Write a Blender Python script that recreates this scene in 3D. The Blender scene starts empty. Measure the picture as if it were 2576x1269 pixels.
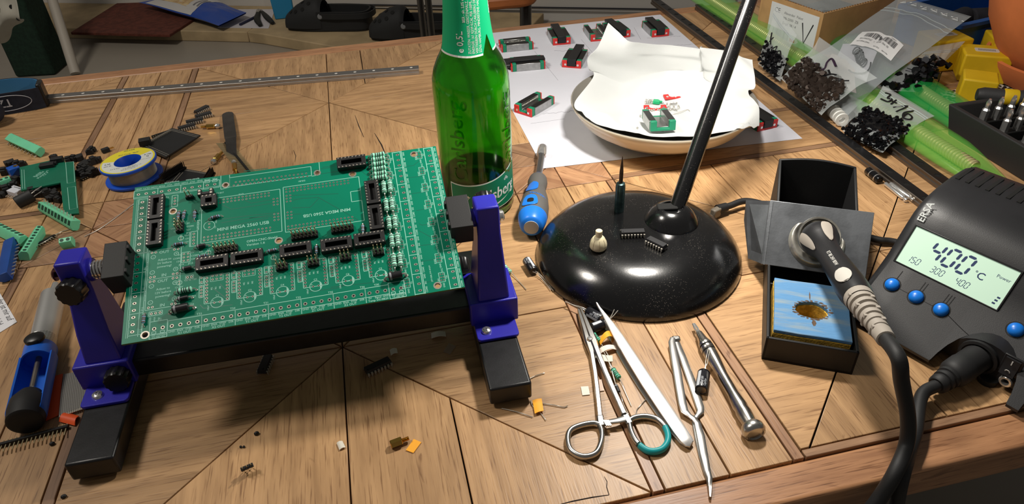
import bpy, math, random
from mathutils import Vector, Matrix, Euler
from mathutils.geometry import tessellate_polygon
random.seed(7)
S = 0.001                       # all lengths below are millimetres
SC = bpy.context.scene
COL = SC.collection
rad = math.radians
PI = math.pi

# ---------------------------------------------------------------- camera
FPX, CX, CY = 1788.0, 1288.0, 634.5
PITCH, ROLL, CH = rad(36.3), rad(-2.35), 366.7
_f = Vector((0, math.cos(PITCH), -math.sin(PITCH)))
_u = Vector((0, math.sin(PITCH), math.cos(PITCH)))
_r = Vector((1, 0, 0))
CRX = _r * math.cos(ROLL) + _u * math.sin(ROLL)
CUP = _u * math.cos(ROLL) - _r * math.sin(ROLL)
CFW = _f
CAMLOC = Vector((0, 0, CH))
cd = bpy.data.cameras.new('camera')
cd.sensor_width = 36.0
cd.lens = 36.0 * FPX / 2576.0
cd.clip_start = 0.01
cd.clip_end = 50
cam = bpy.data.objects.new('camera', cd)
COL.objects.link(cam)
cm = Matrix((CRX, CUP, -CFW)).transposed().to_4x4()
cm.translation = CAMLOC * S
cam.matrix_world = cm
SC.camera = cam

# ---------------------------------------------------------------- light and exposure
SC.view_settings.view_transform = 'Standard'
SC.view_settings.look = 'None'
SC.view_settings.gamma = 1.0
SC.view_settings.use_curve_mapping = False
SC.view_settings.exposure = 0.0
LAMP_POS = (142, 538, 372)
LAMP_W = 2.65
ROOM_W = 24.0
WORLD_S = 0.10
w = bpy.data.worlds.new('room_air')
SC.world = w
w.use_nodes = True
w.node_tree.nodes['Background'].inputs[0].default_value = (1.0, 0.95, 0.88, 1)
w.node_tree.nodes['Background'].inputs[1].default_value = WORLD_S
def area_light(name, loc, power, size, color, target=None, shape='DISK', spread=180):
    l = bpy.data.lights.new(name, 'AREA')
    l.energy = power
    l.shape = shape
    l.size = size * S
    l.color = color
    l.spread = rad(spread)
    o = bpy.data.objects.new(name, l)
    o.location = Vector(loc) * S
    if target is not None:
        o.rotation_euler = (Vector(target) - Vector(loc)).to_track_quat('-Z', 'Y').to_euler()
    COL.objects.link(o)
    return o
area_light('desk_lamp_light', LAMP_POS, LAMP_W, 52, (1.0, 0.95, 0.87), (150, 590, 0))
area_light('room_ceiling_light', (-1250, 560, 1900), ROOM_W, 450, (1.0, 0.93, 0.83), (-250, 1500, -300))

# ---------------------------------------------------------------- helpers
def U(px, py, z=0.0):
    """photograph pixel -> point at height z (mm) above the table top"""
    d = CFW + CRX * ((px - CX) / FPX) + CUP * ((CY - py) / FPX)
    return CAMLOC + d * ((z - CH) / d.z)
def UV(px, py, off=8.0):
    """photograph pixel -> point hanging just in front of the near table edge"""
    d = CFW + CRX * ((px - CX) / FPX) + CUP * ((CY - py) / FPX)
    t = (TAB0 - DVX * off - CAMLOC).dot(DVX) / d.dot(DVX)
    return CAMLOC + d * t
def V(*a):
    return Vector(a)
def lin(c):
    c = c / 255.0
    return c / 12.92 if c <= 0.04045 else ((c + 0.055) / 1.055) ** 2.4
def rgb(r, g, b):
    return (lin(r), lin(g), lin(b), 1.0)

MATS = {}
def mat(name, c, rough=0.5, metal=0.0, spec=0.5, trans=0.0, alpha=1.0, ior=1.45, coat=0.0,
        vary=0.0, vscale=60.0, bump=0.0, bscale=400.0, emit=None, c2=None, lo=0.4, hi=0.6, stretch=(1, 1, 1)):
    """procedural material: noise-varied colour (c to c2 or +-vary) and noise bump"""
    if name in MATS:
        return MATS[name]
    m = bpy.data.materials.new(name)
    m.use_nodes = True
    nt = m.node_tree
    b = nt.nodes['Principled BSDF']
    col = rgb(*c)
    b.inputs['Base Color'].default_value = col
    b.inputs['Roughness'].default_value = rough
    b.inputs['Metallic'].default_value = metal
    b.inputs['Specular IOR Level'].default_value = spec
    b.inputs['Transmission Weight'].default_value = trans
    b.inputs['Alpha'].default_value = alpha
    b.inputs['IOR'].default_value = ior
    b.inputs['Coat Weight'].default_value = coat
    if vary or c2 or bump:
        tc = nt.nodes.new('ShaderNodeTexCoord')
        mp = nt.nodes.new('ShaderNodeMapping')
        mp.inputs['Scale'].default_value = stretch
        nt.links.new(tc.outputs['Object'], mp.inputs['Vector'])
    if vary or c2:
        n = nt.nodes.new('ShaderNodeTexNoise')
        n.inputs['Scale'].default_value = vscale
        n.inputs['Detail'].default_value = 4
        nt.links.new(mp.outputs['Vector'], n.inputs['Vector'])
        r = nt.nodes.new('ShaderNodeValToRGB')
        r.color_ramp.elements[0].position = lo
        r.color_ramp.elements[1].position = hi
        if c2:
            r.color_ramp.elements[0].color = col
            r.color_ramp.elements[1].color = rgb(*c2)
        else:
            r.color_ramp.elements[0].color = tuple(x * (1 - vary) for x in col[:3]) + (1,)
            r.color_ramp.elements[1].color = tuple(min(1, x * (1 + vary)) for x in col[:3]) + (1,)
        nt.links.new(n.outputs['Fac'], r.inputs['Fac'])
        nt.links.new(r.outputs['Color'], b.inputs['Base Color'])
    if bump:
        n2 = nt.nodes.new('ShaderNodeTexNoise')
        n2.inputs['Scale'].default_value = bscale
        n2.inputs['Detail'].default_value = 3
        nt.links.new(mp.outputs['Vector'], n2.inputs['Vector'])
        bp = nt.nodes.new('ShaderNodeBump')
        bp.inputs['Strength'].default_value = bump
        bp.inputs['Distance'].default_value = 0.001
        nt.links.new(n2.outputs['Fac'], bp.inputs['Height'])
        nt.links.new(bp.outputs['Normal'], b.inputs['Normal'])
    if emit:
        b.inputs['Emission Color'].default_value = rgb(*emit[0])
        b.inputs['Emission Strength'].default_value = emit[1]
    MATS[name] = m
    return m

def align(p, d, up=(0, 0, 1)):
    """matrix at p whose local Z points along d"""
    z = Vector(d).normalized()
    u = Vector(up)
    if abs(z.dot(u.normalized())) > 0.999:
        u = Vector((0, 1, 0))
    x = u.cross(z).normalized()
    y = z.cross(x)
    m = Matrix((x, y, z)).transposed().to_4x4()
    m.translation = Vector(p)
    return m
def frame(o, x, up=(0, 0, 1)):
    """matrix at o with local X along x and Z as close to up as can be"""
    x = Vector(x).normalized()
    y = Vector(up).cross(x).normalized()
    z = x.cross(y)
    m = Matrix((x, y, z)).transposed().to_4x4()
    m.translation = Vector(o)
    return m
def Tm(x, y, z):
    return Matrix.Translation((x, y, z))
def Rz(a):
    return Matrix.Rotation(rad(a), 4, 'Z')
def Rx(a):
    return Matrix.Rotation(rad(a), 4, 'X')
def Ry(a):
    return Matrix.Rotation(rad(a), 4, 'Y')

_TX = {}
def text_geo(s, shear=0.0, ch=1.0):
    k = (s, shear, ch)
    if k not in _TX:
        c = bpy.data.curves.new('lettering', 'FONT')
        c.body = s
        c.resolution_u = 2
        c.shear = shear
        c.offset = 0.012 if ch > 1 else 0.0
        o = bpy.data.objects.new('lettering', c)
        me = bpy.data.meshes.new_from_object(o)
        vs = [v.co.copy() for v in me.vertices]
        fs = [tuple(p.vertices) for p in me.polygons]
        bpy.data.objects.remove(o)
        bpy.data.curves.remove(c)
        bpy.data.meshes.remove(me)
        x1 = max([v.x for v in vs] or [0])
        _TX[k] = (vs, fs, x1)
    return _TX[k]

class MB:
    """collects simple solids (mm) and links them as one mesh object"""
    def __init__(self, T=None):
        self.v, self.f, self.T = [], [], T or Matrix.Identity(4)
    def add(self, vs, fs, M=None):
        b = len(self.v)
        T = self.T @ M if M is not None else self.T
        self.v += [T @ Vector(p) for p in vs]
        self.f += [tuple(i + b for i in f) for f in fs]
        return self
    def box(self, c, s, M=None, top=None):
        x, y, z = s[0] / 2, s[1] / 2, s[2] / 2
        tx, ty = (x, y) if top is None else (top[0] / 2, top[1] / 2)
        vs = [(-x, -y, -z), (x, -y, -z), (x, y, -z), (-x, y, -z), (-tx, -ty, z), (tx, -ty, z), (tx, ty, z), (-tx, ty, z)]
        vs = [(a + c[0], b + c[1], d + c[2]) for a, b, d in vs]
        return self.add(vs, [(3, 2, 1, 0), (4, 5, 6, 7), (0, 1, 5, 4), (1, 2, 6, 5), (2, 3, 7, 6), (3, 0, 4, 7)], M)
    def cyl(self, p0, p1, r0, r1=None, n=16, M=None):
        p0, p1 = Vector(p0), Vector(p1)
        r1 = r0 if r1 is None else r1
        A = align(p0, p1 - p0)
        L = (p1 - p0).length
        return self.lathe([(0, 0), (r0, 0), (r1, L), (0, L)], n, (M @ A) if M is not None else A)
    def lathe(self, prof, n=24, M=None, a0=0.0, a1=2 * PI):
        full = abs(a1 - a0 - 2 * PI) < 1e-6
        k = n if full else n + 1
        vs, idx = [], []
        for r, z in prof:
            if abs(r) < 1e-9:
                idx.append([len(vs)] * k)
                vs.append((0, 0, z))
            else:
                row = []
                for i in range(k):
                    a = a0 + (a1 - a0) * i / n
                    row.append(len(vs))
                    vs.append((r * math.cos(a), r * math.sin(a), z))
                idx.append(row)
        fs = []
        for a, b in zip(idx, idx[1:]):
            for i in range(n):
                j = (i + 1) % k
                q = (a[i], a[j], b[j], b[i])
                q = tuple(dict.fromkeys(q))
                if len(q) > 2:
                    fs.append(q)
        return self.add(vs, fs, M)
    def tube(self, pts, r, n=8, M=None, flat=None, closed=False):
        pts = [Vector(p) for p in pts]
        rs = r if isinstance(r, (list, tuple)) else [r] * len(pts)
        vs, fs = [], []
        nrm = None
        m = len(pts)
        for i, p in enumerate(pts):
            if closed:
                d = (pts[(i + 1) % m] - pts[i - 1]).normalized()
            else:
                d = (pts[min(i + 1, m - 1)] - pts[max(i - 1, 0)]).normalized()
            if nrm is None:
                nrm = Vector((0, 0, 1)) if abs(d.z) < 0.9 else Vector((1, 0, 0))
            nrm = (nrm - d * nrm.dot(d)).normalized()
            bn = d.cross(nrm)
            for k in range(n):
                a = 2 * PI * k / n
                fx = flat if flat else 1.0
                vs.append(p + nrm * (math.cos(a) * rs[i] * fx) + bn * (math.sin(a) * rs[i]))
        for i in range(m - (0 if closed else 1)):
            i2 = (i + 1) % m
            for k in range(n):
                k2 = (k + 1) % n
                fs.append((i * n + k, i * n + k2, i2 * n + k2, i2 * n + k))
        if not closed:
            fs.append(tuple(range(n))[::-1])
            fs.append(tuple((m - 1) * n + k for k in range(n)))
        return self.add(vs, fs, M)
    def prism(self, poly, z0, z1, M=None, holes=()):
        """polygon (ccw) with holes, extruded; z0/z1 numbers"""
        loops = [list(poly)] + [list(h) for h in holes]
        flat = [p for l in loops for p in l]
        n = len(flat)
        vs = [(p[0], p[1], z0) for p in flat] + [(p[0], p[1], z1) for p in flat]
        fs = []
        if holes:
            tri = tessellate_polygon([[Vector((p[0], p[1], 0)) for p in l] for l in loops])
            for t in tri:
                a, b, c = (Vector((flat[i][0], flat[i][1], 0)) for i in t)
                t = t if (b - a).cross(c - a).z > 0 else (t[0], t[2], t[1])
                fs.append(tuple(i + n for i in t))
                fs.append(tuple(reversed(t)))
        else:
            fs.append(tuple(range(n, 2 * n)))
            fs.append(tuple(range(n))[::-1])
        b = 0
        for l in loops:
            k = len(l)
            for i in range(k):
                j = (i + 1) % k
                fs.append((b + i, b + j, b + j + n, b + i + n))
            b += k
        return self.add(vs, fs, M)
    def sphere(self, c, r, nu=12, nv=8, M=None):
        c = Vector(c)
        pr = [(r * math.sin(PI * i / nv), -r * math.cos(PI * i / nv)) for i in range(nv + 1)]
        pr[0], pr[-1] = (0, -r), (0, r)
        A = Matrix.Translation(c)
        return self.lathe(pr, nu, (M @ A) if M is not None else A)
    def grid(self, fn, nu, nv, thick=0.0, M=None):
        """surface fn(u,v), u,v in 0..1; with thick it becomes a closed sheet"""
        P = [[Vector(fn(i / nu, j / nv)) for j in range(nv + 1)] for i in range(nu + 1)]
        vs = [p for r in P for p in r]
        w = nv + 1
        fs = [(i * w + j, (i + 1) * w + j, (i + 1) * w + j + 1, i * w + j + 1) for i in range(nu) for j in range(nv)]
        if thick:
            N = len(vs)
            low = []
            for i in range(nu + 1):
                for j in range(nv + 1):
                    du = P[min(i + 1, nu)][j] - P[max(i - 1, 0)][j]
                    dv = P[i][min(j + 1, nv)] - P[i][max(j - 1, 0)]
                    nn = du.cross(dv)
                    nn = nn.normalized() if nn.length > 1e-9 else Vector((0, 0, 1))
                    low.append(P[i][j] - nn * thick)
            vs = vs + low
            fs += [tuple(x + N for x in reversed(f)) for f in fs]
            e = [i * w for i in range(nu + 1)]
            ring = [(i * w) for i in range(nu + 1)] + [nu * w + j for j in range(1, nv + 1)] + [i * w + nv for i in range(nu - 1, -1, -1)] + [j for j in range(nv - 1, 0, -1)]
            for a, b in zip(ring, ring[1:] + ring[:1]):
                fs.append((b, a, a + N, b + N))
        return self.add(vs, fs, M)
    def text(self, s, size, x=0, y=0, z=0, rot=0, al='L', M=None, shear=0.0, bold=False, wrap=None, sx=1.0):
        vs, fs, x1 = text_geo(s, shear, 2.0 if bold else 1.0)
        ox = {'L': 0, 'C': -x1 / 2, 'R': -x1}[al]
        A = Matrix.Translation((x, y, z)) @ Rz(rot)
        vs = [A @ Vector(((v.x + ox) * size * sx, v.y * size, 0)) for v in vs]
        if wrap:
            vs = [wrap(p) for p in vs]
        return self.add(vs, fs, M)
    def build(self, name, m, parent=None, bevel=0.0, segs=2, smooth=38, kind=None, M=None):
        me = bpy.data.meshes.new(name)
        me.from_pydata([p * S for p in self.v], [], self.f)
        me.validate()
        if smooth:
            me.shade_smooth()
            me.set_sharp_from_angle(angle=rad(smooth))
        for q in (m if isinstance(m, (list, tuple)) else [m]):
            me.materials.append(q)
        o = bpy.data.objects.new(name, me)
        COL.objects.link(o)
        if parent is not None:
            o.parent = parent
        if M is not None:
            setm(o, M)
        if bevel:
            bm = o.modifiers.new('soft_edges', 'BEVEL')
            bm.width = bevel * S
            bm.segments = segs
            bm.limit_method = 'ANGLE'
            bm.angle_limit = rad(40)
        if kind:
            o['kind'] = kind
        return o

def setm(o, M):
    M = M.copy()
    M.translation = M.translation * S
    o.matrix_basis = M
def tag(o, label, cat, group=None, kind=None):
    o['label'] = label
    o['category'] = cat
    if group:
        o['group'] = group
    if kind:
        o['kind'] = kind
    return o
def thing(name, label, cat, M=None, group=None):
    o = bpy.data.objects.new(name, None)
    o.empty_display_size = 0.01
    COL.objects.link(o)
    if M is not None:
        setm(o, M)
    return tag(o, label, cat, group)
def dup(root, M, label=None, group=None):
    """a copy of a thing with copies of its parts and sub-parts"""
    r = root.copy()
    COL.objects.link(r)
    setm(r, M)
    if label:
        r['label'] = label
    if group:
        r['group'] = group
    for ch in list(root.children):
        c = ch.copy()
        COL.objects.link(c)
        c.parent = r
        for g in ch.children:
            d = g.copy()
            COL.objects.link(d)
            d.parent = c
    return r
def inst(src, parent, M):
    """another alike piece sharing mesh data"""
    c = src.copy()
    COL.objects.link(c)
    c.parent = parent
    setm(c, M)
    for g in src.children:
        d = g.copy()
        COL.objects.link(d)
        d.parent = c
    return c
def circle(x, y, r, n=16, a0=0.0):
    return [(x + r * math.cos(a0 + 2 * PI * i / n), y + r * math.sin(a0 + 2 * PI * i / n)) for i in range(n)]
def rrect(x0, y0, x1, y1, r, n=5):
    out = []
    for cx, cy, a in ((x1 - r, y0 + r, -90), (x1 - r, y1 - r, 0), (x0 + r, y1 - r, 90), (x0 + r, y0 + r, 180)):
        for i in range(n + 1):
            t = rad(a + 90 * i / n)
            out.append((cx + r * math.cos(t), cy + r * math.sin(t)))
    return out
def spline(pts, n=8):
    """Catmull-Rom through points"""
    P = [Vector(p) for p in pts]
    P = [P[0] * 2 - P[1]] + P + [P[-1] * 2 - P[-2]]
    out = []
    for i in range(1, len(P) - 2):
        a, b, c, d = P[i - 1:i + 3]
        for k in range(n):
            t = k / n
            out.append(0.5 * ((2 * b) + (c - a) * t + (2 * a - 5 * b + 4 * c - d) * t * t + (3 * b - a - 3 * c + d) * t ** 3))
    out.append(P[-2])
    return out

# ---------------------------------------------------------------- common materials
def wood(name, dark, light, rough=0.42, fine=1.0, rings=0.0):
    m = bpy.data.materials.new(name)
    m.use_nodes = True
    nt = m.node_tree
    N, L = nt.nodes, nt.links
    b = N['Principled BSDF']
    b.inputs['Roughness'].default_value = rough
    tc = N.new('ShaderNodeTexCoord')
    oi = N.new('ShaderNodeObjectInfo')
    mul = N.new('ShaderNodeMath'); mul.operation = 'MULTIPLY'; mul.inputs[1].default_value = 37.0
    L.new(oi.outputs['Random'], mul.inputs[0])
    add = N.new('ShaderNodeVectorMath'); add.operation = 'ADD'
    L.new(tc.outputs['Object'], add.inputs[0]); L.new(mul.outputs[0], add.inputs[1])
    def noise(sc, scale, det, dist=0.0):
        mp = N.new('ShaderNodeMapping'); mp.inputs['Scale'].default_value = sc
        L.new(add.outputs[0], mp.inputs['Vector'])
        n = N.new('ShaderNodeTexNoise'); n.inputs['Scale'].default_value = scale
        n.inputs['Detail'].default_value = det; n.inputs['Distortion'].default_value = dist
        L.new(mp.outputs[0], n.inputs['Vector'])
        return n
    g = noise((0.10, 1, 1), 120, 6, 0.5)
    r = N.new('ShaderNodeValToRGB')
    r.color_ramp.elements[0].position, r.color_ramp.elements[1].position = 0.33, 0.66
    r.color_ramp.elements[0].color, r.color_ramp.elements[1].color = rgb(*dark), rgb(*light)
    L.new(g.outputs['Fac'], r.inputs['Fac'])
    # broad tone per plank and cloudy patches
    cl = noise((0.5, 1, 1), 9, 3)
    hs = N.new('ShaderNodeHueSaturation')
    mr = N.new('ShaderNodeMapRange'); mr.inputs[3].default_value = 0.84; mr.inputs[4].default_value = 1.08
    L.new(oi.outputs['Random'], mr.inputs[0])
    mr2 = N.new('ShaderNodeMapRange'); mr2.inputs[1].default_value = 0.3; mr2.inputs[2].default_value = 0.7
    mr2.inputs[3].default_value = 0.86; mr2.inputs[4].default_value = 1.1
    L.new(cl.outputs['Fac'], mr2.inputs[0])
    mm = N.new('ShaderNodeMath'); mm.operation = 'MULTIPLY'
    L.new(mr.outputs[0], mm.inputs[0]); L.new(mr2.outputs[0], mm.inputs[1])
    L.new(mm.outputs[0], hs.inputs['Value']); L.new(r.outputs['Color'], hs.inputs['Color'])
    # dark pores
    po = noise((0.05, 1, 1), 900, 2)
    pr = N.new('ShaderNodeValToRGB')
    pr.color_ramp.elements[0].position, pr.color_ramp.elements[1].position = 0.30, 0.44
    pr.color_ramp.elements[0].color = (0.34, 0.25, 0.18, 1); pr.color_ramp.elements[1].color = (1, 1, 1, 1)
    L.new(po.outputs['Fac'], pr.inputs['Fac'])
    # small worn nicks
    kn = noise((0.35, 1, 1), 75, 3, 1.5)
    kr = N.new('ShaderNodeValToRGB')
    kr.color_ramp.elements[0].position, kr.color_ramp.elements[1].position = 0.24, 0.31
    kr.color_ramp.elements[0].color = (0.30, 0.20, 0.13, 1); kr.color_ramp.elements[1].color = (1, 1, 1, 1)
    L.new(kn.outputs['Fac'], kr.inputs['Fac'])
    def mulc(a, c, f=1.0):
        x = N.new('ShaderNodeMix'); x.data_type = 'RGBA'; x.blend_type = 'MULTIPLY'; x.inputs[0].default_value = f
        L.new(a, x.inputs[6]); L.new(c, x.inputs[7])
        return x.outputs[2]
    c = mulc(hs.outputs['Color'], pr.outputs['Color'], fine)
    c = mulc(c, kr.outputs['Color'], 0.6)
    L.new(c, b.inputs['Base Color'])
    bp = N.new('ShaderNodeBump'); bp.inputs['Strength'].default_value = 0.25; bp.inputs['Distance'].default_value = 0.0004
    L.new(po.outputs['Fac'], bp.inputs['Height']); L.new(bp.outputs['Normal'], b.inputs['Normal'])
    MATS[name] = m
    return m
OAK = wood('oak_planks', (166, 128, 88), (200, 158, 112), fine=.65)
DARKOAK = wood('dark_oak_strips', (126, 94, 70), (160, 124, 94), fine=.5)
REDOAK = wood('red_brown_wood', (150, 108, 78), (184, 140, 104), fine=.5)
RIM = wood('edge_board_wood', (148, 104, 72), (178, 130, 92), fine=.75)
DARKWOOD = wood('table_frame_wood', (58, 38, 26), (84, 56, 38))
BLACKP = mat('black_plastic', (20, 20, 21), 0.42, vary=0.15, vscale=200)
BLACKM = mat('matt_black_plastic', (27, 27, 28), 0.6, bump=0.08, bscale=2500)
STEEL = mat('brushed_steel', (200, 198, 194), 0.28, 1.0, vary=0.06, vscale=90)
CHROME = mat('bright_steel', (225, 224, 222), 0.18, 0.85, vary=0.04, vscale=80)
TIN = mat('tinned_wire', (205, 200, 190), 0.32, 0.6, vary=0.05)
BRASS = mat('brass', (212, 168, 84), 0.25, 1.0, vary=0.08)
WHITE = mat('white_paper', (208, 209, 218), 0.75, vary=0.015, vscale=20)
TERMG = mat('green_terminal_plastic', (116, 210, 166), 0.42, vary=0.05)
TERMB = mat('blue_terminal_plastic', (24, 72, 150), 0.42, vary=0.06)
# ---------------------------------------------------------------- table (local X along its long edge, Y away from the viewer)
_S2 = U(861, 873); _S1 = U(827, 258)
_d = (_S1 - _S2).normalized()
TABROT = math.degrees(math.atan2(-_d.x, _d.y))
TABM = Tm(_S2.x, _S2.y, 0) @ Rz(TABROT)
DVX = Vector((_d.x, _d.y, 0)); TAB0 = _S2 - DVX * 200.5
table = thing('table', 'wooden table with patterned oak plank top full of tools', 'table', TABM)
def clip(poly, a, b, c):
    """keep the side a*x+b*y<=c"""
    out = []
    for i in range(len(poly)):
        p, q = poly[i], poly[(i + 1) % len(poly)]
        dp, dq = a * p[0] + b * p[1] - c, a * q[0] + b * q[1] - c
        if dp <= 0:
            out.append(p)
        if dp * dq < 0:
            t = dp / (dp - dq)
            out.append((p[0] + (q[0] - p[0]) * t, p[1] + (q[1] - p[1]) * t))
    return out
def inset(poly, g):
    n = len(poly)
    A = sum(poly[i][0] * poly[(i + 1) % n][1] - poly[(i + 1) % n][0] * poly[i][1] for i in range(n))
    if A < 0:
        poly = poly[::-1]
    out = list(poly)
    for i in range(n):
        p, q = poly[i], poly[(i + 1) % n]
        ex, ey = q[0] - p[0], q[1] - p[1]
        l = math.hypot(ex, ey)
        if l < 1e-6:
            continue
        nx, ny = ey / l, -ex / l
        out = clip(out, nx, ny, nx * p[0] + ny * p[1] - g)
    return out
def plank(poly, ang, m=OAK, name='plank', gap=0.5, th=8.0):
    poly = inset(poly, gap)
    if len(poly) < 3:
        return
    cx = sum(p[0] for p in poly) / len(poly)
    cy = sum(p[1] for p in poly) / len(poly)
    ca, sa = math.cos(rad(-ang)), math.sin(rad(-ang))
    loc = [((p[0] - cx) * ca - (p[1] - cy) * sa, (p[0] - cx) * sa + (p[1] - cy) * ca) for p in poly]
    dz = -random.uniform(0.0, 0.18)
    MB().prism(loc, -th, dz).build(name, m, table, bevel=0.35, segs=1, M=Tm(cx, cy, 0) @ Rz(ang))
P, HS = 450.2, 175.0
for i in (-1, 0, 1, 2):
    for j in (0, 1):
        ox, oy = P * i, P * j
        for q in range(4):
            a = 90 * q
            for s in (1, -1):
                tri = [(0, 0), (HS, 0), (HS, s * HS)]
                parts = [tri]
                if (i, j, q, s) == (0, 1, 1, -1):
                    parts = [clip(tri, 0, -1, 48), clip(tri, 0, 1, -48)]
                elif (i, j, q, s) in ((1, 0, 3, -1), (0, 0, 3, 1), (-1, 1, 1, 1), (1, 1, 0, 1), (-1, 0, 0, 1), (1, 0, 1, 1)):
                    parts = [clip(tri, 0, -s, -70), clip(tri, 0, s, 70)]
                for t in parts:
                    if len(t) < 3:
                        continue
                    r = [(ox + x * math.cos(rad(a)) - y * math.sin(rad(a)), oy + x * math.sin(rad(a)) + y * math.cos(rad(a))) for x, y in t]
                    if (i, j) == (1, 0):
                        r = clip(r, 0, -1, 168.5)
                    if len(r) >= 3:
                        plank(r, a)
        # vertical band to the right of this tile, horizontal band above it
        def rect(x0, y0, x1, y1):
            return [(x0, y0), (x1, y0), (x1, y1), (x0, y1)]
        for x0 in ([ox + HS] if i < 2 else [ox + HS]) + ([ox - HS - 100] if i == -1 else []):
            sm = REDOAK if (i, j) == (0, 0) else DARKOAK
            plank(rect(x0, oy - HS, x0 + 8, oy + HS), 90, sm)
            plank(rect(x0 + 92, oy - HS, x0 + 100, oy + HS), 90, sm)
            cut = oy + random.uniform(-60, 60)
            plank(rect(x0 + 8, oy - HS, x0 + 50, oy + HS), 90)
            plank(rect(x0 + 50, oy - HS, x0 + 92, oy + HS), 90)
            if j == 0:
                cx, cy = x0 + 50, oy + HS + 50
                for q in range(4):
                    for s in (1, -1):
                        tri = [(0, 0), (50, 0), (50, s * 50)]
                        a = 90 * q
                        r = [(cx + x * math.cos(rad(a)) - y * math.sin(rad(a)), cy + x * math.sin(rad(a)) + y * math.cos(rad(a))) for x, y in tri]
                        plank(r, a + 45, (REDOAK, OAK, DARKOAK, REDOAK)[(q + i + (s > 0)) % 4])
        if j == 0:
            y0 = oy + HS
            plank(rect(ox - HS, y0, ox + HS, y0 + 8), 0, DARKOAK)
            plank(rect(ox - HS, y0 + 92, ox + HS, y0 + 100), 0, DARKOAK)
            plank(rect(ox - HS, y0 + 8, ox + HS, y0 + 50), 0)
            plank(rect(ox - HS, y0 + 50, ox + HS, y0 + 92), 0)
        if (i, j) == (1, 0):
            plank(rect(ox - HS, -175, ox + HS, -168.5), 0, DARKOAK)
def edge_board(poly, ang):
    cx = sum(p[0] for p in poly) / 4; cy = sum(p[1] for p in poly) / 4
    ca, sa = math.cos(rad(-ang)), math.sin(rad(-ang))
    loc = [((p[0] - cx) * ca - (p[1] - cy) * sa, (p[0] - cx) * sa + (p[1] - cy) * ca) for p in poly]
    MB().prism(loc, -26, 0.0).build('edge_board', RIM, table, bevel=2.5, segs=3, M=Tm(cx, cy, 0) @ Rz(ang))
XL, XR, YB, YT = -725.2, 1175.4, -175.5, 626.0
XC = (XL + XR) / 2
edge_board([(XL - 24, YB - 25), (XR + 24, YB - 25), (XR, YB - .4), (XL, YB - .4)], 0)
edge_board([(XL, YT + .4), (XR, YT + .4), (XR + 24, YT + 26), (XL - 24, YT + 26)], 0)
edge_board([(XL - 24, YB - 25), (XL - .4, YB), (XL - .4, YT), (XL - 24, YT + 26)], 90)
edge_board([(XR + .4, YB), (XR + 24, YB - 25), (XR + 24, YT + 26), (XR + .4, YT)], 90)
MB().box((XC, (YB + YT) / 2, -16), (XR - XL - 2, YT - YB - 2, 12)).build('core_board', DARKWOOD, table)
ap = MB()
ap.box((XC, YB + 30, -66), (XR - XL - 100, 20, 80)).box((XC, YT - 30, -66), (XR - XL - 100, 20, 80))
ap.box((XL + 40, (YB + YT) / 2, -66), (20, YT - YB - 80, 80)).box((XR - 40, (YB + YT) / 2, -66), (20, YT - YB - 80, 80))
ap.build('apron', DARKWOOD, table, bevel=1)
for x in (XL + 45, XR - 45):
    for y in (YB + 45, YT - 45):
        MB().box((0, 0, -249), (64, 64, 458)).build('leg', DARKWOOD, table, bevel=3, M=Tm(x, y, 0))

CRK = mat('wood_crack', (30, 20, 14), .9)
_ti = TABM.inverted()
for k, (pts, ws) in enumerate(((((1520, 1200), (1527, 1212), (1526, 1226), (1532, 1246)), (.2, .4, .5, .4)), (((1532, 1246), (1490, 1252), (1440, 1262), (1400, 1272)), (.4, .8, .8, .2)),
        (((596, 405), (592, 425), (585, 440)), (.3, .8, .3)), (((893, 290), (903, 318), (915, 345)), (.3, 1.0, .4)), (((942, 335), (960, 365), (968, 385)), (.4, 1.4, .8)), (((738, 378), (744, 392), (742, 408)), (.3, .6, .2)))):
    P_ = [_ti @ U(*p) for p in pts]
    L_, R_ = [], []
    for i, p in enumerate(P_):
        d = (P_[min(i + 1, len(P_) - 1)] - P_[max(i - 1, 0)]).normalized()
        L_.append((p.x - d.y * ws[i] / 2, p.y + d.x * ws[i] / 2)); R_.append((p.x + d.y * ws[i] / 2, p.y - d.x * ws[i] / 2))
    MB().prism(R_ + L_[::-1], -.3, .03).build('crack', CRK, table)
# ---------------------------------------------------------------- circuit board (local: X right, Y up the board, Z off its face)
def Rzxy(y, t, r):
    return Rz(y) @ Rx(t) @ Ry(r)
PW, PH = 212.2, 123.2
PCBM = Tm(-240.1, 321.3, 72.8) @ Rzxy(10.94, 21.1, -0.64)
PINV = PCBM.inverted()
def B(px, py, h=0.0):
    """photograph pixel -> board coordinates at height h over the board"""
    d = CFW + CRX * ((px - CX) / FPX) + CUP * ((CY - py) / FPX)
    o, d = PINV @ CAMLOC, PINV.to_3x3() @ d
    t = (h - o.z) / d.z
    p = o + d * t
    return p.x, p.y
def z3(x, y): return (x * .23638 + 320, y * .23638 + 360)
def z4(x, y): return (x * .23645 + 700, y * .23645 + 360)
def z5(x, y): return (x * .22062 + 320, y * .22062 + 600)
def z6(x, y): return (x * .23645 + 700, y * .23645 + 560)
PCBG = mat('green_solder_mask', (0, 124, 95), 0.4, spec=0.22, vary=0.05, vscale=15)
TRACE = mat('dark_green_trace', (3, 104, 82), 0.38)
SILK = mat('white_silkscreen', (158, 214, 196), 0.6)
HOLE = mat('hole_black', (10, 10, 9), 0.8)
PAD = mat('tinned_pad', (164, 158, 148), 0.45, 0.7, vary=0.1, vscale=900)
FR4 = mat('board_edge', (70, 96, 60), 0.7)
pcb = thing('circuit_board', 'large green printed circuit board with sockets and resistors held in the blue clamp stand', 'circuit board', PCBM)
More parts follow.
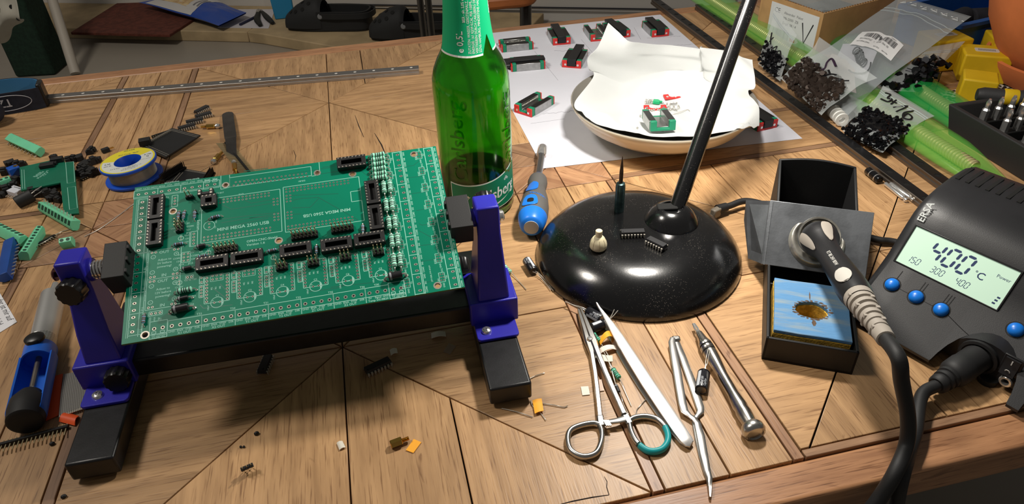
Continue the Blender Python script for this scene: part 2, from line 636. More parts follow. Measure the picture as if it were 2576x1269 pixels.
pcb_holes = [(B(*z3(1047, 448)), 1.7), (B(*z3(487, 728)), 1.9), (B(*z3(1613, 1040)), 1.9), (B(*z4(415, 318)), 1.7),
             (B(*z4(790, 330)), 1.9), (B(*z4(1443, 120)), 1.9), (B(*z5(203, 1103)), 1.9), (B(*z6(1695, 672)), 1.9)]
MB().prism([(0, 0), (PW, 0), (PW, PH), (0, PH)], -1.6, 0, holes=[circle(p[0], p[1], r, 14)[::-1] for p, r in pcb_holes]).build('board', PCBG, pcb)
MB().box((PW / 2, -0.02, -0.8), (PW, 0.1, 1.5)).build('board_edge', FR4, pcb)
for p, r in pcb_holes:
    MB().prism(circle(0, 0, r + .85, 18), -1.65, 0.06, holes=[circle(0, 0, r - .05, 18)[::-1]]).build('mounting_ring', PAD, pcb, M=Tm(p[0], p[1], 0))
pads, dots = MB(), MB()
def pad(x, y, r=0.95, rx=1.0):
    n = 10
    o = [(x + r * rx * math.cos(2 * PI * k / n), y + r * math.sin(2 * PI * k / n), .05) for k in range(n)]
    i = [(x + r * .58 * math.cos(2 * PI * k / n), y + r * .58 * math.sin(2 * PI * k / n), .05) for k in range(n)]
    pads.add(o + i, [(k, (k + 1) % n, n + (k + 1) % n, n + k) for k in range(n)])
    dots.add([(a, b, .045) for a, b, c in i], [tuple(range(n))])
def padrow(p, q, n, r=0.95, rx=1.0):
    for k in range(n):
        t = k / (n - 1)
        pad(p[0] + (q[0] - p[0]) * t, p[1] + (q[1] - p[1]) * t, r, rx)
silk, trc = MB(), MB()
def line(p, q, w=.32, m=None):
    w *= 1.3
    m = m or silk
    dx, dy = q[0] - p[0], q[1] - p[1]
    l = math.hypot(dx, dy) or 1
    nx, ny = -dy / l * w / 2, dx / l * w / 2
    z = .03 if m is silk else .015
    m.add([(p[0] + nx, p[1] + ny, z), (p[0] - nx, p[1] - ny, z), (q[0] - nx, q[1] - ny, z), (q[0] + nx, q[1] + ny, z)], [(0, 1, 2, 3)])
def poly(ps, closed=True, w=.32, m=None):
    for a, b in zip(ps, ps[1:] + (ps[:1] if closed else [])):
        line(a, b, w, m)
def rectl(x0, y0, x1, y1, w=.32):
    poly([(x0, y0), (x1, y0), (x1, y1), (x0, y1)], True, w)
def circ(c, r, w=.3):
    poly(circle(c[0], c[1], r, 24), True, w)
def st(s, x, y, size=1.9, rot=0, al='C'):
    silk.text(s, size * 1.12, x, y, .03, rot, al, bold=True)
# bottom terminal row
X0, Y0 = 18.73, 7.18
xs = [X0 + 5.08 * k + (.27 if k > 1 else 0) for k in range(31)]
for k, x in enumerate(xs):
    pad(x, Y0, 1.25, 1.0)
def bx(a, b):
    rectl(xs[a] - 2.5, 1.2 if False else 4.0, xs[b] + 2.5, 11.6)
for a, b, nm, t in ((2, 5, 'X1 OUT', 'T33'), (6, 9, 'X2 OUT', 'T34'), (10, 13, 'Y1 OUT', 'T31'), (14, 17, 'Y2 OUT', 'T32'), (18, 21, 'Z1 OUT', 'T35'), (22, 25, 'Z2 OUT', 'T36')):
    rectl(xs[a] - 2.5, 4.3, xs[b] + 2.5, 11.2)
    line((xs[b] + 2.5, 0.3), (xs[b] + 2.5, 4.3))
    st(nm, (xs[a] + xs[b]) / 2, .6, 2.0)
    for k, s in enumerate(('GND', 'ENA', 'STEP', 'DIR')):
        st(s, xs[a + k], 2.6, 1.7)
    st(t, xs[b] + 1, 11.9, 1.8)
rectl(xs[26] - 2.5, 4.3, xs[28] + 2.5, 11.2)
for k, s in enumerate(('5V', 'Signal', 'GND')):
    st(s, xs[26 + k], 2.6, 1.7)
st('Temp DS18B20', xs[27], .6, 1.8)
st('T30', xs[27], 11.9, 1.8)
for a, n in ((0, '1'), (29, '2')):
    rectl(xs[a] - 2.7, .3, xs[a + 1] + 2.6, 12.4)
    line((xs[a] - 2.7, 3.2), (xs[a + 1] + 2.6, 3.2))
    for q in (0, 1):
        rectl(xs[a + q] - 1.3, 3.6, xs[a + q] + 1.1, 5.2)
    st('Vin', xs[a] - .3, 1.9, 1.6); st('GND', xs[a + 1] + .3, 1.9, 1.6); st('(%s)' % n, (xs[a] + xs[a + 1]) / 2, 1.9, 1.4)
    st('12-24V IN', (xs[a] + xs[a + 1]) / 2, .45, 1.6)
st('T2', xs[0] + 3, 12.8, 1.8)
# right hand terminal columns
X1, Y1 = 206.47, 119.82
ic = B(*z4(1268, 125))
ib = B(*z6(1510, 728))
XI = (ic[0] + ib[0]) / 2
for c, (xx, tn) in enumerate(((X1, 27), (XI, 10))):
    for k in range(24):
        pad(xx, Y1 - 5.08 * k, .85, 1.5)
    xa, xb = xx - 3.6, xx + 2.2
    line((xa, Y1 + 3), (xa, Y1 - 5.08 * 23 - 3)); line((xb, Y1 + 3), (xb, Y1 - 5.08 * 23 - 3)); line((xb + .9, Y1 + 3), (xb + .9, Y1 - 5.08 * 23 - 3))
    for g in range(9):
        y = Y1 + 2.6 - 15.24 * g
        line((xa, y), (xb + .9, y))
        if g < 8:
            for k, s in enumerate(('GND', 'IN%d' % (8 - g if c else 16 - g), 'COM%d' % (3 if c else 4))):
                st(s, xb + 2.7, y - 2.6 - 5.08 * k, 1.45, 90)
            yc = y - 7.6
            for q in (-1, 0, 1):
                for e in (-1, 1):
                    pad(xa - 4.0 + e * .9, yc + q * 2.3 + 2, .55)
            rectl(xa - 6, yc - 1.6, xa - 2.2, yc + 5.6, .22)
            st('JP-IN%d' % (8 - g), xa - 6.3, yc - 2.2, 1.3, 90, 'L')
            st('VCC', xa - 2.8, yc + 7.4, 1.4, 90); st('GND', xa - 3.2, yc - 4.2, 1.4, 90)
            st('T%d' % (tn - g if c else 27 - g), xa - .6, yc + 1.6, 1.4, 90)
st('J2Y1V28A_P19-101219', XI + 9, 8, 1.2, 90, 'L')
# left terminal column
la, lb = B(*z3(162, 630)), B(*z5(57, 1085))
XL_, nL = (la[0] + lb[0]) / 2, int(round((la[1] - lb[1]) / 5.08)) + 1
for k in range(nL):
    pad(XL_, la[1] - 5.08 * k, .95, 1.3)
line((XL_ - 2.6, la[1] + 3), (XL_ - 2.6, lb[1] - 3)); line((XL_ + 3.4, la[1] + 3), (XL_ + 3.4, lb[1] - 3)); line((XL_ + 5.6, la[1] + 3), (XL_ + 5.6, lb[1] - 3)); line((XL_ - 3.6, la[1] + 3), (XL_ - 3.6, lb[1] - 3), .2)
for g in range(0, nL + 1, 3):
    line((XL_ - 2.6, la[1] + 2.5 - 5.08 * g), (XL_ + 5.6, la[1] + 2.5 - 5.08 * g))
for g in range(nL):
    st(('COM2', 'OUT%d' % (g // 3 + 2), 'GND')[g % 3], XL_ - 2.9, la[1] - 5.08 * g, 1.35, -90)
for g, s in ((11, 'T8'), (14, 'T9'), (17, 'T10'), (20, 'T11')):
    st(s, XL_ + 4.1, la[1] - 5.08 * g, 1.6, -90)
# top-left terminal row
ta, tb = B(*z3(120, 550)), B(*z3(932, 440))
for k in range(11):
    pad(ta[0] + (tb[0] - ta[0]) * k / 10, ta[1] + (tb[1] - ta[1]) * k / 10, .95, 1.2)
ty = ta[1]
rectl(ta[0] - 3, ty - 3.4, tb[0] + 3.2, ty + 3.4)
line((ta[0] - 3, ty - 2.4), (tb[0] + 3.2, ty - 2.4), .25)
for k in (3, 6, 9):
    x = ta[0] + (tb[0] - ta[0]) * (k - .5) / 10
    line((x, ty - 3.4), (x, ty + 3.4))
for k, s in enumerate(('GND', 'OUT1', 'COM1', 'PWM', 'VCC', 'GND', 'COM1', 'OUT', 'GND', 'DCM', 'PGR')):
    st(s, ta[0] + (tb[0] - ta[0]) * k / 10, ty + 5.4, 1.6, 180)
st('Inverter/PWM', ta[0] + 22, ty + 7.6, 1.5, 180); st('Spindel Relais', ta[0] + 36, ty + 7.6, 1.5, 180)
for k in (9, 10):
    x = ta[0] + (tb[0] - ta[0]) * k / 10
    rectl(x - 1.6, ty + 2.2, x + 1.6, ty + 4)
st('T4', ta[0] + 9, ty - 5.4, 1.7, 180); st('T29', ta[0] + 19, ty - 5.4, 1.7, 180); st('T37', ta[0] + 34, ty - 5.4, 1.7, 180)
# parallel-port connector footprint along the top
d0, d1 = B(*z3(1135, 453)), B(773, 444)
padrow(d0, d1, 19, .7)
padrow((d0[0] + 1.4, d0[1] + 2.8), (d1[0] + 1.4 - 2, d1[1] + 2.8), 18, .7)
ea, eb = B(*z3(1090, 470)), B(*z4(355, 355))
poly([(ea[0], PH - .3), ea, (ea[0] + 4, ea[1]), (ea[0] + 4, ea[1])], False)
rectl(ea[0], ea[1], eb[0], PH - 3)
line((ea[0] - 6, ea[1] - 1), (ea[0] - 6, PH)); line((ea[0] - 6, ea[1] - 1), (ea[0], ea[1]))
e2 = B(*z4(445, 335))
line((e2[0], e2[1]), (e2[0], PH)); line((e2[0], e2[1]), (eb[0], eb[1]))
st('DSUB1', d1[0] - 4, d1[1] - 3, 1.5, 180)
# controller footprints
def footprint(tl, br, inv):
    x0, y1, x1, y0 = tl[0], tl[1], br[0], br[1]
    rectl(x0, y0, x1, y1)
    n = int((x1 - x0 - 6) / 2.54)
    for r in (0, 1):
        padrow((x0 + 2, y1 - 2 - 2.54 * r), (x0 + 2 + 2.54 * (n - 1), y1 - 2 - 2.54 * r), n, .68)
        padrow((x0 + 2, y0 + 2 + 2.54 * r), (x0 + 2 + 2.54 * (n - 1), y0 + 2 + 2.54 * r), n, .68)
    xx = x1 - 4.6 if not inv else x0 + 2
    for k in (0, 1):
        for yy in (y1 - 8, y1 - 10.6, y1 - 13.2, (y0 + y1) / 2 - 3, (y0 + y1) / 2 - 5.6, (y0 + y1) / 2 - 8.2):
            pad(xx + 2.54 * k, yy, .68)
    if inv:
        st('MINI MEGA 2560 USB', (x0 + x1) / 2 + 2, y0 + 12.5, 3.1, 180)
        rectl(x1 - 7, (y0 + y1) / 2 - 2, x1, (y0 + y1) / 2 + 7)
    else:
        st('MINI MEGA 2560 USB', (x0 + x1) / 2 + 1, y0 + 8, 3.3)
        st('U12', (x0 + x1) / 2, y1 + 1, 1.8, 180)
footprint(B(*z3(795, 610)), B(*z3(1648, 940)), False)
footprint(B(*z4(52, 473)), B(*z4(915, 825)), True)
p = B(*z3(745, 800))
st('Esticam', p[0], p[1] - 6, 2.6, -90, 'C')
st('PC', p[0] + 1.5, p[1] + 7, 2.4, -90, 'C')
p = B(*z3(1270, 1062))
for k, s in enumerate(('OPEN-CNC-Shield', 'Version 1.6')):
    st(s, p[0], p[1] - 2.9 * k, 2.3, 0, 'L')
rows_ = B(*z3(785, 620))
# regulators: two outlined boxes with their texts
for (tl, br, volts) in ((z5(243, 150), z5(528, 430), '5V'), (z5(222, 480), z5(515, 780), '12V')):
    a, b = B(*tl), B(*br)
    x0, y1, x1, y0 = a[0], a[1], b[0], b[1]
    x0 = B(*z5(205, 640))[0] + (0.5 if volts == '12V' else 0.5); x1 = x0 + 20.5
    y0 = y1 - 22.5
    rectl(x0, y0, x1, y1)
    st('OUT', (x0 + x1) / 2 - .5, y1 - 3.2, 2.7); st('IN', (x0 + x1) / 2, y0 + 1, 2.7)
    for k, s in enumerate(('Adjust to', volts + ' before', 'powering!')):
        st(s, (x0 + x1) / 2, y1 - 9 - 2.7 * k, 2.0)
    for sx in (x0 + 2, x1 - 2):
        for sy in (y1 - 1.6, y0 + 1.6):
            pad(sx, sy, .8); pad(sx + (2.4 if sx < x0 + 5 else -2.4), sy, .8)
        for sy in (y1 - 5.2, y0 + 5.2):
            circ((sx + (1 if sx < x0 + 5 else -1), sy), 1.4)
            st('-' if sx < x0 + 5 else '+', sx + (1 if sx < x0 + 5 else -1), sy - .8, 2.2)
    st('LM2596-%s' % volts, x0 - 1.2, (y0 + y1) / 2, 1.5, -90)
# driver sockets, address strips, capacitor circles
DRV = [(z5(908, 455), z5(905, 725), z5(1140, 420), z5(1025, 730), 'C1'), (z5(1275, 400), z5(1280, 665), z5(1510, 365), z5(1400, 668), 'C2'),
       (z5(1645, 340), z5(1655, 610), z5(1870, 305), z5(1772, 608), 'C4'), (z6(275, 435), z6(290, 678), z6(485, 400), z6(400, 678), 'C3'),
       (z6(612, 380), z6(637, 622), z6(820, 345), z6(745, 620), 'C6'), (z6(962, 322), z6(990, 563), z6(1165, 290), z6(1095, 560), 'C5')]
for a, b, c, d, nm in DRV:
    a, b, c, d = B(*a), B(*b), B(*c), B(*d)
    padrow(a, b, 8, .85); padrow(c, (c[0] + b[0] - a[0], c[1] + b[1] - a[1]), 8, .85)
    rectl(a[0] - 1.4, b[1] - 1.4, c[0] + 1.4, a[1] + 1.6)
    circ(d, 3.9)
    silk.add([(d[0] + 2.6, d[1] - 2.9, .03), (d[0] + 3.9, d[1], .03), (d[0] + 2.6, d[1] + 2.9, .03)], [(0, 1, 2)])
    pad(d[0] - 1.7, d[1], .7); pad(d[0] + 1.7, d[1], .7)
    line((d[0] - 1, d[1]), (d[0] + 1, d[1]), .2)
    st(nm, d[0], d[1] + 4.4, 1.7); st('+', d[0] - 2.6, d[1] + .8, 1.8); st('100uF', d[0] - 4.9, d[1] - 3.2, 1.4, 90)
    x = a[0] - 3.3
    rectl(x - 1.3, a[1] - 14, x + 1.3, a[1] - 5); rectl(x - 1.3, a[1] - 3.6, x + 1.3, a[1] + 2)
    padrow((x, a[1] - 6.1), (x, a[1] - 12.9), 4, .7); padrow((x, a[1] + .8), (x, a[1] - 2.4), 2, .7)
    for k in range(3):
        st(('M2', 'M1', 'M0')[k], a[0] + 3.6 + 2.6 * k, a[1] - 8.6, 1.4, 90)
        for q in (0, 1):
            pad(a[0] + 3.6 + 2.6 * k, a[1] - .5 - 2.6 * q + 1.4, .7)
    rectl(a[0] + 2.2, a[1] - 3.2, a[0] + 10.2, a[1] + 2.3, .22)
# small outlines and labels of the upper left quarter
p = B(*z3(873, 880)); circ(p, 3.6); pad(p[0], p[1] + 1.5, .7); pad(p[0], p[1] - 1.5, .7)
st('C9', p[0] + 4.4, p[1] - 2, 1.5, 90); st('100uF', p[0] + 5, p[1] + 3, 1.4, 90)
for q, nm in ((z3(572, 1015), 'L3'), (z5(593, 508), 'L1'), (z5(925, 165), 'L2'), (z5(1670, 220), 'U1')):
    p = B(*q); circ(p, 1.7); pad(p[0], p[1] + .9, .5); pad(p[0], p[1] - .9, .5); st(nm, p[0], p[1] + 2.2, 1.5)
p = B(*z3(507, 618)); rectl(p[0] - 1.9, p[1] - 5, p[0] + 1.9, p[1] + 5); padrow((p[0], p[1] + 2.54), (p[0], p[1] - 2.54), 3, .8)
p = B(*z3(708, 1020)); rectl(p[0] - 2.6, p[1] - 6, p[0] + 2.4, p[1] + 6); padrow((p[0], p[1] + 4), (p[0], p[1] - 4), 4, .8); line((p[0] - 1.9, p[1] - 6), (p[0] - 1.9, p[1] + 6))
for k, s in enumerate(('GND', '12V', '12V')):
    st(s, p[0] - 4.4, p[1] + 3 - 2.6 * k, 1.4)
p = B(*z5(670, 215)); rectl(p[0] - 2.7, p[1] - 4, p[0] + 2.7, p[1] + 4)
for k, s in enumerate(('5V', 'COM3', '12V')):
    pad(p[0] - 1.3, p[1] + 2.6 - 2.6 * k, .7); pad(p[0] + 1.3, p[1] + 2.6 - 2.6 * k, .7)
    st(s, p[0] - 3.2, p[1] + 2 - 2.6 * k, 1.6, 0, 'R'); st(s.replace('3', '4'), p[0] + 3.2, p[1] + 2.3 - 2.6 * k, 1.6, 0, 'L')
st('JP14', p[0] - 2.8, p[1] - 6, 1.6); st('JP13', p[0] + 3, p[1] - 6, 1.6)
p = B(*z3(640, 890))
for k, s in enumerate(('5V', 'COM1', '12V', 'JP15')):
    st(s, p[0] - .5, p[1] + 2 - 2.7 * k, 1.6, 0, 'L')
st('COM2', p[0] - 8.5, p[1] - .5, 1.5); st('12V', p[0] - 7.6, p[1] - 3.2, 1.5)
for q, s in ((z3(985, 530), 'TV-817'), (z3(583, 1100), 'R26'), (z5(760, 655), 'D3'), (z5(742, 750), 'D2'), (z5(840, 148), 'D5'), (z5(590, 555), '12-36V'), (z5(862, 175), '12V'), (z5(722, 470), 'Vin to 12V')):
    p = B(*q); st(s, p[0], p[1] - .8, 1.6)
p = B(*z5(325, 855)); rectl(p[0] - 4, p[1] - 1.5, p[0] + 4, p[1] + 1.5); padrow((p[0] - 2.6, p[1]), (p[0] + 2.6, p[1]), 3, .8)
for k, s in enumerate(('GND', 'VNA', '5V')):
    st(s, p[0] - 2.6 + 2.6 * k, p[1] - 4.2, 1.4, 90)
p = B(*z5(710, 443)); rectl(p[0] - 2.4, p[1] - 1.4, p[0] + 2.4, p[1] + 1.4); pad(p[0] - 1.2, p[1], .8); pad(p[0] + 1.2, p[1], .8)
# faint copper runs under the mask
rr = random.Random(3)
def run(ps, w=.45):
    poly([B(*q) for q in ps], False, w, trc)
for ps in ([z3(1250, 610), z3(1320, 640), z3(1620, 590)], [z3(1010, 660), z3(1110, 705), z3(1560, 640)], [z3(950, 820), z3(1240, 780), z3(1640, 735)],
           [z3(1000, 850), z3(1560, 760)], [z3(1300, 800), z3(1640, 775)], [z3(1040, 900), z3(1500, 800)], [z4(150, 610), z4(250, 590), z4(420, 580)],
           [z4(420, 575), z4(850, 820)], [z4(150, 690), z4(340, 685), z4(430, 590)], [z4(110, 560), z4(640, 540)], [z4(120, 760), z4(240, 755)],
           [z4(860, 280), z4(950, 350)], [z4(1340, 250), z4(1440, 240), z4(1510, 180)], [z4(1380, 370), z4(1560, 350)], [z4(1420, 540), z4(1590, 515)],
           [z4(1470, 720), z4(1620, 690)], [z4(1500, 860), z4(1530, 875), z4(1640, 860)], [z4(1490, 930), z4(1620, 1000), z4(1700, 990)],
           [z6(1480, 250), z6(1700, 225)], [z6(1500, 420), z6(1740, 380)], [z6(1550, 640), z6(1790, 600)], [z5(980, 570), z5(1120, 680)], [z5(1060, 520), z5(1130, 600)],
           [z6(150, 520), z6(260, 620)], [z6(300, 740), z6(620, 700), z6(720, 660)], [z6(560, 690), z6(1000, 640)], [z5(830, 760), z5(870, 800), z5(1200, 760)],
           [z4(560, 260), z4(120, 330)], [z4(60, 280), z4(360, 240)], [z3(1240, 300), z3(1500, 270)], [z4(470, 260), z4(600, 240)], [z4(450, 330), z4(640, 300)]):
    run(ps)
# ---- parts soldered to the board
SOCK = mat('socket_black', (24, 24, 25), 0.5, bump=0.06, bscale=2000)
CONT = mat('socket_contact', (186, 178, 166), 0.4, .5)
def socket_src(n, w=7.62):
    L = n * 2.54 + .2
    W = w + 2.4
    m = MB()
    m.prism([(-L / 2, -W / 2), (L / 2, -W / 2), (L / 2, W / 2), (-L / 2, W / 2)], 0.6, 4.4, holes=[[(-L / 2 + 3, -1.9), (-L / 2 + 3, 1.9), (L / 2 - 3, 1.9), (L / 2 - 3, -1.9)]])
    m.box((0, 0, .9), (L - 2, 4.4, .5))
    c, h = MB(), MB()
    for k in range(n):
        for s in (-1, 1):
            x, y = -L / 2 + 1.37 + 2.54 * k, s * w / 2
            c.box((x, y + s * .1, 4.42), (.8, 1.25, .1))
            c.box((x, y, .3), (.5, .5, .7))
            h.box((x + .1, y - s * .25, 4.47), (.55, .55, .06))
    return m, c, h
_sock = {}
def socket(x, y, n, rot=0):
    if n not in _sock:
        m, c, h = socket_src(n)
        a = m.build('chip_socket', SOCK, pcb, bevel=.15, segs=1)
        b = c.build('contacts', CONT, a); h.build('contact_holes', HOLE, a)
        setm(a, Tm(x, y, 0) @ Rz(rot))
        _sock[n] = a
        return a
    return inst(_sock[n], pcb, Tm(x, y, 0) @ Rz(rot))
H = 4.4
for q, n, r in ((z3(300, 672), 8, 90), (z3(285, 945), 8, 90), (z3(862, 605), 4, 0), (z4(775, 192), 8, 0), (z4(1000, 515), 8, 90), (z4(1035, 782), 8, 90),
                (z5(962, 268), 8, 0), (z5(1358, 205), 8, 0), (z6(180, 280), 8, 0), (z6(615, 222), 8, 0), (z6(968, 162), 8, 0)):
    p = B(*q, H)
    socket(p[0], p[1], n, r)
p = B(*z3(828, 515), 4.4)
m, c = MB(), MB()
m.box((-3.9, 0, 2.4), (2.6, 5, 3.8)).box((3.9, 0, 2.4), (2.6, 5, 3.8)).box((0, -.6, 2.2), (6, 2.2, 3))
for x in (-3.9, 3.9):
    for y in (-1.27, 1.27):
        c.cyl((x, y, 4.2), (x, y, 4.42), .85, n=10)
a = m.build('chip_socket', SOCK, pcb, bevel=.15, segs=1, M=Tm(p[0], p[1], 0)); c.build('contacts', CONT, a)
# pin headers
def header(q, nx, ny, h=2.5, pinh=8.5, rot=0):
    p = B(*q, 1.2)
    m, c = MB(), MB()
    for i in range(nx):
        for j in range(ny):
            x, y = (i - (nx - 1) / 2) * 2.54, (j - (ny - 1) / 2) * 2.54
            m.box((x, y, h / 2), (2.5, 2.5, h), top=(2.1, 2.1))
            c.box((x, y, h + (pinh - h) / 2), (.64, .64, pinh - h))
    a = m.build('pin_header', SOCK, pcb, M=Tm(p[0], p[1], 0) @ Rz(rot)); c.build('header_pins', GOLDP, a)
GOLDP = mat('header_pin_metal', (190, 176, 140), 0.35, .6)
header(z5(1128, 128), 6, 2); header(z6(280, 140), 7, 2); header(z6(682, 70), 6, 2); header(z3(662, 575), 2, 1)
header(z3(560, 900), 2, 3, rot=0); header(z5(1765, 325), 3, 2); header(z6(372, 430), 3, 2); header(z6(715, 372), 3, 2); header(z6(1065, 315), 3, 2)
# axial resistors and diodes
RG = mat('pale_green_resistor', (160, 232, 204), 0.45); RG2 = mat('green_resistor', (76, 184, 146), 0.45)
RBL = mat('light_blue_resistor', (140, 196, 228), 0.4); RBAND = mat('dark_band', (40, 34, 34), 0.5); RBR = mat('brown_band', (96, 52, 40), 0.5)
DBLK = mat('diode_black', (34, 34, 36), 0.35); DGR = mat('diode_grey_band', (150, 152, 156), 0.4)
def axial_mesh(L, D, lead, bands, kind):
    """along X, axis at z=D/2+.3; returns body, bands, leads builders"""
    z = D / 2 + .3
    A = align((-L / 2, 0, z), (1, 0, 0))
    b, d, w = MB(), MB(), MB()
    if kind == 'res':
        r, rn = D / 2, D / 2 * .86
        b.lathe([(0, 0), (r * .55, .05), (r * .92, .5), (r, 1.0), (r, L * .2), (rn, L * .27), (rn, L * .73), (r, L * .8), (r, L - 1), (r * .92, L - .5), (r * .55, L - .05), (0, L)], 16, A)
        for x in bands:
            rr_ = (r if x < .24 or x > .76 else rn) + .04
            d.lathe([(rr_, L * x - .32), (rr_, L * x + .32)], 16, A)
    else:
        b.lathe([(0, 0), (D / 2 - .15, 0), (D / 2, .15), (D / 2, L - .15), (D / 2 - .15, L), (0, L)], 18, A)
        d.lathe([(D / 2 + .04, L * .10), (D / 2 + .04, L * .24)], 18, A)
    lw = .3 if D < 3 else .4
    if D > 5: lw = .6
    for s in (-1, 1):
        w.tube(spline([(s * (L / 2 - .3), 0, z), (s * (L / 2 + lead * .6), 0, z), (s * (L / 2 + lead), 0, z * .6), (s * (L / 2 + lead + .1), 0, -.2)], 4), lw, 6)
    w.cyl((L / 2 + lead, 0, 0), (L / 2 + lead, 0, .5), lw * 2.2, lw * 1.1, 8); w.cyl((-L / 2 - lead, 0, 0), (-L / 2 - lead, 0, .5), lw * 2.2, lw * 1.1, 8)
    return b, d, w
_ax = {}
def axial(q, L, D, lead, rot, col_, bcol, name, kind='res', bands=(.12, .35, .5, .63, .85)):
    key = (L, D, lead, name, col_.name)
    p = B(*q, D / 2)
    M = Tm(p[0], p[1], 0) @ Rz(rot)
    if key in _ax:
        return inst(_ax[key], pcb, M)
    b, d, w = axial_mesh(L, D, lead, bands, kind)
    a = b.build(name, col_, pcb, M=M)
    d.build('colour_bands' if kind == 'res' else 'cathode_band', bcol, a); w.build('leads', TIN, a)
    _ax[key] = a
    return a
for x, y in ((1058, 130), (1063, 176), (1068, 224), (1073, 277), (1078, 328), (1080, 372)):
    axial(z4(x, y), 10.2, 3.9, 1.8, 2, RG, RBAND, 'resistor')
for q in (z4(1125, 475), z4(1190, 465), z4(1150, 665), z4(1212, 655), z4(1180, 855), z4(1243, 845), z4(1210, 1045), z4(1272, 1035), z6(1232, 410), z6(1298, 400)):
    axial(q, 10.2, 3.7, 1.8, 88, RG, RBAND, 'resistor')
axial(z5(655, 595), 9.4, 3.7, 2.0, 2, RG, RBAND, 'resistor')
for q, r in ((z3(545, 775), 86), (z3(603, 770), 84), (z3(718, 765), 88), (z3(935, 790), 8), (z3(545, 1078), 4), (z5(190, 925), 88), (z6(900, 65), 86), (z6(408, 290), 88), (z5(1650, 140), 4), (z5(862, 207), 4)):
    axial(q, 6.0, 2.3, 1.6, r, RBL, RBR, 'resistor', bands=(.14, .36, .5, .64, .86))
axial(z3(788, 1100), 5.4, 2.9, 2.2, 4, DBLK, DGR, 'diode', 'dio'); axial(z5(680, 345), 5.4, 2.9, 2.2, 4, DBLK, DGR, 'diode', 'dio')
axial(z5(637, 686), 6.2, 3.0, 2.2, 4, DBLK, DGR, 'diode', 'dio')
axial(z5(610, 800), 9.4, 5.4, 2.6, 4, DBLK, DGR, 'diode', 'dio'); axial(z6(1245, 568), 9.0, 5.2, 2.6, 4, DBLK, DGR, 'diode', 'dio')
pads.build('solder_pads', PAD, pcb, smooth=0, kind='stuff'); dots.build('pad_holes', HOLE, pcb, smooth=0, kind='stuff')
silk.build('silkscreen', SILK, pcb, smooth=0, kind='stuff'); trc.build('copper_traces', TRACE, pcb, smooth=0, kind='stuff')
# ---------------------------------------------------------------- clamp stand under the board (local X along its bar)
BLUE = mat('royal_blue_plastic', (42, 38, 168), 0.38, vary=0.06, vscale=40, bump=0.05, bscale=1500)
TUBE = mat('black_painted_tube', (22, 22, 24), 0.36, vary=0.2, vscale=120, bump=0.03, bscale=900)
KNOB = mat('black_knob', (20, 20, 21), 0.35)
HM = Tm(-261.5, 277, 0) @ Rz(10.4)
hold = thing('board_clamp_stand', 'blue and black adjustable clamp stand holding the green circuit board', 'clamp stand', HM)
for x in (0, 261.5):
    MB().box((0, 0, 0), (28.6, 158, 15)).build('foot', TUBE, hold, bevel=1.6, segs=3, M=Tm(x, 80, 10.5))
    for y in (14, 146):
        MB().cyl((0, 0, 0), (0, 0, 3.2), 6, 6.5, 16).build('rubber_pad', BLACKM, hold, M=Tm(x, y, 0))
MB().box((0, 0, 0), (300, 28, 15)).build('bar', TUBE, hold, bevel=1.6, segs=3, M=Tm(130.7, 83, 26))
def tower(x, sx):
    """sx=+1: board on the -x side (right tower)"""
    b = MB()
    b.box((0, 83, 28.5), (35, 38, 20.5))
    b.build('base', BLUE, hold, bevel=1.2, segs=3, M=Tm(x + sx * 1.5, 0, 0))
    t = MB()
    t.box((0, 0, 0), (30, 2.6, 2)).build('tab', BLUE, hold, bevel=.9, M=Tm(x + sx * 1.5 - 1, 0, 0)) if False else None
    MB().prism(rrect(-14, 46, 16, 66, 3), 18.2, 20.6).build('tab', BLUE, hold, bevel=.5, M=Tm(x - (0 if sx > 0 else 2), 0, 0))
    s = MB()
    s.lathe([(0, 23.4), (1.5, 23.3), (3.2, 22.4), (3.8, 20.6), (0, 20.6)], 16)
    s.box((0, 0, 23.3), (3.8, .7, .5)).box((0, 0, 23.3), (.7, 3.8, .5))
    s.build('screw', CHROME, hold, M=Tm(x - 6.5 * (1 if sx > 0 else 1), 54.5, 0))
    u = MB()
    # tapering upright, inner side sloping
    def ring(z, x0, x1, y0, y1):
        return [(x0, y0, z), (x1, y0, z), (x1, y1, z), (x0, y1, z)]
    vs = ring(38, -9.5, 13.5, 66, 101) + ring(60, -7.5, 12.6, 71, 99.5) + ring(86, -4.6, 11.6, 79, 97) + ring(108.5, -4.6, 11.4, 79, 97)
    fs = [(3, 2, 1, 0), (12, 13, 14, 15)]
    for k in range(3):
        for i in range(4):
            j = (i + 1) % 4
            fs.append((4 * k + i, 4 * k + j, 4 * k + 4 + j, 4 * k + 4 + i))
    if sx < 0:
        vs = [(-a + 2.5, b_, c) for a, b_, c in vs]
        fs = [tuple(reversed(f)) for f in fs]
        vs = [(a, b_ + (3.5 if c > 80 else 0), c) for a, b_, c in vs]
    u.add(vs, fs)
    u.build('upright', BLUE, hold, bevel=1.5, segs=3, M=Tm(x, 0, 0))
tower(261.5, 1)
tower(0, -1)
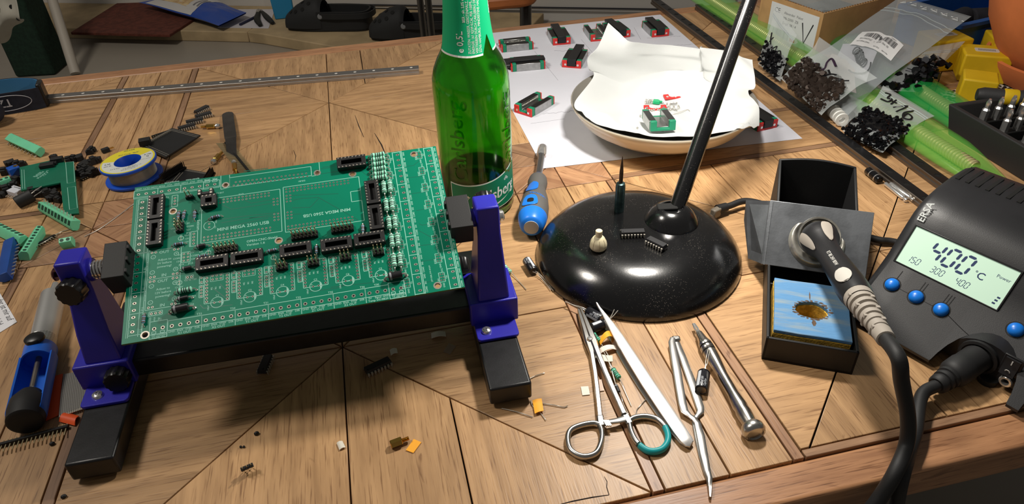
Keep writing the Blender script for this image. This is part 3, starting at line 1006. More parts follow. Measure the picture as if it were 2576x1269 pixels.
# right clamp jaw, boss, knob behind
PY, PZ = 89.5, 95.5
def jaw(x0, x1, sx):
    A = Tm(0, PY, PZ) @ Rx(21.1)
    m = MB(A)
    m.box(((x0 + x1) / 2, 0, .5), (x1 - x0, 27, 19))
    for k in (-9, 0, 9):
        m.box((x0 + .2 if sx > 0 else x1 - .2, k, 6.8), (3.0, 3.2, 6))
    m.build('clamp_jaw', BLACKM, hold, bevel=.5)
jaw(238.6, 254.0, 1)
MB().cyl((253.5, PY, PZ), (258.5, PY, PZ), 6.5, 6.5, 24).build('boss', BLUE, hold, bevel=.4)
def knob(p, d, r=8, L=9, nm='knob'):
    n = 48
    m = MB(align(p, d))
    vs = []
    for z, f in ((0, .93), (1, 1), (L - 1.2, 1), (L, .9)):
        for i in range(n):
            rr_ = r * f * (1 if (i // 2) % 2 else .93)
            vs.append((rr_ * math.cos(2 * PI * i / n), rr_ * math.sin(2 * PI * i / n), z))
    fs = [tuple(range(n))[::-1], tuple(3 * n + i for i in range(n))]
    for k in range(3):
        for i in range(n):
            j = (i + 1) % n
            fs.append((k * n + i, k * n + j, k * n + n + j, k * n + n + i))
    m.add(vs, fs)
    m.build(nm, KNOB, hold, smooth=30)
knob((266, 96.8, 99), (0, 1, 0.25), 7.5, 9)
s = MB(align((272.8, 88, 95), (1, 0, 0)))
s.lathe([(0, 0), (6.4, 0), (6.4, 1.2), (4.2, 1.4), (4, 3.4), (2.6, 4.6), (0, 5)], 20)
s.build('washer_screw', CHROME, hold)
# left clamp: spring loaded
jaw(18.4, 32.2, -1)
MB().cyl((4.5, PY + 2, PZ + .5), (9.6, PY + 2, PZ + .5), 8.2, 7.2, 24).build('boss', BLUE, hold, bevel=.5)
sp = []
for k in range(5 * 16 + 1):
    a = 2 * PI * k / 16
    sp.append((8.5 + 9.8 * k / 80, PY + 1 + 5.4 * math.cos(a), PZ + .5 + 5.4 * math.sin(a)))
MB().tube(sp, .85, 6).build('spring', CHROME, hold)
MB().cyl((6, PY + 1, PZ + .5), (20, PY + 1, PZ + .5), 3.4, n=14).build('spindle', STEEL, hold)
knob((-2, 82.5, 90), (-.15, -1, .12), 8.6, 9.5)
s = MB(align((-9.5, 93, 95), (-1, 0, 0)))
s.cyl((0, 0, 0), (0, 0, 5), 1.8, n=12)
s.lathe([(0, 4.6), (4.2, 4.6), (4.4, 5.6), (3, 6.9), (0, 7.2)], 18)
s.build('spindle_end', mat('dark_red_metal', (70, 34, 40), 0.3, .6), hold)
knob((7.5, 63.5, 28), (0, -1, 0.1), 8.2, 9)
knob((245, 103, 40), (0, .8, .6), 7.5, 10)

# ---------------------------------------------------------------- beer bottle
BX, BY = -29.5, 581.0
bot = thing('beer_bottle', 'green glass beer bottle with neck label standing behind the circuit board', 'bottle', Tm(BX, BY, 0))
GLASS = mat('green_bottle_glass', (104, 214, 52), 0.09, trans=1.0, ior=1.5, bump=0.02, bscale=60)
def wall(z):
    pts = [(0, 29.5), (1.2, 31.8), (4, 33.4), (122, 33.5), (130, 32.9), (138, 30.8), (146, 27.2), (153, 23.2), (160, 21.3), (175, 19.3), (205, 16.8), (230, 14.4), (244, 13.2), (245, 14.3), (252, 14.3), (253, 13)]
    for (a, r), (b, q) in zip(pts, pts[1:]):
        if a <= z <= b:
            return r + (q - r) * (z - a) / (b - a)
    return 13
zs = [0, 1.2, 4, 20, 60, 100, 122, 126, 130, 134, 138, 142, 146, 150, 153, 156.5, 160, 175, 190, 205, 230, 244, 245, 252, 253]
prof = [(0, 3)] + [(20, 2), (26, 0)] + [(wall(z), z) for z in zs]
inner = [(wall(z) - 2.4, z) for z in reversed(zs) if z > 4] + [(28, 6), (15, 9), (0, 10)]
MB().lathe(prof + inner, 64).build('glass', GLASS, bot, smooth=60)
BEER = mat('beer_in_green_glass', (96, 84, 14), 0.02, trans=1.0, ior=1.34)
MB().lathe([(0, 10.2), (15, 9.2), (27.8, 6.4), (30.9, 8), (30.9, 39.4), (29.8, 40), (0, 40)], 48).build('beer', BEER, bot, smooth=60)
LABG = mat('label_green', (8, 118, 82), 0.5); LABN = mat('neck_label_green', (10, 168, 112), 0.42); LABW = mat('label_white', (226, 226, 220), 0.5)
def wrap_r(rf, a_mid, dr=0.0):
    """wrap flat (x,y,z): x = arc length, y = height -> surface of the bottle"""
    def f(p):
        r = rf(p.y)
        a = a_mid + p.x / r
        return Vector(((r + dr + p.z) * math.cos(a), (r + dr + p.z) * math.sin(a), p.y))
    return f
AF = rad(-90 + 3)           # side of the bottle that faces the viewer
def wpatch(x0, x1, lo, hi, dr, n=28, nz=6, a=AF, th=.12):
    f = wrap_r(wall, a, dr)
    def fn(u, v):
        x = x0 + (x1 - x0) * u
        return f(Vector((x, lo(u) + (hi(u) - lo(u)) * v, 0)))
    return lambda mb: mb.grid(fn, n, nz, -th)
def bow(u): return 26 + 15 * (abs(u - .33)) ** 1.6 * 1.2
mb = MB(); wpatch(-27, 44, lambda u: 8 + 6 * u, lambda u: 40 + 20 * u * u - 7 * u, .25)(mb)
lab = mb.build('body_label', LABW, bot)
mb = MB(); wpatch(-26.2, 43.2, lambda u: 9 + 6 * u, lambda u: 39 + 20 * u * u - 7 * u, .40)(mb)
mb.build('label_field', LABG, lab)
fr = wrap_r(wall, AF, .56)
mb = MB(); mb.text('C', 23, -16.5, 14.5, 0, 2, 'L', shear=.25, bold=True, wrap=fr); mb.text('arlsberg', 16, -1.5, 20.5, 0, 7, 'L', shear=.25, bold=True, wrap=fr, sx=.8)
mb.grid(lambda u, v: fr(Vector((4 + 30 * u, 12.5 + 7 * u + 4 * u * u * (1 - .2 * v) + (1.6 * v * math.sin(PI * min(1, u * 1.0))), 0))), 14, 1)
for k in (-1, 0, 1):
    mb.text('o', 4.5, 28.5 + k * 1.6, 38 + 1.6 * (k == 0), 0, 0, 'C', bold=True, wrap=fr)
mb.build('label_lettering', LABW, lab, smooth=0)
# neck label with a torn notch
def nlo(u):
    x = -30 + 66 * u
    base = 153.5 + 0.4 * abs(x) * .12
    if 12.2 < x < 23.5:
        base += 15.5 * (1 - abs(x - 17) / (5.2 if x < 17 else 6.5)) if abs(x - 17) < 6.5 and (x >= 17 or 17 - x < 5.2) else 0
    return base
mb = MB(); wpatch(-30, 36, nlo, lambda u: 236, .2, 88, 14)(mb)
nl = mb.build('neck_label', LABN, bot)
def wline(x0, x1, dz, h, dr):
    f = wrap_r(wall, AF, dr)
    m = MB()
    m.grid(lambda u, v: f(Vector((x0 + (x1 - x0) * u, nlo((x0 + (x1 - x0) * u + 30) / 66) + dz + h * v, 0))), 12, 1)
    return m
m = wline(-30, 12, 0, 1.5, .42); m2 = wline(23.6, 36, 0, 1.5, .42); b0 = len(m.v)
m.v += m2.v; m.f += [tuple(i + b0 for i in f) for f in m2.f]
fn_ = wrap_r(wall, AF, .45)
def vtext(s, size, x, y, bold=False, sx=1.0):
    m.text(s, size, x, y, 0, 90, 'L', wrap=fn_, bold=bold, sx=sx)
m.text('e 0,5L', 7.6, -4.0, 157.5, 0, 90, 'L', wrap=fn_, bold=True, sx=.9)
for k, s in enumerate(('BIER - alc. 5,0% vol   MEHRWEG-PFANDFLASCHE', 'ZUTATEN: WASSER, GERSTENMALZ, HOPFENEXTRAKT', 'ENERGIE: 161 KJ/39 KCAL PER 100ML. HERGESTELLT UND', 'VERTRIEBEN DURCH CARLSBERG DEUTSCHLAND GMBH', '22765 HAMBURG. MINDESTENS HALTBAR BIS: SIEHE')):
    vtext(s, 3.1, -1.0 + 3.0 * k if k else -1.2, 181 if k == 0 else 156.5, k == 0, .82)
vtext('g', 22, -14.5, 203, True)
m.build('neck_print', LABW, nl, smooth=0)
m = MB()
for k in range(14):
    m.grid(lambda u, v, k=k: wrap_r(wall, AF, .42)(Vector((25.5 + 7.5 * u, 185 + k * 2.6 + (1.1 + .5 * (k % 3 == 0)) * v, 0))), 3, 1)
m.grid(lambda u, v: wrap_r(wall, AF, .36)(Vector((25 + 9 * u, 183 + 41 * v, 0))), 4, 6)
m.build('barcode', mat('barcode_white', (225, 228, 222), .5), nl, smooth=0)
# raised lettering of the glass
EMB = mat('embossed_glass', (40, 150, 24), 0.08, trans=0.9, ior=1.5)
for a0 in (AF - rad(26), AF + rad(58)):
    m = MB()
    fe = wrap_r(wall, a0, .05)
    for z in (0.5,):
        m.text('Carlsberg', 19, 6, 42, z, 90, 'L', wrap=fe, bold=True, sx=1.05)
    m.build('embossed_name', EMB, bot, smooth=0)

# ---------------------------------------------------------------- desk lamp
LB = Tm(107, 487, 0)
lamp = thing('desk_lamp', 'black desk lamp with a round domed base and slanting stem', 'lamp', LB)
LBL = mat('dusty_black_enamel', (15, 15, 16), 0.22, spec=.5, c2=(15, 15, 16), bump=0.03, bscale=700)
def dusty(m):
    nt = m.node_tree; N, L = nt.nodes, nt.links
    b = N['Principled BSDF']
    b.inputs['Coat Weight'].default_value = .6; b.inputs['Coat Roughness'].default_value = .17
    tc = N.new('ShaderNodeTexCoord')
    v = N.new('ShaderNodeTexVoronoi'); v.inputs['Scale'].default_value = 760
    L.new(tc.outputs['Object'], v.inputs['Vector'])
    n = N.new('ShaderNodeTexNoise'); n.inputs['Scale'].default_value = 42; n.inputs['Detail'].default_value = 5
    L.new(tc.outputs['Object'], n.inputs['Vector'])
    mr = N.new('ShaderNodeMapRange'); mr.inputs[1].default_value = .3; mr.inputs[2].default_value = .72; mr.inputs[3].default_value = 0.02; mr.inputs[4].default_value = .2
    L.new(n.outputs['Fac'], mr.inputs[0])
    lt = N.new('ShaderNodeMath'); lt.operation = 'LESS_THAN'
    L.new(v.outputs['Distance'], lt.inputs[0]); L.new(mr.outputs[0], lt.inputs[1])
    mx = N.new('ShaderNodeMix'); mx.data_type = 'RGBA'
    mx.inputs[6].default_value = rgb(13, 13, 14); mx.inputs[7].default_value = rgb(120, 112, 104)
    mu = N.new('ShaderNodeMath'); mu.operation = 'MULTIPLY'; mu.inputs[1].default_value = .8
    L.new(lt.outputs[0], mu.inputs[0]); L.new(mu.outputs[0], mx.inputs[0])
    L.new(mx.outputs[2], b.inputs['Base Color'])
    rr_ = N.new('ShaderNodeMapRange'); rr_.inputs[1].default_value = .3; rr_.inputs[2].default_value = .7; rr_.inputs[3].default_value = .19; rr_.inputs[4].default_value = .25
    L.new(n.outputs['Fac'], rr_.inputs[0]); L.new(rr_.outputs[0], b.inputs['Roughness'])
dusty(LBL)
MB().lathe([(0, 30.5), (30, 30.3), (44, 29.9), (54, 28.8), (63, 26.3), (71, 22), (78, 16.5), (83, 10.5), (86, 5), (86.6, 1.5), (86, 0), (0, 0)][::-1], 72).build('base', LBL, lamp, smooth=50)
sx_, sy_ = 134.8 - 107, 494.5 - 487
soc = MB(Tm(sx_, sy_, 29.6))
soc.lathe([(22.6, 0), (22.6, .8), (21.4, 2.2), (19, 6.5), (15, 10.8), (10.5, 13.2), (9, 13.4), (8.6, 12), (0, 11)], 40)
so = soc.build('stem_socket', LBL, lamp, smooth=50)
MB(Tm(sx_, sy_, 29.6)).box((-4, 2, 12.6), (17, 9, 2.2)).build('socket_slot', HOLE, so, bevel=1)
s0 = Vector((139.5, 499, 38)); s1 = Vector((210.5, 604, 184))
stem = [s0 - LB.translation, s1 - LB.translation, Vector((228, 631, 226)) - LB.translation, Vector((238, 640, 268)) - LB.translation, Vector((232, 625, 312)) - LB.translation, Vector((205, 588, 342)) - LB.translation, Vector((170, 552, 352)) - LB.translation]
MB().tube([stem[0], stem[1]], [6.7, 6.3], 20).build('stem', LBL, lamp, smooth=60)
MB().tube(spline(stem[1:], 6), 5.4, 14).build('bent_neck', LBL, lamp, smooth=60)
lp = Vector(LAMP_POS) - LB.translation
hd = MB(Tm(lp.x, lp.y, lp.z))
hd.lathe([(0, 44), (16, 43), (22, 36), (30, 24), (52, -2), (54, -6), (52.4, -6), (28.6, 22), (20, 34), (0, 36)], 40)
hd.build('shade', LBL, lamp, smooth=50)
cb = spline([(82, 55, 7), (95, 60, 7.5), (112, 66, 8), (135, 58, 5), (170, 30, 4), (203.5, 4, 4.5), (216, 0, 4), (238.5, -7, 4), (271, 16, 4), (300, 40, 4)], 8)
cbm = MB(); cbm.tube(cb, 3.0, 10); cbm.cyl(cb[0], cb[6], 4.6, 4.0, 14)
cbm.build('power_cable', BLACKM, lamp, smooth=60)
MB().box((0, 0, 0), (9, 6, 9)).build('cable_clip', mat('grey_clip', (120, 112, 100), .5), lamp, bevel=1.2, M=Tm(80, 52, 6) @ Rz(33))

# things standing on the lamp base
def on(px, py, z):
    return U(px, py, z)
p = U(1557, 530, 30.5)
tip = thing('soldering_tip', 'dark pointed soldering tip standing upright on the black lamp base', 'soldering tip', Tm(p.x, p.y, 30.3))
MB().lathe([(0, 0), (4.1, 0), (4.2, 1), (4.2, 25), (3.6, 27.4), (2.4, 28), (0, 28)], 20).build('sleeve', mat('blued_steel', (78, 104, 104), .32, .85, vary=.25, vscale=150), tip)
MB().lathe([(0, 27.6), (1.7, 27.6), (1.7, 38), (1.4, 42), (.25, 53), (0, 53.2)], 16).build('point', mat('dark_tip_steel', (96, 82, 70), .4, .9, vary=.2, vscale=300), tip)
p = U(1505, 622, 31)
gr = thing('polishing_cone', 'cream bell shaped rubber polishing cone standing on the lamp base', 'polishing cone', Tm(p.x, p.y, 30.2))
CREAM = mat('cream_rubber', (226, 214, 178), .6, vary=.04)
g = MB(); g.lathe([(0, 0), (6.0, 0), (6.9, 1.4), (6.9, 4), (6.2, 7), (4.8, 9.6), (3.4, 11.2), (2.6, 11.6), (0, 11.6)], 24); g.build('bell', CREAM, gr, smooth=50)
MB().lathe([(2.75, 11.2), (2.75, 16.6), (2.4, 17), (0, 17), ][::-1], 18).build('stub', CREAM, gr)
g = MB()
for a in range(8):
    g.tube([((q[0] + .02) * math.cos(a * PI / 4), (q[0] + .02) * math.sin(a * PI / 4), q[1]) for q in ((6.9, 1.4), (6.9, 4), (6.2, 7), (4.8, 9.6))], .14, 4)
g.build('mould_line', mat('seam_brown', (150, 136, 104), .7), gr)
TINP = mat('tinned_pin', (196, 190, 178), .35, .5)
CHIPB = mat('chip_body', (40, 40, 42), .45, bump=.05, bscale=3000)
def chip(name, label, M, n=8, group=None, lab='', flat=False):
    t = thing(name, label, 'chip', M, group)
    L = n * 2.54 - 1
    b = MB(); b.box((0, 0, 2.9), (L, 6.4, 1.7), top=(L - .3, 5.9)).box((0, 0, 4.6), (L - .3, 5.9, 1.7), top=(L - .6, 5.3))
    bo = b.build('body', CHIPB, t)
    MB().cyl((-L / 2 + 1.7, -1.2, 5.45), (-L / 2 + 1.7, -1.2, 5.5), .6, n=10).build('dot', HOLE, bo)
    if lab:
        MB().text(lab, 1.5, 0, -.6, 5.5, 0, 'C').build('marking', mat('chip_print', (110, 110, 108), .6), bo, smooth=0)
    for k in range(n):
        for s in (-1, 1):
            x = -n * 1.27 + 1.27 + 2.54 * k
            l = MB()
            l.box((x, s * 3.6, 3.6), (1.4, .9, .28)).box((x, s * 4.0, 2.6), (1.4, .28, 2.2)).box((x, s * 4.05, .9), (.5, .28, 1.9))
            l.build('pin', TINP, t, smooth=0)
    return t
p, q = U(1562, 588, 33), U(1621, 586, 33)
chip('dip_chip', 'black chip with two rows of silver pins, nearer the stem socket on lamp base', Tm(*((p + q) / 2).xy, 30.2) @ Rz(math.degrees(math.atan2((q - p).y, (q - p).x))), 8)
p, q = U(1627, 602, 33), U(1676, 626, 33)
chip('dip_chip', 'black silver pinned chip turned slantwise, in front of the lamp stem socket', Tm(*((p + q) / 2).xy, 30.2) @ Rz(math.degrees(math.atan2((q - p).y, (q - p).x))), 7)
# ---------------------------------------------------------------- soldering iron stand (local X across its front, Y to the back)
STM = Tm(174, 358, 0) @ Rz(-18)
sta = thing('iron_stand', 'black soldering iron stand with tilted metal plate, rear pocket and sponge tray', 'soldering stand', STM)
SB = mat('stand_black_plastic', (24, 24, 25), .5, bump=.06, bscale=1800)
m = MB()
m.box((30, 85, 1.5), (60, 170, 3))
m.box((30, 1.1, 10.5), (60, 2.2, 21))
for x in (1.1, 58.9):
    # side wall with stepped profile
    pr = [(0, 0), (170, 0), (170, 70), (121, 59.5), (86, 21), (0, 21)]
    A = Matrix(((0, 0, 1, 0), (1, 0, 0, 0), (0, 1, 0, 0), (0, 0, 0, 1)))
    m.prism(pr, x - 1.1, x + 1.1, M=A)
pb = [(60 * i / 12, 70 + 3.5 * math.sin(PI * i / 12)) for i in range(13)]
A2 = Matrix(((1, 0, 0, 0), (0, 0, -1, 171), (0, 1, 0, 0), (0, 0, 0, 1)))
m.prism([(60, 0)][:0] + [(0, 0), (60, 0)] + [(a, b) for a, b in reversed(pb)], 0, 2.4, M=A2)
m.box((30, 69, 9), (57.6, 2, 15))
m.box((30, 126, 20), (57, 2, 38))
m.build('tray', SB, sta, bevel=.6)
# tilted metal plate with a funnel
CAST = mat('cast_zinc', (112, 115, 119), .42, .55, vary=.18, vscale=55, bump=.08, bscale=600)
CAST2 = mat('worn_bright_zinc', (190, 186, 176), .3, .75, vary=.2, vscale=120)
PLM = Tm(-5, 85.7, 21) @ Rx(48.3)
pw, ph = 76.2, 51.5
fc = (39.5, 27.5)
pl = MB(PLM)
pl.prism([(0, 0), (pw, 0), (pw, ph), (0, ph)], -2.2, 0, holes=[circle(fc[0], fc[1], 15.5, 40)[::-1]])
plate = pl.build('metal_plate', CAST, sta, bevel=.4)
fl = MB(PLM)
A = Tm(fc[0], fc[1], 0)
fl.lathe([(15.6, -.4), (15.6, .5), (14.2, .2), (12.6, -5), (10.5, -18), (9.5, -32), (8.4, -32), (9.4, -18), (11.4, -5), (14.6, -1.8)], 40, A)
fl.build('funnel', CAST2, plate, smooth=50)
rim = MB(PLM)
NA = 30
def crescent(a0, a1, ro, w, h):
    for k in range(NA):
        pass
    def fn(u, v):
        a = rad(a0 + (a1 - a0) * u)
        e = math.sin(PI * u) ** .6
        r = ro - 1.2 + w * e * v
        return (fc[0] + r * math.cos(a), fc[1] + r * math.sin(a), .25 + h * e * math.sin(PI * v) + .02)
    rim.grid(fn, NA, 6)
crescent(-215, 5, 17.4, 8.5, 3.6)
rim.build('funnel_lip', CAST2, plate, smooth=60)
sd = MB()
P1, P2, P3, P4, P5 = (-5, 119.5, 59), (-22.5, 131, 50), (-21.2, 129, 32), (-13.5, 109, 8), (-4.6, 86.2, 21)
sd.add([P1, P2, P3, P4, P5] + [(a + 2.2, b - .8, c) for a, b, c in (P1, P2, P3, P4, P5)], [(4, 3, 2, 1, 0), (5, 6, 7, 8, 9)] + [(i, (i + 1) % 5, 5 + (i + 1) % 5, 5 + i) for i in range(5)])
sd.build('side_flange', CAST, plate, smooth=0)
# sponge with a round hole
SPB = mat('blue_sponge', (92, 140, 184), .9, c2=(136, 154, 164), vscale=70, lo=.45, hi=.7, stretch=(.5, 3, 1), bump=.5, bscale=260)
SPY = mat('yellow_sponge', (206, 164, 62), .9, vary=.25, vscale=240, bump=.6, bscale=600)
spg = thing('sponge', 'blue topped yellow sponge with a burnt round hole in the stand tray', 'sponge', STM @ Tm(4.4, 9, 6.0) @ Rx(2.0))
hole = [(26 + 11 * math.cos(2 * PI * i / 24) * (1 + .05 * math.sin(3 * i)), 27 + 8.6 * math.sin(2 * PI * i / 24) * (1 + .06 * math.cos(5 * i))) for i in range(24)][::-1]
outl = [(0, 0), (17, -.4), (35, .3), (51.5, 0), (51.2, 20), (51.6, 40), (51.2, 57.5), (30, 58), (12, 57.4), (0, 58), (.3, 30)]
MB().prism(outl, 0, 13.2, holes=[hole]).build('foam', SPY, spg, bevel=.6)
MB().prism([(x + .2, y + .1) for x, y in outl], 13.2, 16.2, holes=[[(26 + (x - 26) * 1.03, 27 + (y - 27) * 1.03) for x, y in hole]]).build('scrubbing_layer', SPB, spg, bevel=.5)
m = MB(); r_ = random.Random(5)
def blot(cx, cy, rx, ry):
    n = 22
    m.add([(cx + rx * math.cos(2 * PI * i / n) * r_.uniform(.7, 1.1), cy + ry * math.sin(2 * PI * i / n) * r_.uniform(.7, 1.1), 16.28) for i in range(n)], [tuple(range(n))])
for a in range(24):
    t = 2 * PI * a / 24
    q_ = r_.uniform(.98, 1.14); blot(26 + 11.8 * q_ * math.cos(t), 27 + 9.4 * q_ * math.sin(t), r_.uniform(.7, 2.6), r_.uniform(.4, 1.3))
blot(27, 13.5, 1.6, 3.4); blot(25, 42, .5, 5)
m.build('scorch_marks', mat('scorched_brown', (88, 70, 56), .9, vary=.3, vscale=300), spg, smooth=0)

# ---------------------------------------------------------------- soldering iron resting in the stand
I0 = STM @ Vector((32.6, 96, 46)); I1 = STM @ Vector((56.3, -45, 76))
IM = align(I0, I1 - I0)
IL = (I1 - I0).length
iron = thing('soldering_iron', 'black and grey soldering iron with ribbed cable sleeve, stuck in the stand', 'soldering iron', IM)
IB = mat('iron_black_plastic', (30, 30, 32), .4, bump=.04, bscale=2000); IG = mat('iron_grey_rubber', (160, 152, 142), .6)
MB().lathe([(0, -38), (2.2, -38), (2.6, -14), (4, -14), (4, -4), (9.5, -4.5), (12.6, -2), (14, 2.5), (13.8, 7), (12.2, 12), (10.2, 18), (9.0, 26), (8.8, 40), (9.6, 62), (10.4, 82), (10.2, 92), (9.4, 98), (0, 98)], 40).build('handle', IB, iron, smooth=50)
def hr(z):
    pts = [(-2, 12.6), (2.5, 14), (7, 13.8), (12, 12.2), (18, 10.2), (26, 9.0), (40, 8.8), (62, 9.6), (82, 10.4), (92, 10.2), (98, 9.4)]
    for (a, r), (b, q) in zip(pts, pts[1:]):
        if a <= z <= b:
            return r + (q - r) * (z - a) / (b - a)
    return 9.4
def pad_on(zc, zl, ac, aw, nm, m_, dr=.5, taper=.75):
    """oval pad laid on the handle"""
    g = MB()
    def fn(u, v):
        z = zc + (u - .5) * zl
        e = math.sqrt(max(0, 1 - (2 * u - 1) ** 2)) * (1 - taper * 0 + 0)
        a = ac + (v - .5) * aw * e * (1.15 - taper * .5 * u)
        r = hr(z) + dr
        return (r * math.cos(a), r * math.sin(a), z)
    g.grid(fn, 20, 8, .6)
    return g.build(nm, m_, iron, smooth=60)
# find the roll angle that faces the viewer
def ang_to(px, py, z):
    """angle round the axis of a point of the surface seen at a pixel"""
    inv = IM.inverted()
    o = inv @ CAMLOC
    d = inv.to_3x3() @ (CFW + CRX * ((px - CX) / FPX) + CUP * ((CY - py) / FPX))
    # closest approach angle to the axis at height z
    t = (z - o.z) / d.z if abs(d.z) > 1e-6 else 0
    q = o + d * t
    return math.atan2(q.y, q.x)
_c = IM.inverted() @ CAMLOC
AV = math.atan2(_c.y, _c.x)
pad_on(15, 24, AV - .75, .62, 'grip_pad', IG); pad_on(15, 24, AV + .75, .62, 'grip_pad', IG); pad_on(15, 24, AV + PI, .62, 'grip_pad', IG)
pad_on(82, 18, AV, .9, 'name_pad', mat('pale_grey_print', (190, 186, 178), .5), .4, .2)
def wrapi(a0, dr):
    def f(p):
        z = p.x; r = hr(z) + dr
        a = a0 - p.y / r
        return Vector((r * math.cos(a), r * math.sin(a), z))
    return f
g = MB(); g.text('ERSA', 6.2, 73.5, -2.2, 0, 0, 'L', wrap=wrapi(AV, .55), bold=True); g.build('name_print', mat('dark_print', (40, 40, 42), .5), iron, smooth=0)
g = MB(); g.text('RT 80 24V 80W', 3.6, 42, -1, 0, 0, 'L', wrap=wrapi(AV, .2), bold=True); g.build('rating_print', mat('print_white', (200, 198, 192), .5), iron, smooth=0)
g = MB()
g.lathe([(8.8, 96), (9.2, 97), (8.9, 104)], 28)
zz = 98
for k in range(7):
    r0 = 9.0 - .55 * k
    g.lathe([(r0 - 1.6, zz), (r0, zz + .3), (r0 - .1, zz + 4.0), (r0 - 1.7, zz + 4.3)], 28)
    zz += 6.1
g.lathe([(6.8, 97), (4.8, zz + 4), (0, zz + 4)], 24)
g.lathe([(5.4, zz), (5.6, zz + .4), (5.3, zz + 8), (4.4, zz + 8.4), (0, zz + 8.4)], 24)
for k in range(7):
    for s in (0, PI):
        a = s + (k % 2) * PI / 2 + AV + .4
        rr_ = 8.2 - .55 * k
        g.box((rr_ * math.cos(a), rr_ * math.sin(a), 98 + 6.1 * k + 5.2), (2.2, 2.2, 2.6))
g.build('strain_relief', IG, iron, smooth=40)
e = IM @ Vector((0, 0, zz + 6))
def toI(pts):
    inv = IM.inverted()
    return [inv @ Vector(p) for p in pts]
dirv = (I1 - I0).normalized()
cpts = [e, e + dirv * 22, U(2268, 960, 66), U(2284, 1050, 40), U(2280, 1120, 22), UV(2252, 1190, 6), UV(2214, 1252, 10), UV(2178, 1300, 12), UV(2140, 1350, 14)]
MB().tube(spline(toI(cpts), 8), [4.3] * (8 * (len(cpts) - 1) + 1), 12).build('cable', BLACKM, iron, smooth=60)

# ---------------------------------------------------------------- soldering station (local X along its front)
SS = Tm(263, 406, 0) @ Rz(-54.4)
stn = thing('soldering_station', 'black soldering station with green digital display and blue round buttons', 'soldering station', SS)
SBK = mat('station_black_plastic', (33, 33, 35), .42, spec=.45, bump=.10, bscale=2600, vary=.08, vscale=30)
def sprof(x):
    """outline (y,z) of one slice"""
    h = 0.0
    q = (x - 88) / 25.0
    arch = 4 + 25 * math.sqrt(max(0, 1 - q * q)) if abs(q) < 1 else 0
    e = max(0.0, 1 - (x + 3.5) / 5.0) if x < 1.5 else 0.0
    z1 = max(7.0, arch)
    yb = -18 + (z1 - 7) * 43 / 31.0
    yr = 1.0 if arch > 4.5 else -18 + 0.0
    pts = [(yr, 4), (yr if arch > 4.5 else -18.5, z1 - .6 if arch > 4.5 else 6.5), (yb, z1)]
    pts += [(25, 38), (33, 50), (41, 62), (47, 70), (53, 75), (62, 79), (72, 81.5), (84, 83.2), (98, 84.2), (112, 84), (122, 81), (131, 74), (137, 62), (140, 40), (140, 4)]
    if x < 1.5:
        c = (60, 40)
        pts = [(c[0] + (a - c[0]) * (1 - .10 * e * e) + (9 * e if a < 0 else 0), c[1] + (b - c[1]) * (1 - .10 * e * e)) for a, b in pts]
    return pts
xsl = [-3.5, -2.6, -1.2, 1.5, 20, 40, 58, 62.9, 63.1, 64, 66, 69, 73, 78, 83, 88, 93, 98, 103, 107, 110, 112, 112.9, 113.1, 116, 120, 120.5]
sl = [[(x, a, b) for a, b in sprof(x)] for x in xsl]
m = MB()
n = len(sl[0])
vs = [p for s_ in sl for p in s_]
fs = []
for i in range(len(sl) - 1):
    for k in range(n):
        k2 = (k + 1) % n
        fs.append((i * n + k, i * n + k2, (i + 1) * n + k2, (i + 1) * n + k))
fs.append(tuple(range(n))); fs.append(tuple((len(sl) - 1) * n + k for k in range(n))[::-1])
m.add(vs, [tuple(reversed(f)) for f in fs])
m.build('body', SBK, stn, smooth=32)
for x in (10, 95):
    for y in (0, 125):
        MB().cyl((x, y, 0), (x, y, 4.2), 6, 6, 14).build('rubber_foot', BLACKM, stn)
# face frame: origin at the display's lower left, X right, Y up the panel
tf = math.degrees(math.atan2(24, 16))
PF = Tm(4.4, 25, 38) @ Rx(tf)
DW, DH = 72.0, 28.8
d = MB(PF)
d.prism([(-1.2, -1.0), (DW + 1.2, -1.0), (DW + 1.2, DH + 1.2), (-1.2, DH + 1.2)], -1, 1.0, holes=[[(0, 0), (0, DH), (DW, DH), (DW, 0)]])
bz = d.build('display_bezel', mat('bezel_black', (22, 22, 23), .35), stn, bevel=.3)
LCD = mat('lcd_green', (186, 214, 194), .35, spec=.6, emit=((190, 222, 200), .25))
d = MB(PF); d.box((DW / 2, DH / 2, .12), (DW, DH, .2)); lcd = d.build('display', LCD, stn)
seg = MB(PF)
def digit(ch, x, y, h, w, t, sl_=.18):
    """seven segment figure"""
    S7 = {'0': 'abcdef', '1': 'bc', '3': 'abgcd', '4': 'fgbc', '5': 'afgcd'}[ch]
    g = t * .28
    def bar(p, q):
        dx, dy = q[0] - p[0], q[1] - p[1]
        l = math.hypot(dx, dy); ux, uy = dx / l, dy / l
        nx, ny = -uy * t / 2, ux * t / 2
        a = [(p[0] + ux * g, p[1] + uy * g), (p[0] + ux * (g + t / 2) + nx, p[1] + uy * (g + t / 2) + ny), (q[0] - ux * (g + t / 2) + nx, q[1] - uy * (g + t / 2) + ny), (q[0] - ux * g, q[1] - uy * g), (q[0] - ux * (g + t / 2) - nx, q[1] - uy * (g + t / 2) - ny), (p[0] + ux * (g + t / 2) - nx, p[1] + uy * (g + t / 2) - ny)]
        seg.add([(x + u + v * sl_, y + v, .26) for u, v in a], [(5, 4, 3, 2, 1, 0)])
    h2 = h / 2
    for s_, p, q in (('a', (0, h), (w, h)), ('b', (w, h2), (w, h)), ('c', (w, 0), (w, h2)), ('d', (0, 0), (w, 0)), ('e', (0, 0), (0, h2)), ('f', (0, h2), (0, h)), ('g', (0, h2), (w, h2))):
        if s_ in S7:
            bar(p, q)
for k, c in enumerate('400'):
    digit(c, 16.5 + 10.2 * k, 11.6, 13.2, 6.6, 1.9)
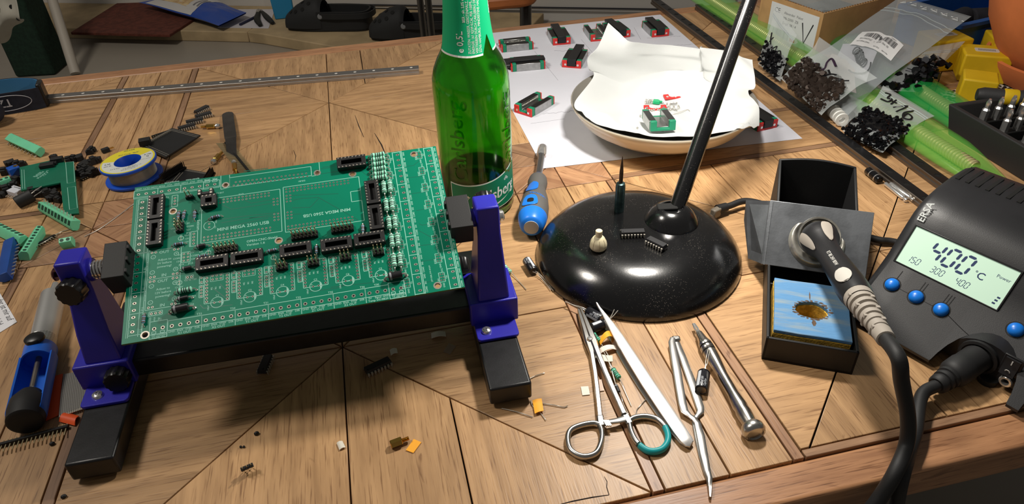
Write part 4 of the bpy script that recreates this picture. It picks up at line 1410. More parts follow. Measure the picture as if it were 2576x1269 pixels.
for s_, x in (('150', 6.0), ('300', 23.5), ('400', 41.0)):
    for k, c in enumerate(s_):
        digit(c, x + 3.2 * k, 3.6, 4.6, 2.1, .45)
seg.text('\u00b0', 5, 48.5, 14.5, .26, 0, 'L', bold=True); seg.text('C', 7.2, 50.5, 13.2, .26, 0, 'L', bold=True); seg.text('Power', 3.4, 61.0, 19.5, .26, 0, 'L')
for k in range(3):
    seg.box((68.2 + .5 * k, 3.0 + 2.3 * k, .22), (2.0, 1.2, .1))
seg.build('display_figures', mat('lcd_ink', (34, 52, 92), .5), lcd, smooth=0)
p_ = MB(PF); p_.text('ERSA', 7.0, 2.6, DH + 4.0, .9, 90, 'L', bold=True); p_.build('name_print', mat('print_pale', (196, 200, 198), .5), stn, smooth=0)
p_ = MB(PF); p_.text('RDS 80', 6.0, DW + 2, DH + 3, .9, 0, 'L', bold=True); p_.build('model_print', mat('print_pale', (196, 200, 198), .5), stn, smooth=0)
BTN = mat('blue_button', (20, 112, 208), .32)
tl = math.degrees(math.atan2(31, 43))
PL = Tm(0, -18, 7) @ Rx(tl)       # lower panel frame
def lowp(x, z):
    return (x, (z - 7) * 43 / 31.0 / math.cos(rad(tl)))
gr_ = MB(PL)
for k, x in enumerate((13.2, 31.4, 49.4, 92.5)):
    u, v = lowp(x, 27.5 if k < 3 else 34)
    MB(PL @ Tm(u, v, 0)).lathe([(0, 4.2), (2.2, 3.9), (4, 2.9), (4.9, 1.2), (5, -.6), (0, -.6)][::-1], 28).build('button', BTN, stn, smooth=60)
    MB(PL @ Tm(u, v, 0)).lathe([(5.2, -.5), (5.2, .12), (6, .12), (6, -.5)], 28).build('button_ring', HOLE, stn)
    if k < 3:
        for j in range(k + 1):
            xx = u + (j - k / 2) * 2.0
            gr_.box((xx, v + 9.3, .02), (.55, 7.4, .3))
        if k < 2:
            gr_.box((u + 9.1, v - .2, .02), (7.0, .4, .2))
u0, v0 = lowp(49.4, 27.5)
gr_.tube([(u0 + 5, v0 - 1, .02)] + [(u0 + 8 + 30 * i / 10, v0 - 2 - 7 * math.sin(PI * i / 20), .02) for i in range(11)] + [(u0 + 42, v0 + 2, .02)], .25, 4)
gr_.build('panel_grooves', HOLE, stn, smooth=0)
vt = MB()
for k in range(16):
    x = 3.0 + 7.2 * k
    vt.box((x, 100, 84.0), (2.6, 24, .9), M=Tm(x, 100, 84) @ Rx(1.2) @ Tm(-x, -100, -84))
vt.build('vent_slots', HOLE, stn, kind='stuff')
# socket with plug, switch and jack in the recess
rc = MB(); rc.lathe([(0, 0), (12.5, 0), (12.5, 2.2), (10.5, 2.6), (10.5, 1), (0, 1)], 30, align((84, .9, 14.5), (0, -1, 0)))
rc.build('socket', BLACKM, stn)
pa = Vector((84, -1, 14.5)); pb_ = Vector((79, -43, 11))
pg = MB(align(pa, pb_ - pa))
pg.lathe([(0, 0), (9.4, 0), (9.4, 14), (9.9, 15), (9.7, 24), (8.6, 27), (7.4, 28), (7.6, 29), (7.6, 31), (6.4, 31.4), (6.5, 33), (7.2, 33.4), (7.0, 35.4), (5.9, 35.8), (6.0, 37.4), (6.6, 37.8), (6.2, 41), (5.2, 42), (0, 42)], 28)
pg.build('plug', BLACKM, stn, smooth=45)
sw = MB(Tm(103, .9, 21)); sw.box((0, -.6, 0), (12, 1.6, 15)); sw.build('switch_frame', SBK, stn, bevel=.4)
sw = MB(Tm(103, -.6, 21)); sw.add([(-4.4, 0, -6.2), (4.4, 0, -6.2), (4.4, 0, 6.2), (-4.4, 0, 6.2), (-4.4, -3.4, -6.2), (4.4, -3.4, -6.2), (4.4, -1.4, 0), (-4.4, -1.4, 0), (4.4, -1.2, 6.2), (-4.4, -1.2, 6.2)],
   [(0, 1, 5, 4), (4, 5, 6, 7), (7, 6, 8, 9), (3, 9, 8, 2), (1, 2, 8, 6, 5), (0, 4, 7, 9, 3)])
rk = sw.build('switch_rocker', SBK, stn)
sp_ = MB(Tm(103, -.6, 21)); sp_.box((0, -1.65, 3.6), (.7, .3, 3.2)); sp_.lathe([(1.1, 0), (1.1, .2), (1.7, .2), (1.7, 0)], 16, align((0, -2.5, -3.2), (0, -1, -.3)))
sp_.build('switch_marks', mat('print_white2', (220, 220, 216), .5), rk, smooth=0)
jk = MB(align((104.5, .9, 8.8), (0, -1, 0))); jk.lathe([(2, 0), (4.2, 0), (4.2, 3), (3.6, 3.6), (2.4, 3.6), (2, 1)], 24); jk.build('jack', CHROME, stn)
inv = SS.inverted()
cp = [pb_ + (pa - pb_).normalized() * 1.0, pb_ + (pb_ - pa).normalized() * 14, inv @ U(2304, 1085, 8), inv @ U(2287, 1140, 7), inv @ UV(2270, 1200, 7), inv @ UV(2258, 1260, 9), inv @ UV(2252, 1320, 10)]
MB().tube(spline(cp, 8), 4.1, 12).build('cable', BLACKM, stn, smooth=60)
# ---------------------------------------------------------------- sheet of paper with the linear carriages
pc = [U(1367, 424.8), U(2018.5, 349.4), U(1661, 37.2), U(1187, 89)]
ctr = sum(pc, Vector()) / 4
pap = thing('paper_sheet', 'large white paper sheet with faint pencil notes under the plate', 'paper', Tm(ctr.x, ctr.y, .15))
PX = (pc[1] - pc[0]).normalized(); PY_ = Vector((-PX.y, PX.x, 0))
PAM = Tm(ctr.x, ctr.y, 0).inverted()
m = MB()
loc = [(p - ctr) for p in pc]
m.prism([(p.x, p.y) for p in loc], 0, .22)
sheet = m.build('sheet', WHITE, pap)
rr = random.Random(11)
def pencil(px, py, n, step, ang, h=5):
    p = U(px, py) - ctr
    a = rad(ang)
    pts = []
    for k in range(n):
        pts.append(p + Vector((math.cos(a), math.sin(a), 0)) * step * k + Vector((-math.sin(a), math.cos(a), 0)) * h * rr.uniform(-.5, .5) + Vector((0, 0, .26)))
    MB().tube(pts, .22, 4).build('pencil_note', mat('pencil_grey', (128, 126, 134), .8), sheet, smooth=0)
pencil(1365, 288, 16, 2.6, 8); pencil(1395, 130, 14, 2.6, 6); pencil(1400, 118, 8, 3, 4); pencil(1628, 97, 20, 2.6, 4, 3); pencil(1638, 118, 24, 2.6, 2, 3); pencil(1600, 118, 10, 2.6, 6)
for a, b in (((1345, 130), (1404, 203)), ((1462, 100), (1505, 150)), ((1335, 312), (1420, 300)), ((1595, 70), (1612, 100))):
    MB().tube([U(*a) - ctr + V(0, 0, .26), U(*b) - ctr + V(0, 0, .26)], .18, 4).build('pencil_note', mat('pencil_grey', (128, 126, 134), .8), sheet, smooth=0)
# linear carriages, lying channel up
CRED = mat('scraper_red', (206, 46, 44), .42); CGRN = mat('end_cap_green', (18, 128, 92), .42)
CSTL = mat('carriage_steel', (176, 176, 174), .3, 1.0, vary=.08, vscale=200); CDRK = mat('channel_dark', (46, 44, 44), .35, .7); INS = mat('black_insert_rail', (26, 26, 28), .38)
BALL = mat('bearing_ball', (215, 212, 205), .15, 1.0)
def uprof(w, h, cw, cd, n=0):
    return [(-w / 2, 0), (w / 2, 0), (w / 2, h), (cw / 2, h), (cw / 2, h - cd), (-cw / 2, h - cd), (-cw / 2, h), (-w / 2, h)]
YZ = Matrix(((0, 0, 1, 0), (1, 0, 0, 0), (0, 1, 0, 0), (0, 0, 0, 1)))   # prism runs along X
def carriage(label, M, insert=None, balls=True, red=(1, 1), group='linear rail carriages on the paper', top=INS):
    t = thing('linear_carriage', label, 'carriage', M, group)
    MB().prism(uprof(27, 10, 12.6, 7.2), -16.2, 16.2, M=YZ).build('steel_block', CSTL, t, bevel=.4)
    g = MB(); g.prism(uprof(25.6, 9.6, 13, 7.4), -11.3, 11.3, M=YZ @ Tm(0, .1, 0)) if False else None
    tp = MB()
    for s in (-1, 1):
        tp.box((0, s * 10, 10.1), (32.2, 6.4, .3))
    tp.build('block_top', CDRK, t)
    for s in (-1, 1):
        MB().prism(uprof(26, 10.4, 13, 7.8), min(s * 16.2, s * 21.2), max(s * 16.2, s * 21.2), M=YZ).build('end_cap', CGRN, t, bevel=.5)
        if red[0 if s < 0 else 1]:
            r = MB(); r.prism(uprof(26, 10, 12.4, 7.6), min(s * 21.25, s * 23), max(s * 21.25, s * 23), M=YZ)
            rs = r.build('scraper', CRED, t, bevel=.5)
            q = MB()
            for y in (-8.4, 8.4):
                q.cyl((s * 22.9, y, 4.4), (s * 23.4, y, 4.4), 1.5, n=10)
            q.build('screw_head', CHROME, rs)
    if balls:
        b = MB()
        for s in (-1, 1):
            for k in range(18):
                b.sphere((-15 + 1.75 * k, s * 6.1, 7.2), .8, 8, 6)
        b.build('ball_row', BALL, t, kind='stuff')
    if insert:
        a, b_ = insert
        q = MB(); q.prism([(-5.9, 2.95), (5.9, 2.95), (5.9, 6), (5.0, 7.4), (5.9, 9), (5.9, 12.2), (-5.9, 12.2), (-5.9, 9), (-5.0, 7.4), (-5.9, 6)], a, b_, M=YZ)
        q.build('plastic_insert', top, t, bevel=.25)
    return t
def cplace(near, far, z=10.5):
    p, q = U(*near, z), U(*far, z)
    c = (p + q) / 2
    return Tm(c.x, c.y, .4) @ Rz(math.degrees(math.atan2((q - p).y, (q - p).x)))
carriage('open silver and green carriage at the far left of the paper, balls showing', cplace((1259, 107), (1336, 99)))
carriage('carriage with a black insert lying sideways right beside the bottle shoulder', cplace((1284, 154), (1366, 146.6)), (-36, 24))
carriage('carriage with black insert in the far row, nearest to the bottle', cplace((1412.6, 93.8), (1399, 70.4)), (-24, 34), False)
carriage('carriage with black insert alone in the middle of the paper by the napkin', cplace((1437.5, 153.4), (1455.6, 121.5)), (-24, 34), False)
carriage('open empty carriage in the far row, half behind the napkin peak', cplace((1508, 85), (1490, 61)))
carriage('black insert carriage in the far row behind the napkin peak, touching the empty one', cplace((1567, 79), (1534, 53.5)), (-24, 30), False)
carriage('carriage with black insert at the far right corner of the paper', cplace((1664, 76), (1635, 49)), (-24, 30), False)
carriage('open empty carriage nearest on the paper, in front beside the plate', cplace((1317, 268), (1371, 237)))
carriage('carriage mostly hidden behind the right rim of the plate', cplace((1919, 296), (1884, 274)), (-24, 26), False)

# ---------------------------------------------------------------- plate, napkin and the loose carriage parts
PCX, PCY = 170.0, 714.0
plt = thing('plate', 'deep cream plate with grey rim holding a white napkin', 'plate', Tm(PCX, PCY, .4))
PCRM = mat('cream_glaze', (232, 220, 196), .25, spec=.5, coat=.3)
PGRY = mat('grey_glaze', (128, 124, 116), .3)
MB().lathe([(0, 2), (42, 2), (44, 0), (48, 0), (50, 2.5), (70, 9), (88, 21), (97, 33), (99.6, 38.4), (99.2, 39.4)], 72).build('outside', PCRM, plt, smooth=60)
MB().lathe([(99.2, 39.4), (98, 39.6), (94.5, 34), (85, 23), (68, 11.5), (50, 6), (0, 5.4)], 72).build('inside', PGRY, plt, smooth=60)
PP = [(0, 6.2), (50, 6.6), (68, 12.2), (85, 23.8), (94.5, 35), (98, 40.4), (140, 40.6)]
def plate_z(x, y):
    r = math.hypot(x - PCX, y - PCY)
    for (a, za), (b, zb) in zip(PP, PP[1:]):
        if a <= r <= b:
            return za + (zb - za) * (r - a) / (b - a) + .4
    return 0
NAP = [[(1530, 58, 92), (1590, 103, 76), (1672, 112, 66), (1760, 122, 64), (1764, 118, 70), (1830, 128, 64), (1893, 150, 58)],
       [(1504, 118, 78), (1582, 140, 58), (1668, 150, 48), (1758, 160, 46), (1768, 158, 52), (1840, 170, 50), (1899, 196, 52)],
       [(1478, 150, 66), (1572, 180, 38), (1668, 200, 24), (1752, 200, 28), (1775, 196, 34), (1846, 208, 38), (1898, 222, 46)],
       [(1494, 190, 46), (1564, 226, 20), (1668, 236, 12), (1750, 236, 16), (1790, 232, 22), (1850, 236, 32), (1882, 230, 45)],
       [(1446, 258, 46), (1548, 268, 15), (1640, 275, 9), (1740, 276, 10), (1800, 272, 18), (1858, 272, 30), (1906, 268, 43)],
       [(1462, 284, 43), (1556, 310, 24), (1640, 322, 16), (1740, 322, 18), (1806, 316, 24), (1860, 308, 32), (1909, 318, 45)],
       [(1488, 303, 41.5), (1566, 330, 37), (1640, 343, 36), (1740, 343, 36.5), (1806, 334, 38), (1856, 326, 40), (1892, 319, 44)]]
NG = [[U(*q) for q in row] for row in NAP]
def cr(a, b, c, d, t):
    return 0.5 * ((2 * b) + (c - a) * t + (2 * a - 5 * b + 4 * c - d) * t * t + (3 * b - a - 3 * c + d) * t ** 3)
def patch(G):
    R_, C_ = len(G), len(G[0])
    def f(u, v):
        x, y = u * (C_ - 1), v * (R_ - 1)
        i, j = min(int(x), C_ - 2), min(int(y), R_ - 2)
        tx, ty = x - i, y - j
        rows = []
        for k in range(j - 1, j + 3):
            k2 = max(0, min(R_ - 1, k))
            P4 = [G[k2][max(0, min(C_ - 1, q))] for q in range(i - 1, i + 3)]
            rows.append(cr(*P4, tx))
        return cr(*rows, ty)
    return f
nf = patch(NG)
rn = random.Random(2)
cre = [(rn.uniform(0, 1), rn.uniform(0, 1), rn.uniform(0, PI), rn.uniform(.15, .4), rn.uniform(-3.2, 3.2)) for _ in range(40)]
cre += [(.17, .4, PI / 2, .5, -4.0), (.68, .3, PI / 2, .5, 4.0), (.5, .36, .05, .5, -3.0), (.4, .62, -.1, .5, 2.5)]
def napkin(u, v):
    p = nf(u, v)
    dz = 0
    for cu, cv, a, l, h in cre:
        du, dv = u - cu, v - cv
        s = abs(du * math.cos(a) + dv * math.sin(a)); t_ = abs(-du * math.sin(a) + dv * math.cos(a))
        if t_ < l:
            dz += h * max(0, 1 - s / .055) * (1 - t_ / l)
    p = p + Vector((dz * .3, dz * .3, dz))
    r = math.hypot(p.x - PCX, p.y - PCY)
    if r < 101:
        p.z = max(p.z, plate_z(p.x, p.y) + .5)
    return p
NAPK = mat('napkin_white', (208, 210, 209), .85, bump=.12, bscale=900)
nk = MB(); nk.grid(napkin, 84, 72, -.35)
tag(nk.build('napkin', NAPK, smooth=70), 'crumpled white paper napkin spread in the plate, one corner peaking up', 'napkin')
def napz(x, y):
    best = None
    for i in range(0, 41):
        for j in range(0, 41):
            p = NAPC[i][j]
            d = (p.x - x) ** 2 + (p.y - y) ** 2
            if best is None or d < best[0]:
                best = (d, p.z)
    return best[1]
NAPC = [[napkin(i / 40, j / 40) for j in range(41)] for i in range(41)]
def onnap(px, py, dz=.3):
    z = 15
    for _ in range(5):
        p = U(px, py, z)
        z = napz(p.x, p.y) + dz
    p = U(px, py, z)
    return p
pa_, pb2 = onnap(1640, 318, 3), onnap(1680, 330, 3)
c_ = (pa_ + pb2) / 2
p0_, p1_ = onnap(1678, 342, 1), onnap(1634, 303, 1)
q_ = (p1_ - p0_)
CM = frame((p0_ + p1_) / 2 + V(0, 0, 4), (q_.x, q_.y, q_.z * .5))
cc = carriage('opened carriage without red ends lying on the napkin', CM, None, False, (0, 0), None)
def redpart(px, py, ang, label, z=.6):
    p = onnap(px, py, z)
    t = MB(); t.prism([(-13, -4.5), (13, -4.5), (13, 4.5), (6.5, 4.5), (6.5, 0), (4, -1.6), (-4, -1.6), (-6.5, 0), (-6.5, 4.5), (-13, 4.5)], 0, 1.9)
    o = t.build('scraper_cap', CRED, bevel=.5, M=Tm(*p) @ Rz(ang) @ Rx(12))
    q = MB()
    for x in (-9.5, 9.5):
        q.cyl((x, -1, 1.8), (x, -1, 2.2), 1.5, n=10)
    q.cyl((0, -3, 1.8), (0, -3, 2.1), .9, n=10)
    q.build('screw_hole', CHROME, o)
    tag(o, label, 'end cap')
redpart(1697, 244, 8, 'red plastic scraper cap on the napkin, farther from the loose balls')
redpart(1648, 273, -4, 'red plastic scraper cap lying among the loose steel balls')
p = onnap(1651, 260, .5)
g = MB(); g.prism([(-4, -3), (4, -3), (4.5, 0), (2, 3), (-3.4, 3)], 0, 4); g.cyl((4, 0, 2), (6.5, 1, 2), 1.4, n=8)
tag(g.build('return_guide', mat('bright_green_plastic', (24, 170, 110), .4), bevel=.5, M=Tm(*p) @ Rz(-15)), 'small bright green plastic guide among the loose balls on napkin', 'guide')
b0 = MB(); b0.sphere((0, 0, 1.2), 1.2, 10, 8)
bl = b0.build('bearing_ball', BALL, smooth=80)
spots = [(1625 + (k % 5) * 4.6 + rn.uniform(-1, 1), 254 + (k // 5) * 4 + rn.uniform(-.8, .8)) for k in range(15)] + [(1624 + 5.2 * k, 278 + rn.uniform(-2, 2)) for k in range(16)] + [(1668 + rn.uniform(-4, 42), 264 + rn.uniform(-4, 12)) for _ in range(18)] + [(1611, 294), (1655, 296), (1660, 295), (1668, 301), (1672, 305), (1603, 325), (1667, 328), (1667, 332)]
for k, (x, y) in enumerate(spots):
    p = onnap(x, y, .2)
    o = bl if k == 0 else bl.copy()
    if k:
        COL.objects.link(o)
    setm(o, Tm(*p))
    tag(o, 'tiny loose steel bearing ball scattered on the napkin', 'ball', 'loose bearing balls on the napkin')
def wire(name, label, pts, r, m, cat, n=6, group=None):
    o = MB().tube(spline(pts, 6), r, n).build(name, m, smooth=60)
    return tag(o, label, cat, group)
wire('retaining_wire', 'thin bent wire clip lying on the napkin behind the opened carriage', [onnap(1668, 297, .8), onnap(1700, 286, .8), onnap(1728, 276, .8), onnap(1735, 279, .8)], .35, TIN, 'wire')
for (x, y, a) in ((1690, 263, 12), (1682, 270, -70)):
    p = onnap(x, y, 1)
    g = MB(); g.cyl((0, 0, 0), (6, 0, 0), .9, n=8); g.cyl((-1.4, 0, 0), (0, 0, 0), 1.7, n=10)
    tag(g.build('small_screw', CHROME, M=Tm(*p) @ Rz(a)), 'small steel screw on the napkin, ' + ('nearer the plate centre' if a > 0 else 'with its tip towards the viewer'), 'screw')

# ---------------------------------------------------------------- linear rails
RAILS = mat('rail_silver', (176, 172, 168), .45, .8, vary=.05, vscale=100); RAILB = mat('rail_blackened', (34, 34, 36), .34, .5, vary=.15, vscale=90)
RAILT = mat('rail_top_grey', (112, 110, 108), .5, .6)
RSIDE = mat('rail_side_steel', (120, 112, 104), .35, .9)
def rail(name, label, p_hole, q_hole, n_between, before, after, mt, side, hr=2.9, hm=None):
    """p_hole,q_hole world points of two hole centres; holes every pitch"""
    d = q_hole - p_hole
    d.z = 0
    pitch = d.length / n_between
    M = frame((p_hole.x, p_hole.y, .2), d)
    t = thing(name, label, 'rail', M)
    a, b = -before * pitch - 10, (n_between + after) * pitch + 10
    pr = [(-6, 0), (6, 0), (6, 3.0), (4.9, 3.6), (4.9, 5.4), (6, 6.2), (6, 7.4), (5.6, 7.8), (-5.6, 7.8), (-6, 7.4), (-6, 6.2), (-4.9, 5.4), (-4.9, 3.6), (-6, 3.0)]
    MB().prism(pr, a, b, M=YZ).build('rail_body', side, t, smooth=20)
    m_ = MB()
    hs = [circle(k * pitch, 0, hr, 16)[::-1] for k in range(-before, n_between + after + 1)]
    m_.prism([(a, -5.7), (b, -5.7), (b, 5.7), (a, 5.7)], 7.8, 8.1, holes=hs)
    tp = m_.build('top_face', mt, t)
    h = MB()
    for k in range(-before, n_between + after + 1):
        h.lathe([(hr, 8.05), (hr, 7.86), (0, 7.86)], 16, Tm(k * pitch, 0, 0))
        h.lathe([(hr + .05, 8.12), (hr + .4, 8.12)], 16, Tm(k * pitch, 0, 0))
    h.build('bolt_holes', hm or HOLE, tp, kind='stuff')
    return t
rail('linear_rail', 'long silver linear rail lying along the far left part of the table', U(158.2, 239.3, 8), U(1034.3, 170.5, 8), 18, 2, 0, RAILT, RAILS, 1.5, mat('bright_hole', (230, 228, 222), .4))
rail('linear_rail', 'black linear rail beside the plate with bags leaning over it', U(1936.2, 210, 8), U(2238, 432.7, 8), 9, 14, 4, RAILB, RSIDE)
rail('linear_rail', 'black linear rail farther right, next to the green sleeves', U(2275.6, 382.4, 8), U(2359, 442.3, 8), 2, 20, 6, RAILB, RSIDE)
# hex bits and tips beside the near rail
p, q = U(2183, 428, 5), U(2235, 470, 5)
M = frame((p.x, p.y, 4.4), (q - p) * V(1, 1, 0) if False else V((q - p).x, (q - p).y, 0))
bh = thing('bit_holder', 'short black and chrome rod with two rings lying by the black rail', 'bit holder', M)
MB(align((0, 0, 0), (1, 0, 0))).lathe([(0, 0), (3.6, 0), (4, .6), (4, 19), (3.4, 20), (0, 20)], 18).build('rod', mat('gloss_black', (16, 16, 18), .12), bh)
for x in (6.5, 14.5):
    MB(align((x, 0, 0), (1, 0, 0))).lathe([(4.05, 0), (4.15, .5), (4.05, 1)], 18).build('ring', CHROME, bh)
for k, (a, b, lb) in enumerate((((2228, 462), (2280, 503), 'slim steel rod with ball end, nearer the viewer beside the black rail'), ((2241, 462), (2297, 502), 'slim steel rod with ball end, touching the black rail'))):
    p, q = U(*a, 3), U(*b, 3)
    L_ = (q - p).length
    g = MB(frame((p.x, p.y, 2.6), V((q - p).x, (q - p).y, 0)) @ align((0, 0, 0), (1, 0, 0)))
    g.lathe([(0, 0), (2.1, 0), (2.1, L_ - 5), (1.1, L_ - 3.4), (1.7, L_ - 2), (2.2, L_ - .8), (1.6, L_ + .8), (0, L_ + 1.2)], 14)
    tag(g.build('steel_rod', CHROME), lb, 'rod')
# ---------------------------------------------------------------- right hand clutter
DV = Vector((_d.x, _d.y, 0)); DU = Vector((_d.y, -_d.x, 0))
def TV(u, v, z=0.0):
    return _S2 + DU * u + DV * v + V(0, 0, z)
def film(name, c, alpha, rough=.12, bump=.25, bscale=70):
    return mat(name, c, rough, alpha=alpha, spec=.6, bump=bump, bscale=bscale)
FILM = film('clear_bag_film', (196, 202, 202), .3); MILK = film('milky_bag_film', (176, 184, 188), .42, .2)
INK = mat('marker_ink', (16, 15, 18), .6); PURP = mat('purple_marker', (58, 36, 62), .6)
def pillow(P4, tf, wr, seed, nu=22, nv=22):
    """closed bag film between corners TL,TR,BR,BL; tf(u,v) half thickness; returns builder and middle-surface function"""
    r = random.Random(seed)
    cr_ = [(r.uniform(0, 1), r.uniform(0, 1), r.uniform(0, PI), r.uniform(.2, .6), r.uniform(-1, 1)) for _ in range(16)]
    TL, TR, BR, BL = P4
    n = ((TR - TL).cross(TL - BL)).normalized()
    if n.z < 0:
        n = -n
    def mid(u, v):
        u = u + (.5 - u) * (.10 * math.sin(PI * v) + .03 * math.sin(9 * v + seed)) ; v = v + .03 * math.sin(7 * u + seed) * (1 - abs(2 * v - 1))
        return TL * (1 - u) * (1 - v) + TR * u * (1 - v) + BR * u * v + BL * (1 - u) * v
    def wrk(u, v):
        s = 0
        for a, b, t, l, h in cr_:
            du, dv = u - a, v - b
            x = abs(du * math.cos(t) + dv * math.sin(t)); y = abs(-du * math.sin(t) + dv * math.cos(t))
            if y < l:
                s += h * max(0, 1 - x / .07) * (1 - y / l)
        return s * wr
    def top(u, v, dz=0.0):
        e = min(1, 12 * u * (1 - u)) * min(1, 12 * v * (1 - v))
        return mid(u, v) + n * (max(tf(u, v), .05) + wrk(u, v) * e + dz)
    def bottom(u, v):
        e = min(1, 12 * u * (1 - u)) * min(1, 12 * v * (1 - v))
        p = mid(u, v) - n * (max(tf(u, v), .05) * .9 - wrk(v, u) * .3 * e)
        return p
    m = MB()
    vs, fs = [], []
    for j in range(nv + 1):
        for i in range(nu + 1):
            vs.append(top(i / nu, j / nv))
        for i in range(nu - 1, 0, -1):
            vs.append(bottom(i / nu, j / nv))
    w_ = 2 * nu
    for j in range(nv):
        for i in range(w_):
            i2 = (i + 1) % w_
            fs.append((j * w_ + i, j * w_ + i2, (j + 1) * w_ + i2, (j + 1) * w_ + i))
    m.add(vs, [tuple(reversed(f)) for f in fs])
    return m, top, bottom
def on_top(top, p, dz=.25):
    return top(p.x, 1 - p.y, dz)
def strokes(top, lines, r, name, m, parent):
    for l in lines:
        k = MB().tube(spline([top(u, v, .25) for u, v in l], 5), r, 6, flat=.45)
        k.build(name, m, parent, smooth=60)
def bag(name, label, P4, tf, wr, seed, m=FILM, zip_v=None, cat='bag', group=None):
    t = thing(name, label, cat, None, group)
    b, top, bot_ = pillow(P4, tf, wr, seed)
    f = b.build('film', m, t, smooth=60)
    if zip_v is not None:
        for dv in (0, .035):
            MB().tube([top(i / 16, zip_v + dv, .1) for i in range(17)], .45, 6).build('zip_strip', mat('zip_plastic', (190, 200, 204), .25, alpha=.7), t)
    return t, top, bot_
BSCREW = mat('black_screw', (26, 26, 29), .28, .7)
def screw_heap(label, top, bot_, n, u0, u1, v0, v1, seed, L=9, R=1.2, m=BSCREW, name='screw_heap'):
    r = random.Random(seed)
    g = MB()
    def core(u, v, s):
        uu, vv = u0 + (u1 - u0) * u, v0 + (v1 - v0) * v
        a, b = top(uu, vv), bot_(uu, vv)
        e = min(1, 5 * v) * min(1, 5 * (1 - v)) * min(1, 5 * u) * min(1, 5 * (1 - u))
        return (a + b) * .5 + (a - b) * (s * (.05 + .50 * e) + .03 * math.sin(23 * u + 17 * v) + .03 * math.sin(31 * v - 13 * u))
    g.grid(lambda u, v: core(u, v, 1), 20, 16); g.grid(lambda u, v: core(1 - u, v, -1), 20, 16)
    for _ in range(n):
        u, v = r.uniform(u0, u1), r.uniform(v0, v1)
        a, b = top(u, v), bot_(u, v)
        t = r.uniform(.6, .95)
        p = b + (a - b) * t
        d = Vector((r.uniform(-1, 1), r.uniform(-1, 1), r.uniform(-.35, .35))).normalized()
        g.cyl(p - d * L / 2, p + d * L / 2, R, n=6)
        g.cyl(p + d * (L / 2), p + d * (L / 2 + 2 * R), R * 1.9, n=8)
    return tag(g.build(name, m, smooth=30), label, 'screws', kind='stuff')
# cardboard box
CARD = mat('cardboard', (176, 138, 92), .8, vary=.08, vscale=40, bump=.1, bscale=300); CARDE = mat('cardboard_edge', (140, 104, 66), .9, vary=.2, vscale=300)
BXM = Tm(416, 914, .3) @ Rz(27)
cbx = thing('cardboard_box', 'open brown cardboard box with a white address label behind the bags', 'box', BXM)
for nm, c, s in (('side_panel', (72, 1.5, 29), (144, 3, 56)), ('side_panel', (1.5, 55, 29), (3, 104, 56)), ('side_panel', (72, 108.5, 29), (144, 3, 56)), ('side_panel', (142.5, 55, 29), (3, 104, 56))):
    MB().box((0, 0, 0), s).build(nm, CARD, cbx, bevel=.4, M=Tm(*c))
MB().box((72, 55, 1), (140, 106, 2)).build('bottom_panel', CARD, cbx)
m = MB()
for k in range(22):
    m.box((1.6, 4 + 4.6 * k, 57.4), (1.2, 2.2, 1.2))
for k in range(28):
    m.box((5 + 4.9 * k, 1.6, 57.4), (2.2, 1.2, 1.2))
m.build('corrugated_edge', CARDE, cbx, kind='stuff')
lb = MB(); lb.box((-.15, 47, 27), (.3, 84, 48)); lab_ = lb.build('address_label', mat('label_paper', (206, 208, 210), .7), cbx)
A = Matrix(((0, 0, -1, -.32), (-1, 0, 0, 88), (0, 1, 0, 3), (0, 0, 0, 1)))
lt = MB(A)
lt.text('CE', 9, 6, 36, 0, 0, 'L')
for k, s in enumerate(('Absender  Paket', 'M6-2000  ZB', 'Empf. 38 / 4')):
    lt.text(s, 5, 24, 37 - 7 * k, 0, 0, 'L')
for k in range(13):
    lt.box((10 + k * 2.3, 8, 0), (.8 + .6 * (k % 3 == 0), 13, .1))
lt.build('label_print', mat('label_ink', (90, 90, 96), .7), lab_, smooth=0)
lt = MB(A); lt.tube([(58, 34, .2), (66, 8, .2), (76, 36, .2)], .8, 6); lt.build('marker_tick', INK, lab_)
lt = MB(A); lt.box((46, 6, .1), (9, 4, .1)); lt.build('red_mark', mat('label_red', (190, 60, 40), .6), lab_)
inb = [BXM @ V(12, 100, 50), BXM @ V(132, 100, 54), BXM @ V(134, 10, 44), BXM @ V(12, 14, 40)]
t, tp, bt = bag('plastic_bag', 'crumpled clear plastic bag filling the cardboard box', inb, lambda u, v: 6 + 10 * math.sin(PI * u) * math.sin(PI * v), 5, 3)
dk = MB(); dk.box((72, 55, 18), (120, 84, 30)); tag(dk.build('foam_block', mat('dark_foam', (44, 44, 46), .9, bump=.4), bevel=6, M=BXM), 'dark grey foam inside the cardboard box', 'foam')
# bag marked x10, upright against the box
q = [U(1950, 14, 62), U(2004, 88, 46), U(1964, 206, 9), U(1906, 160, 9)]
t, tp, bt = bag('zip_bag', 'small zip bag marked x 10 with black screws at its bottom', q, lambda u, v: (1.0 + 7.5 * max(0, v - .25) ** 1.0) * math.sin(PI * min(max(u, .02), .98)) ** .6 * (1 if v < .8 else max(.1, (1 - v) / .2)), 2.0, 5, FILM, .14)
strokes(tp, [[(.16, .40), (.22, .50), (.30, .56)], [(.30, .42), (.20, .56)], [(.40, .62), (.54, .50), (.50, .74)], [(.66, .56), (.60, .70), (.70, .78), (.80, .68), (.74, .56), (.66, .56)]], 1.1, 'marker_writing', INK, t)
screw_heap('loose black screws at the bottom of the small bag marked x 10', tp, bt, 150, .1, .9, .6, .96, 4, 6, 1.1)
# big milky bag with bar code sticker, zip strip at its upper end
q = [U(2262, -8, 66), U(2446, 44, 60), U(2128, 292, 8), U(1985, 176, 18)]
big, tpb, btb = bag('zip_bag', 'large milky zip bag with a white bar code sticker and printed recycling marks', q, lambda u, v: 1 + 8 * math.sin(PI * u) * math.sin(PI * v) ** .8, 3.0, 8, MILK, .15)
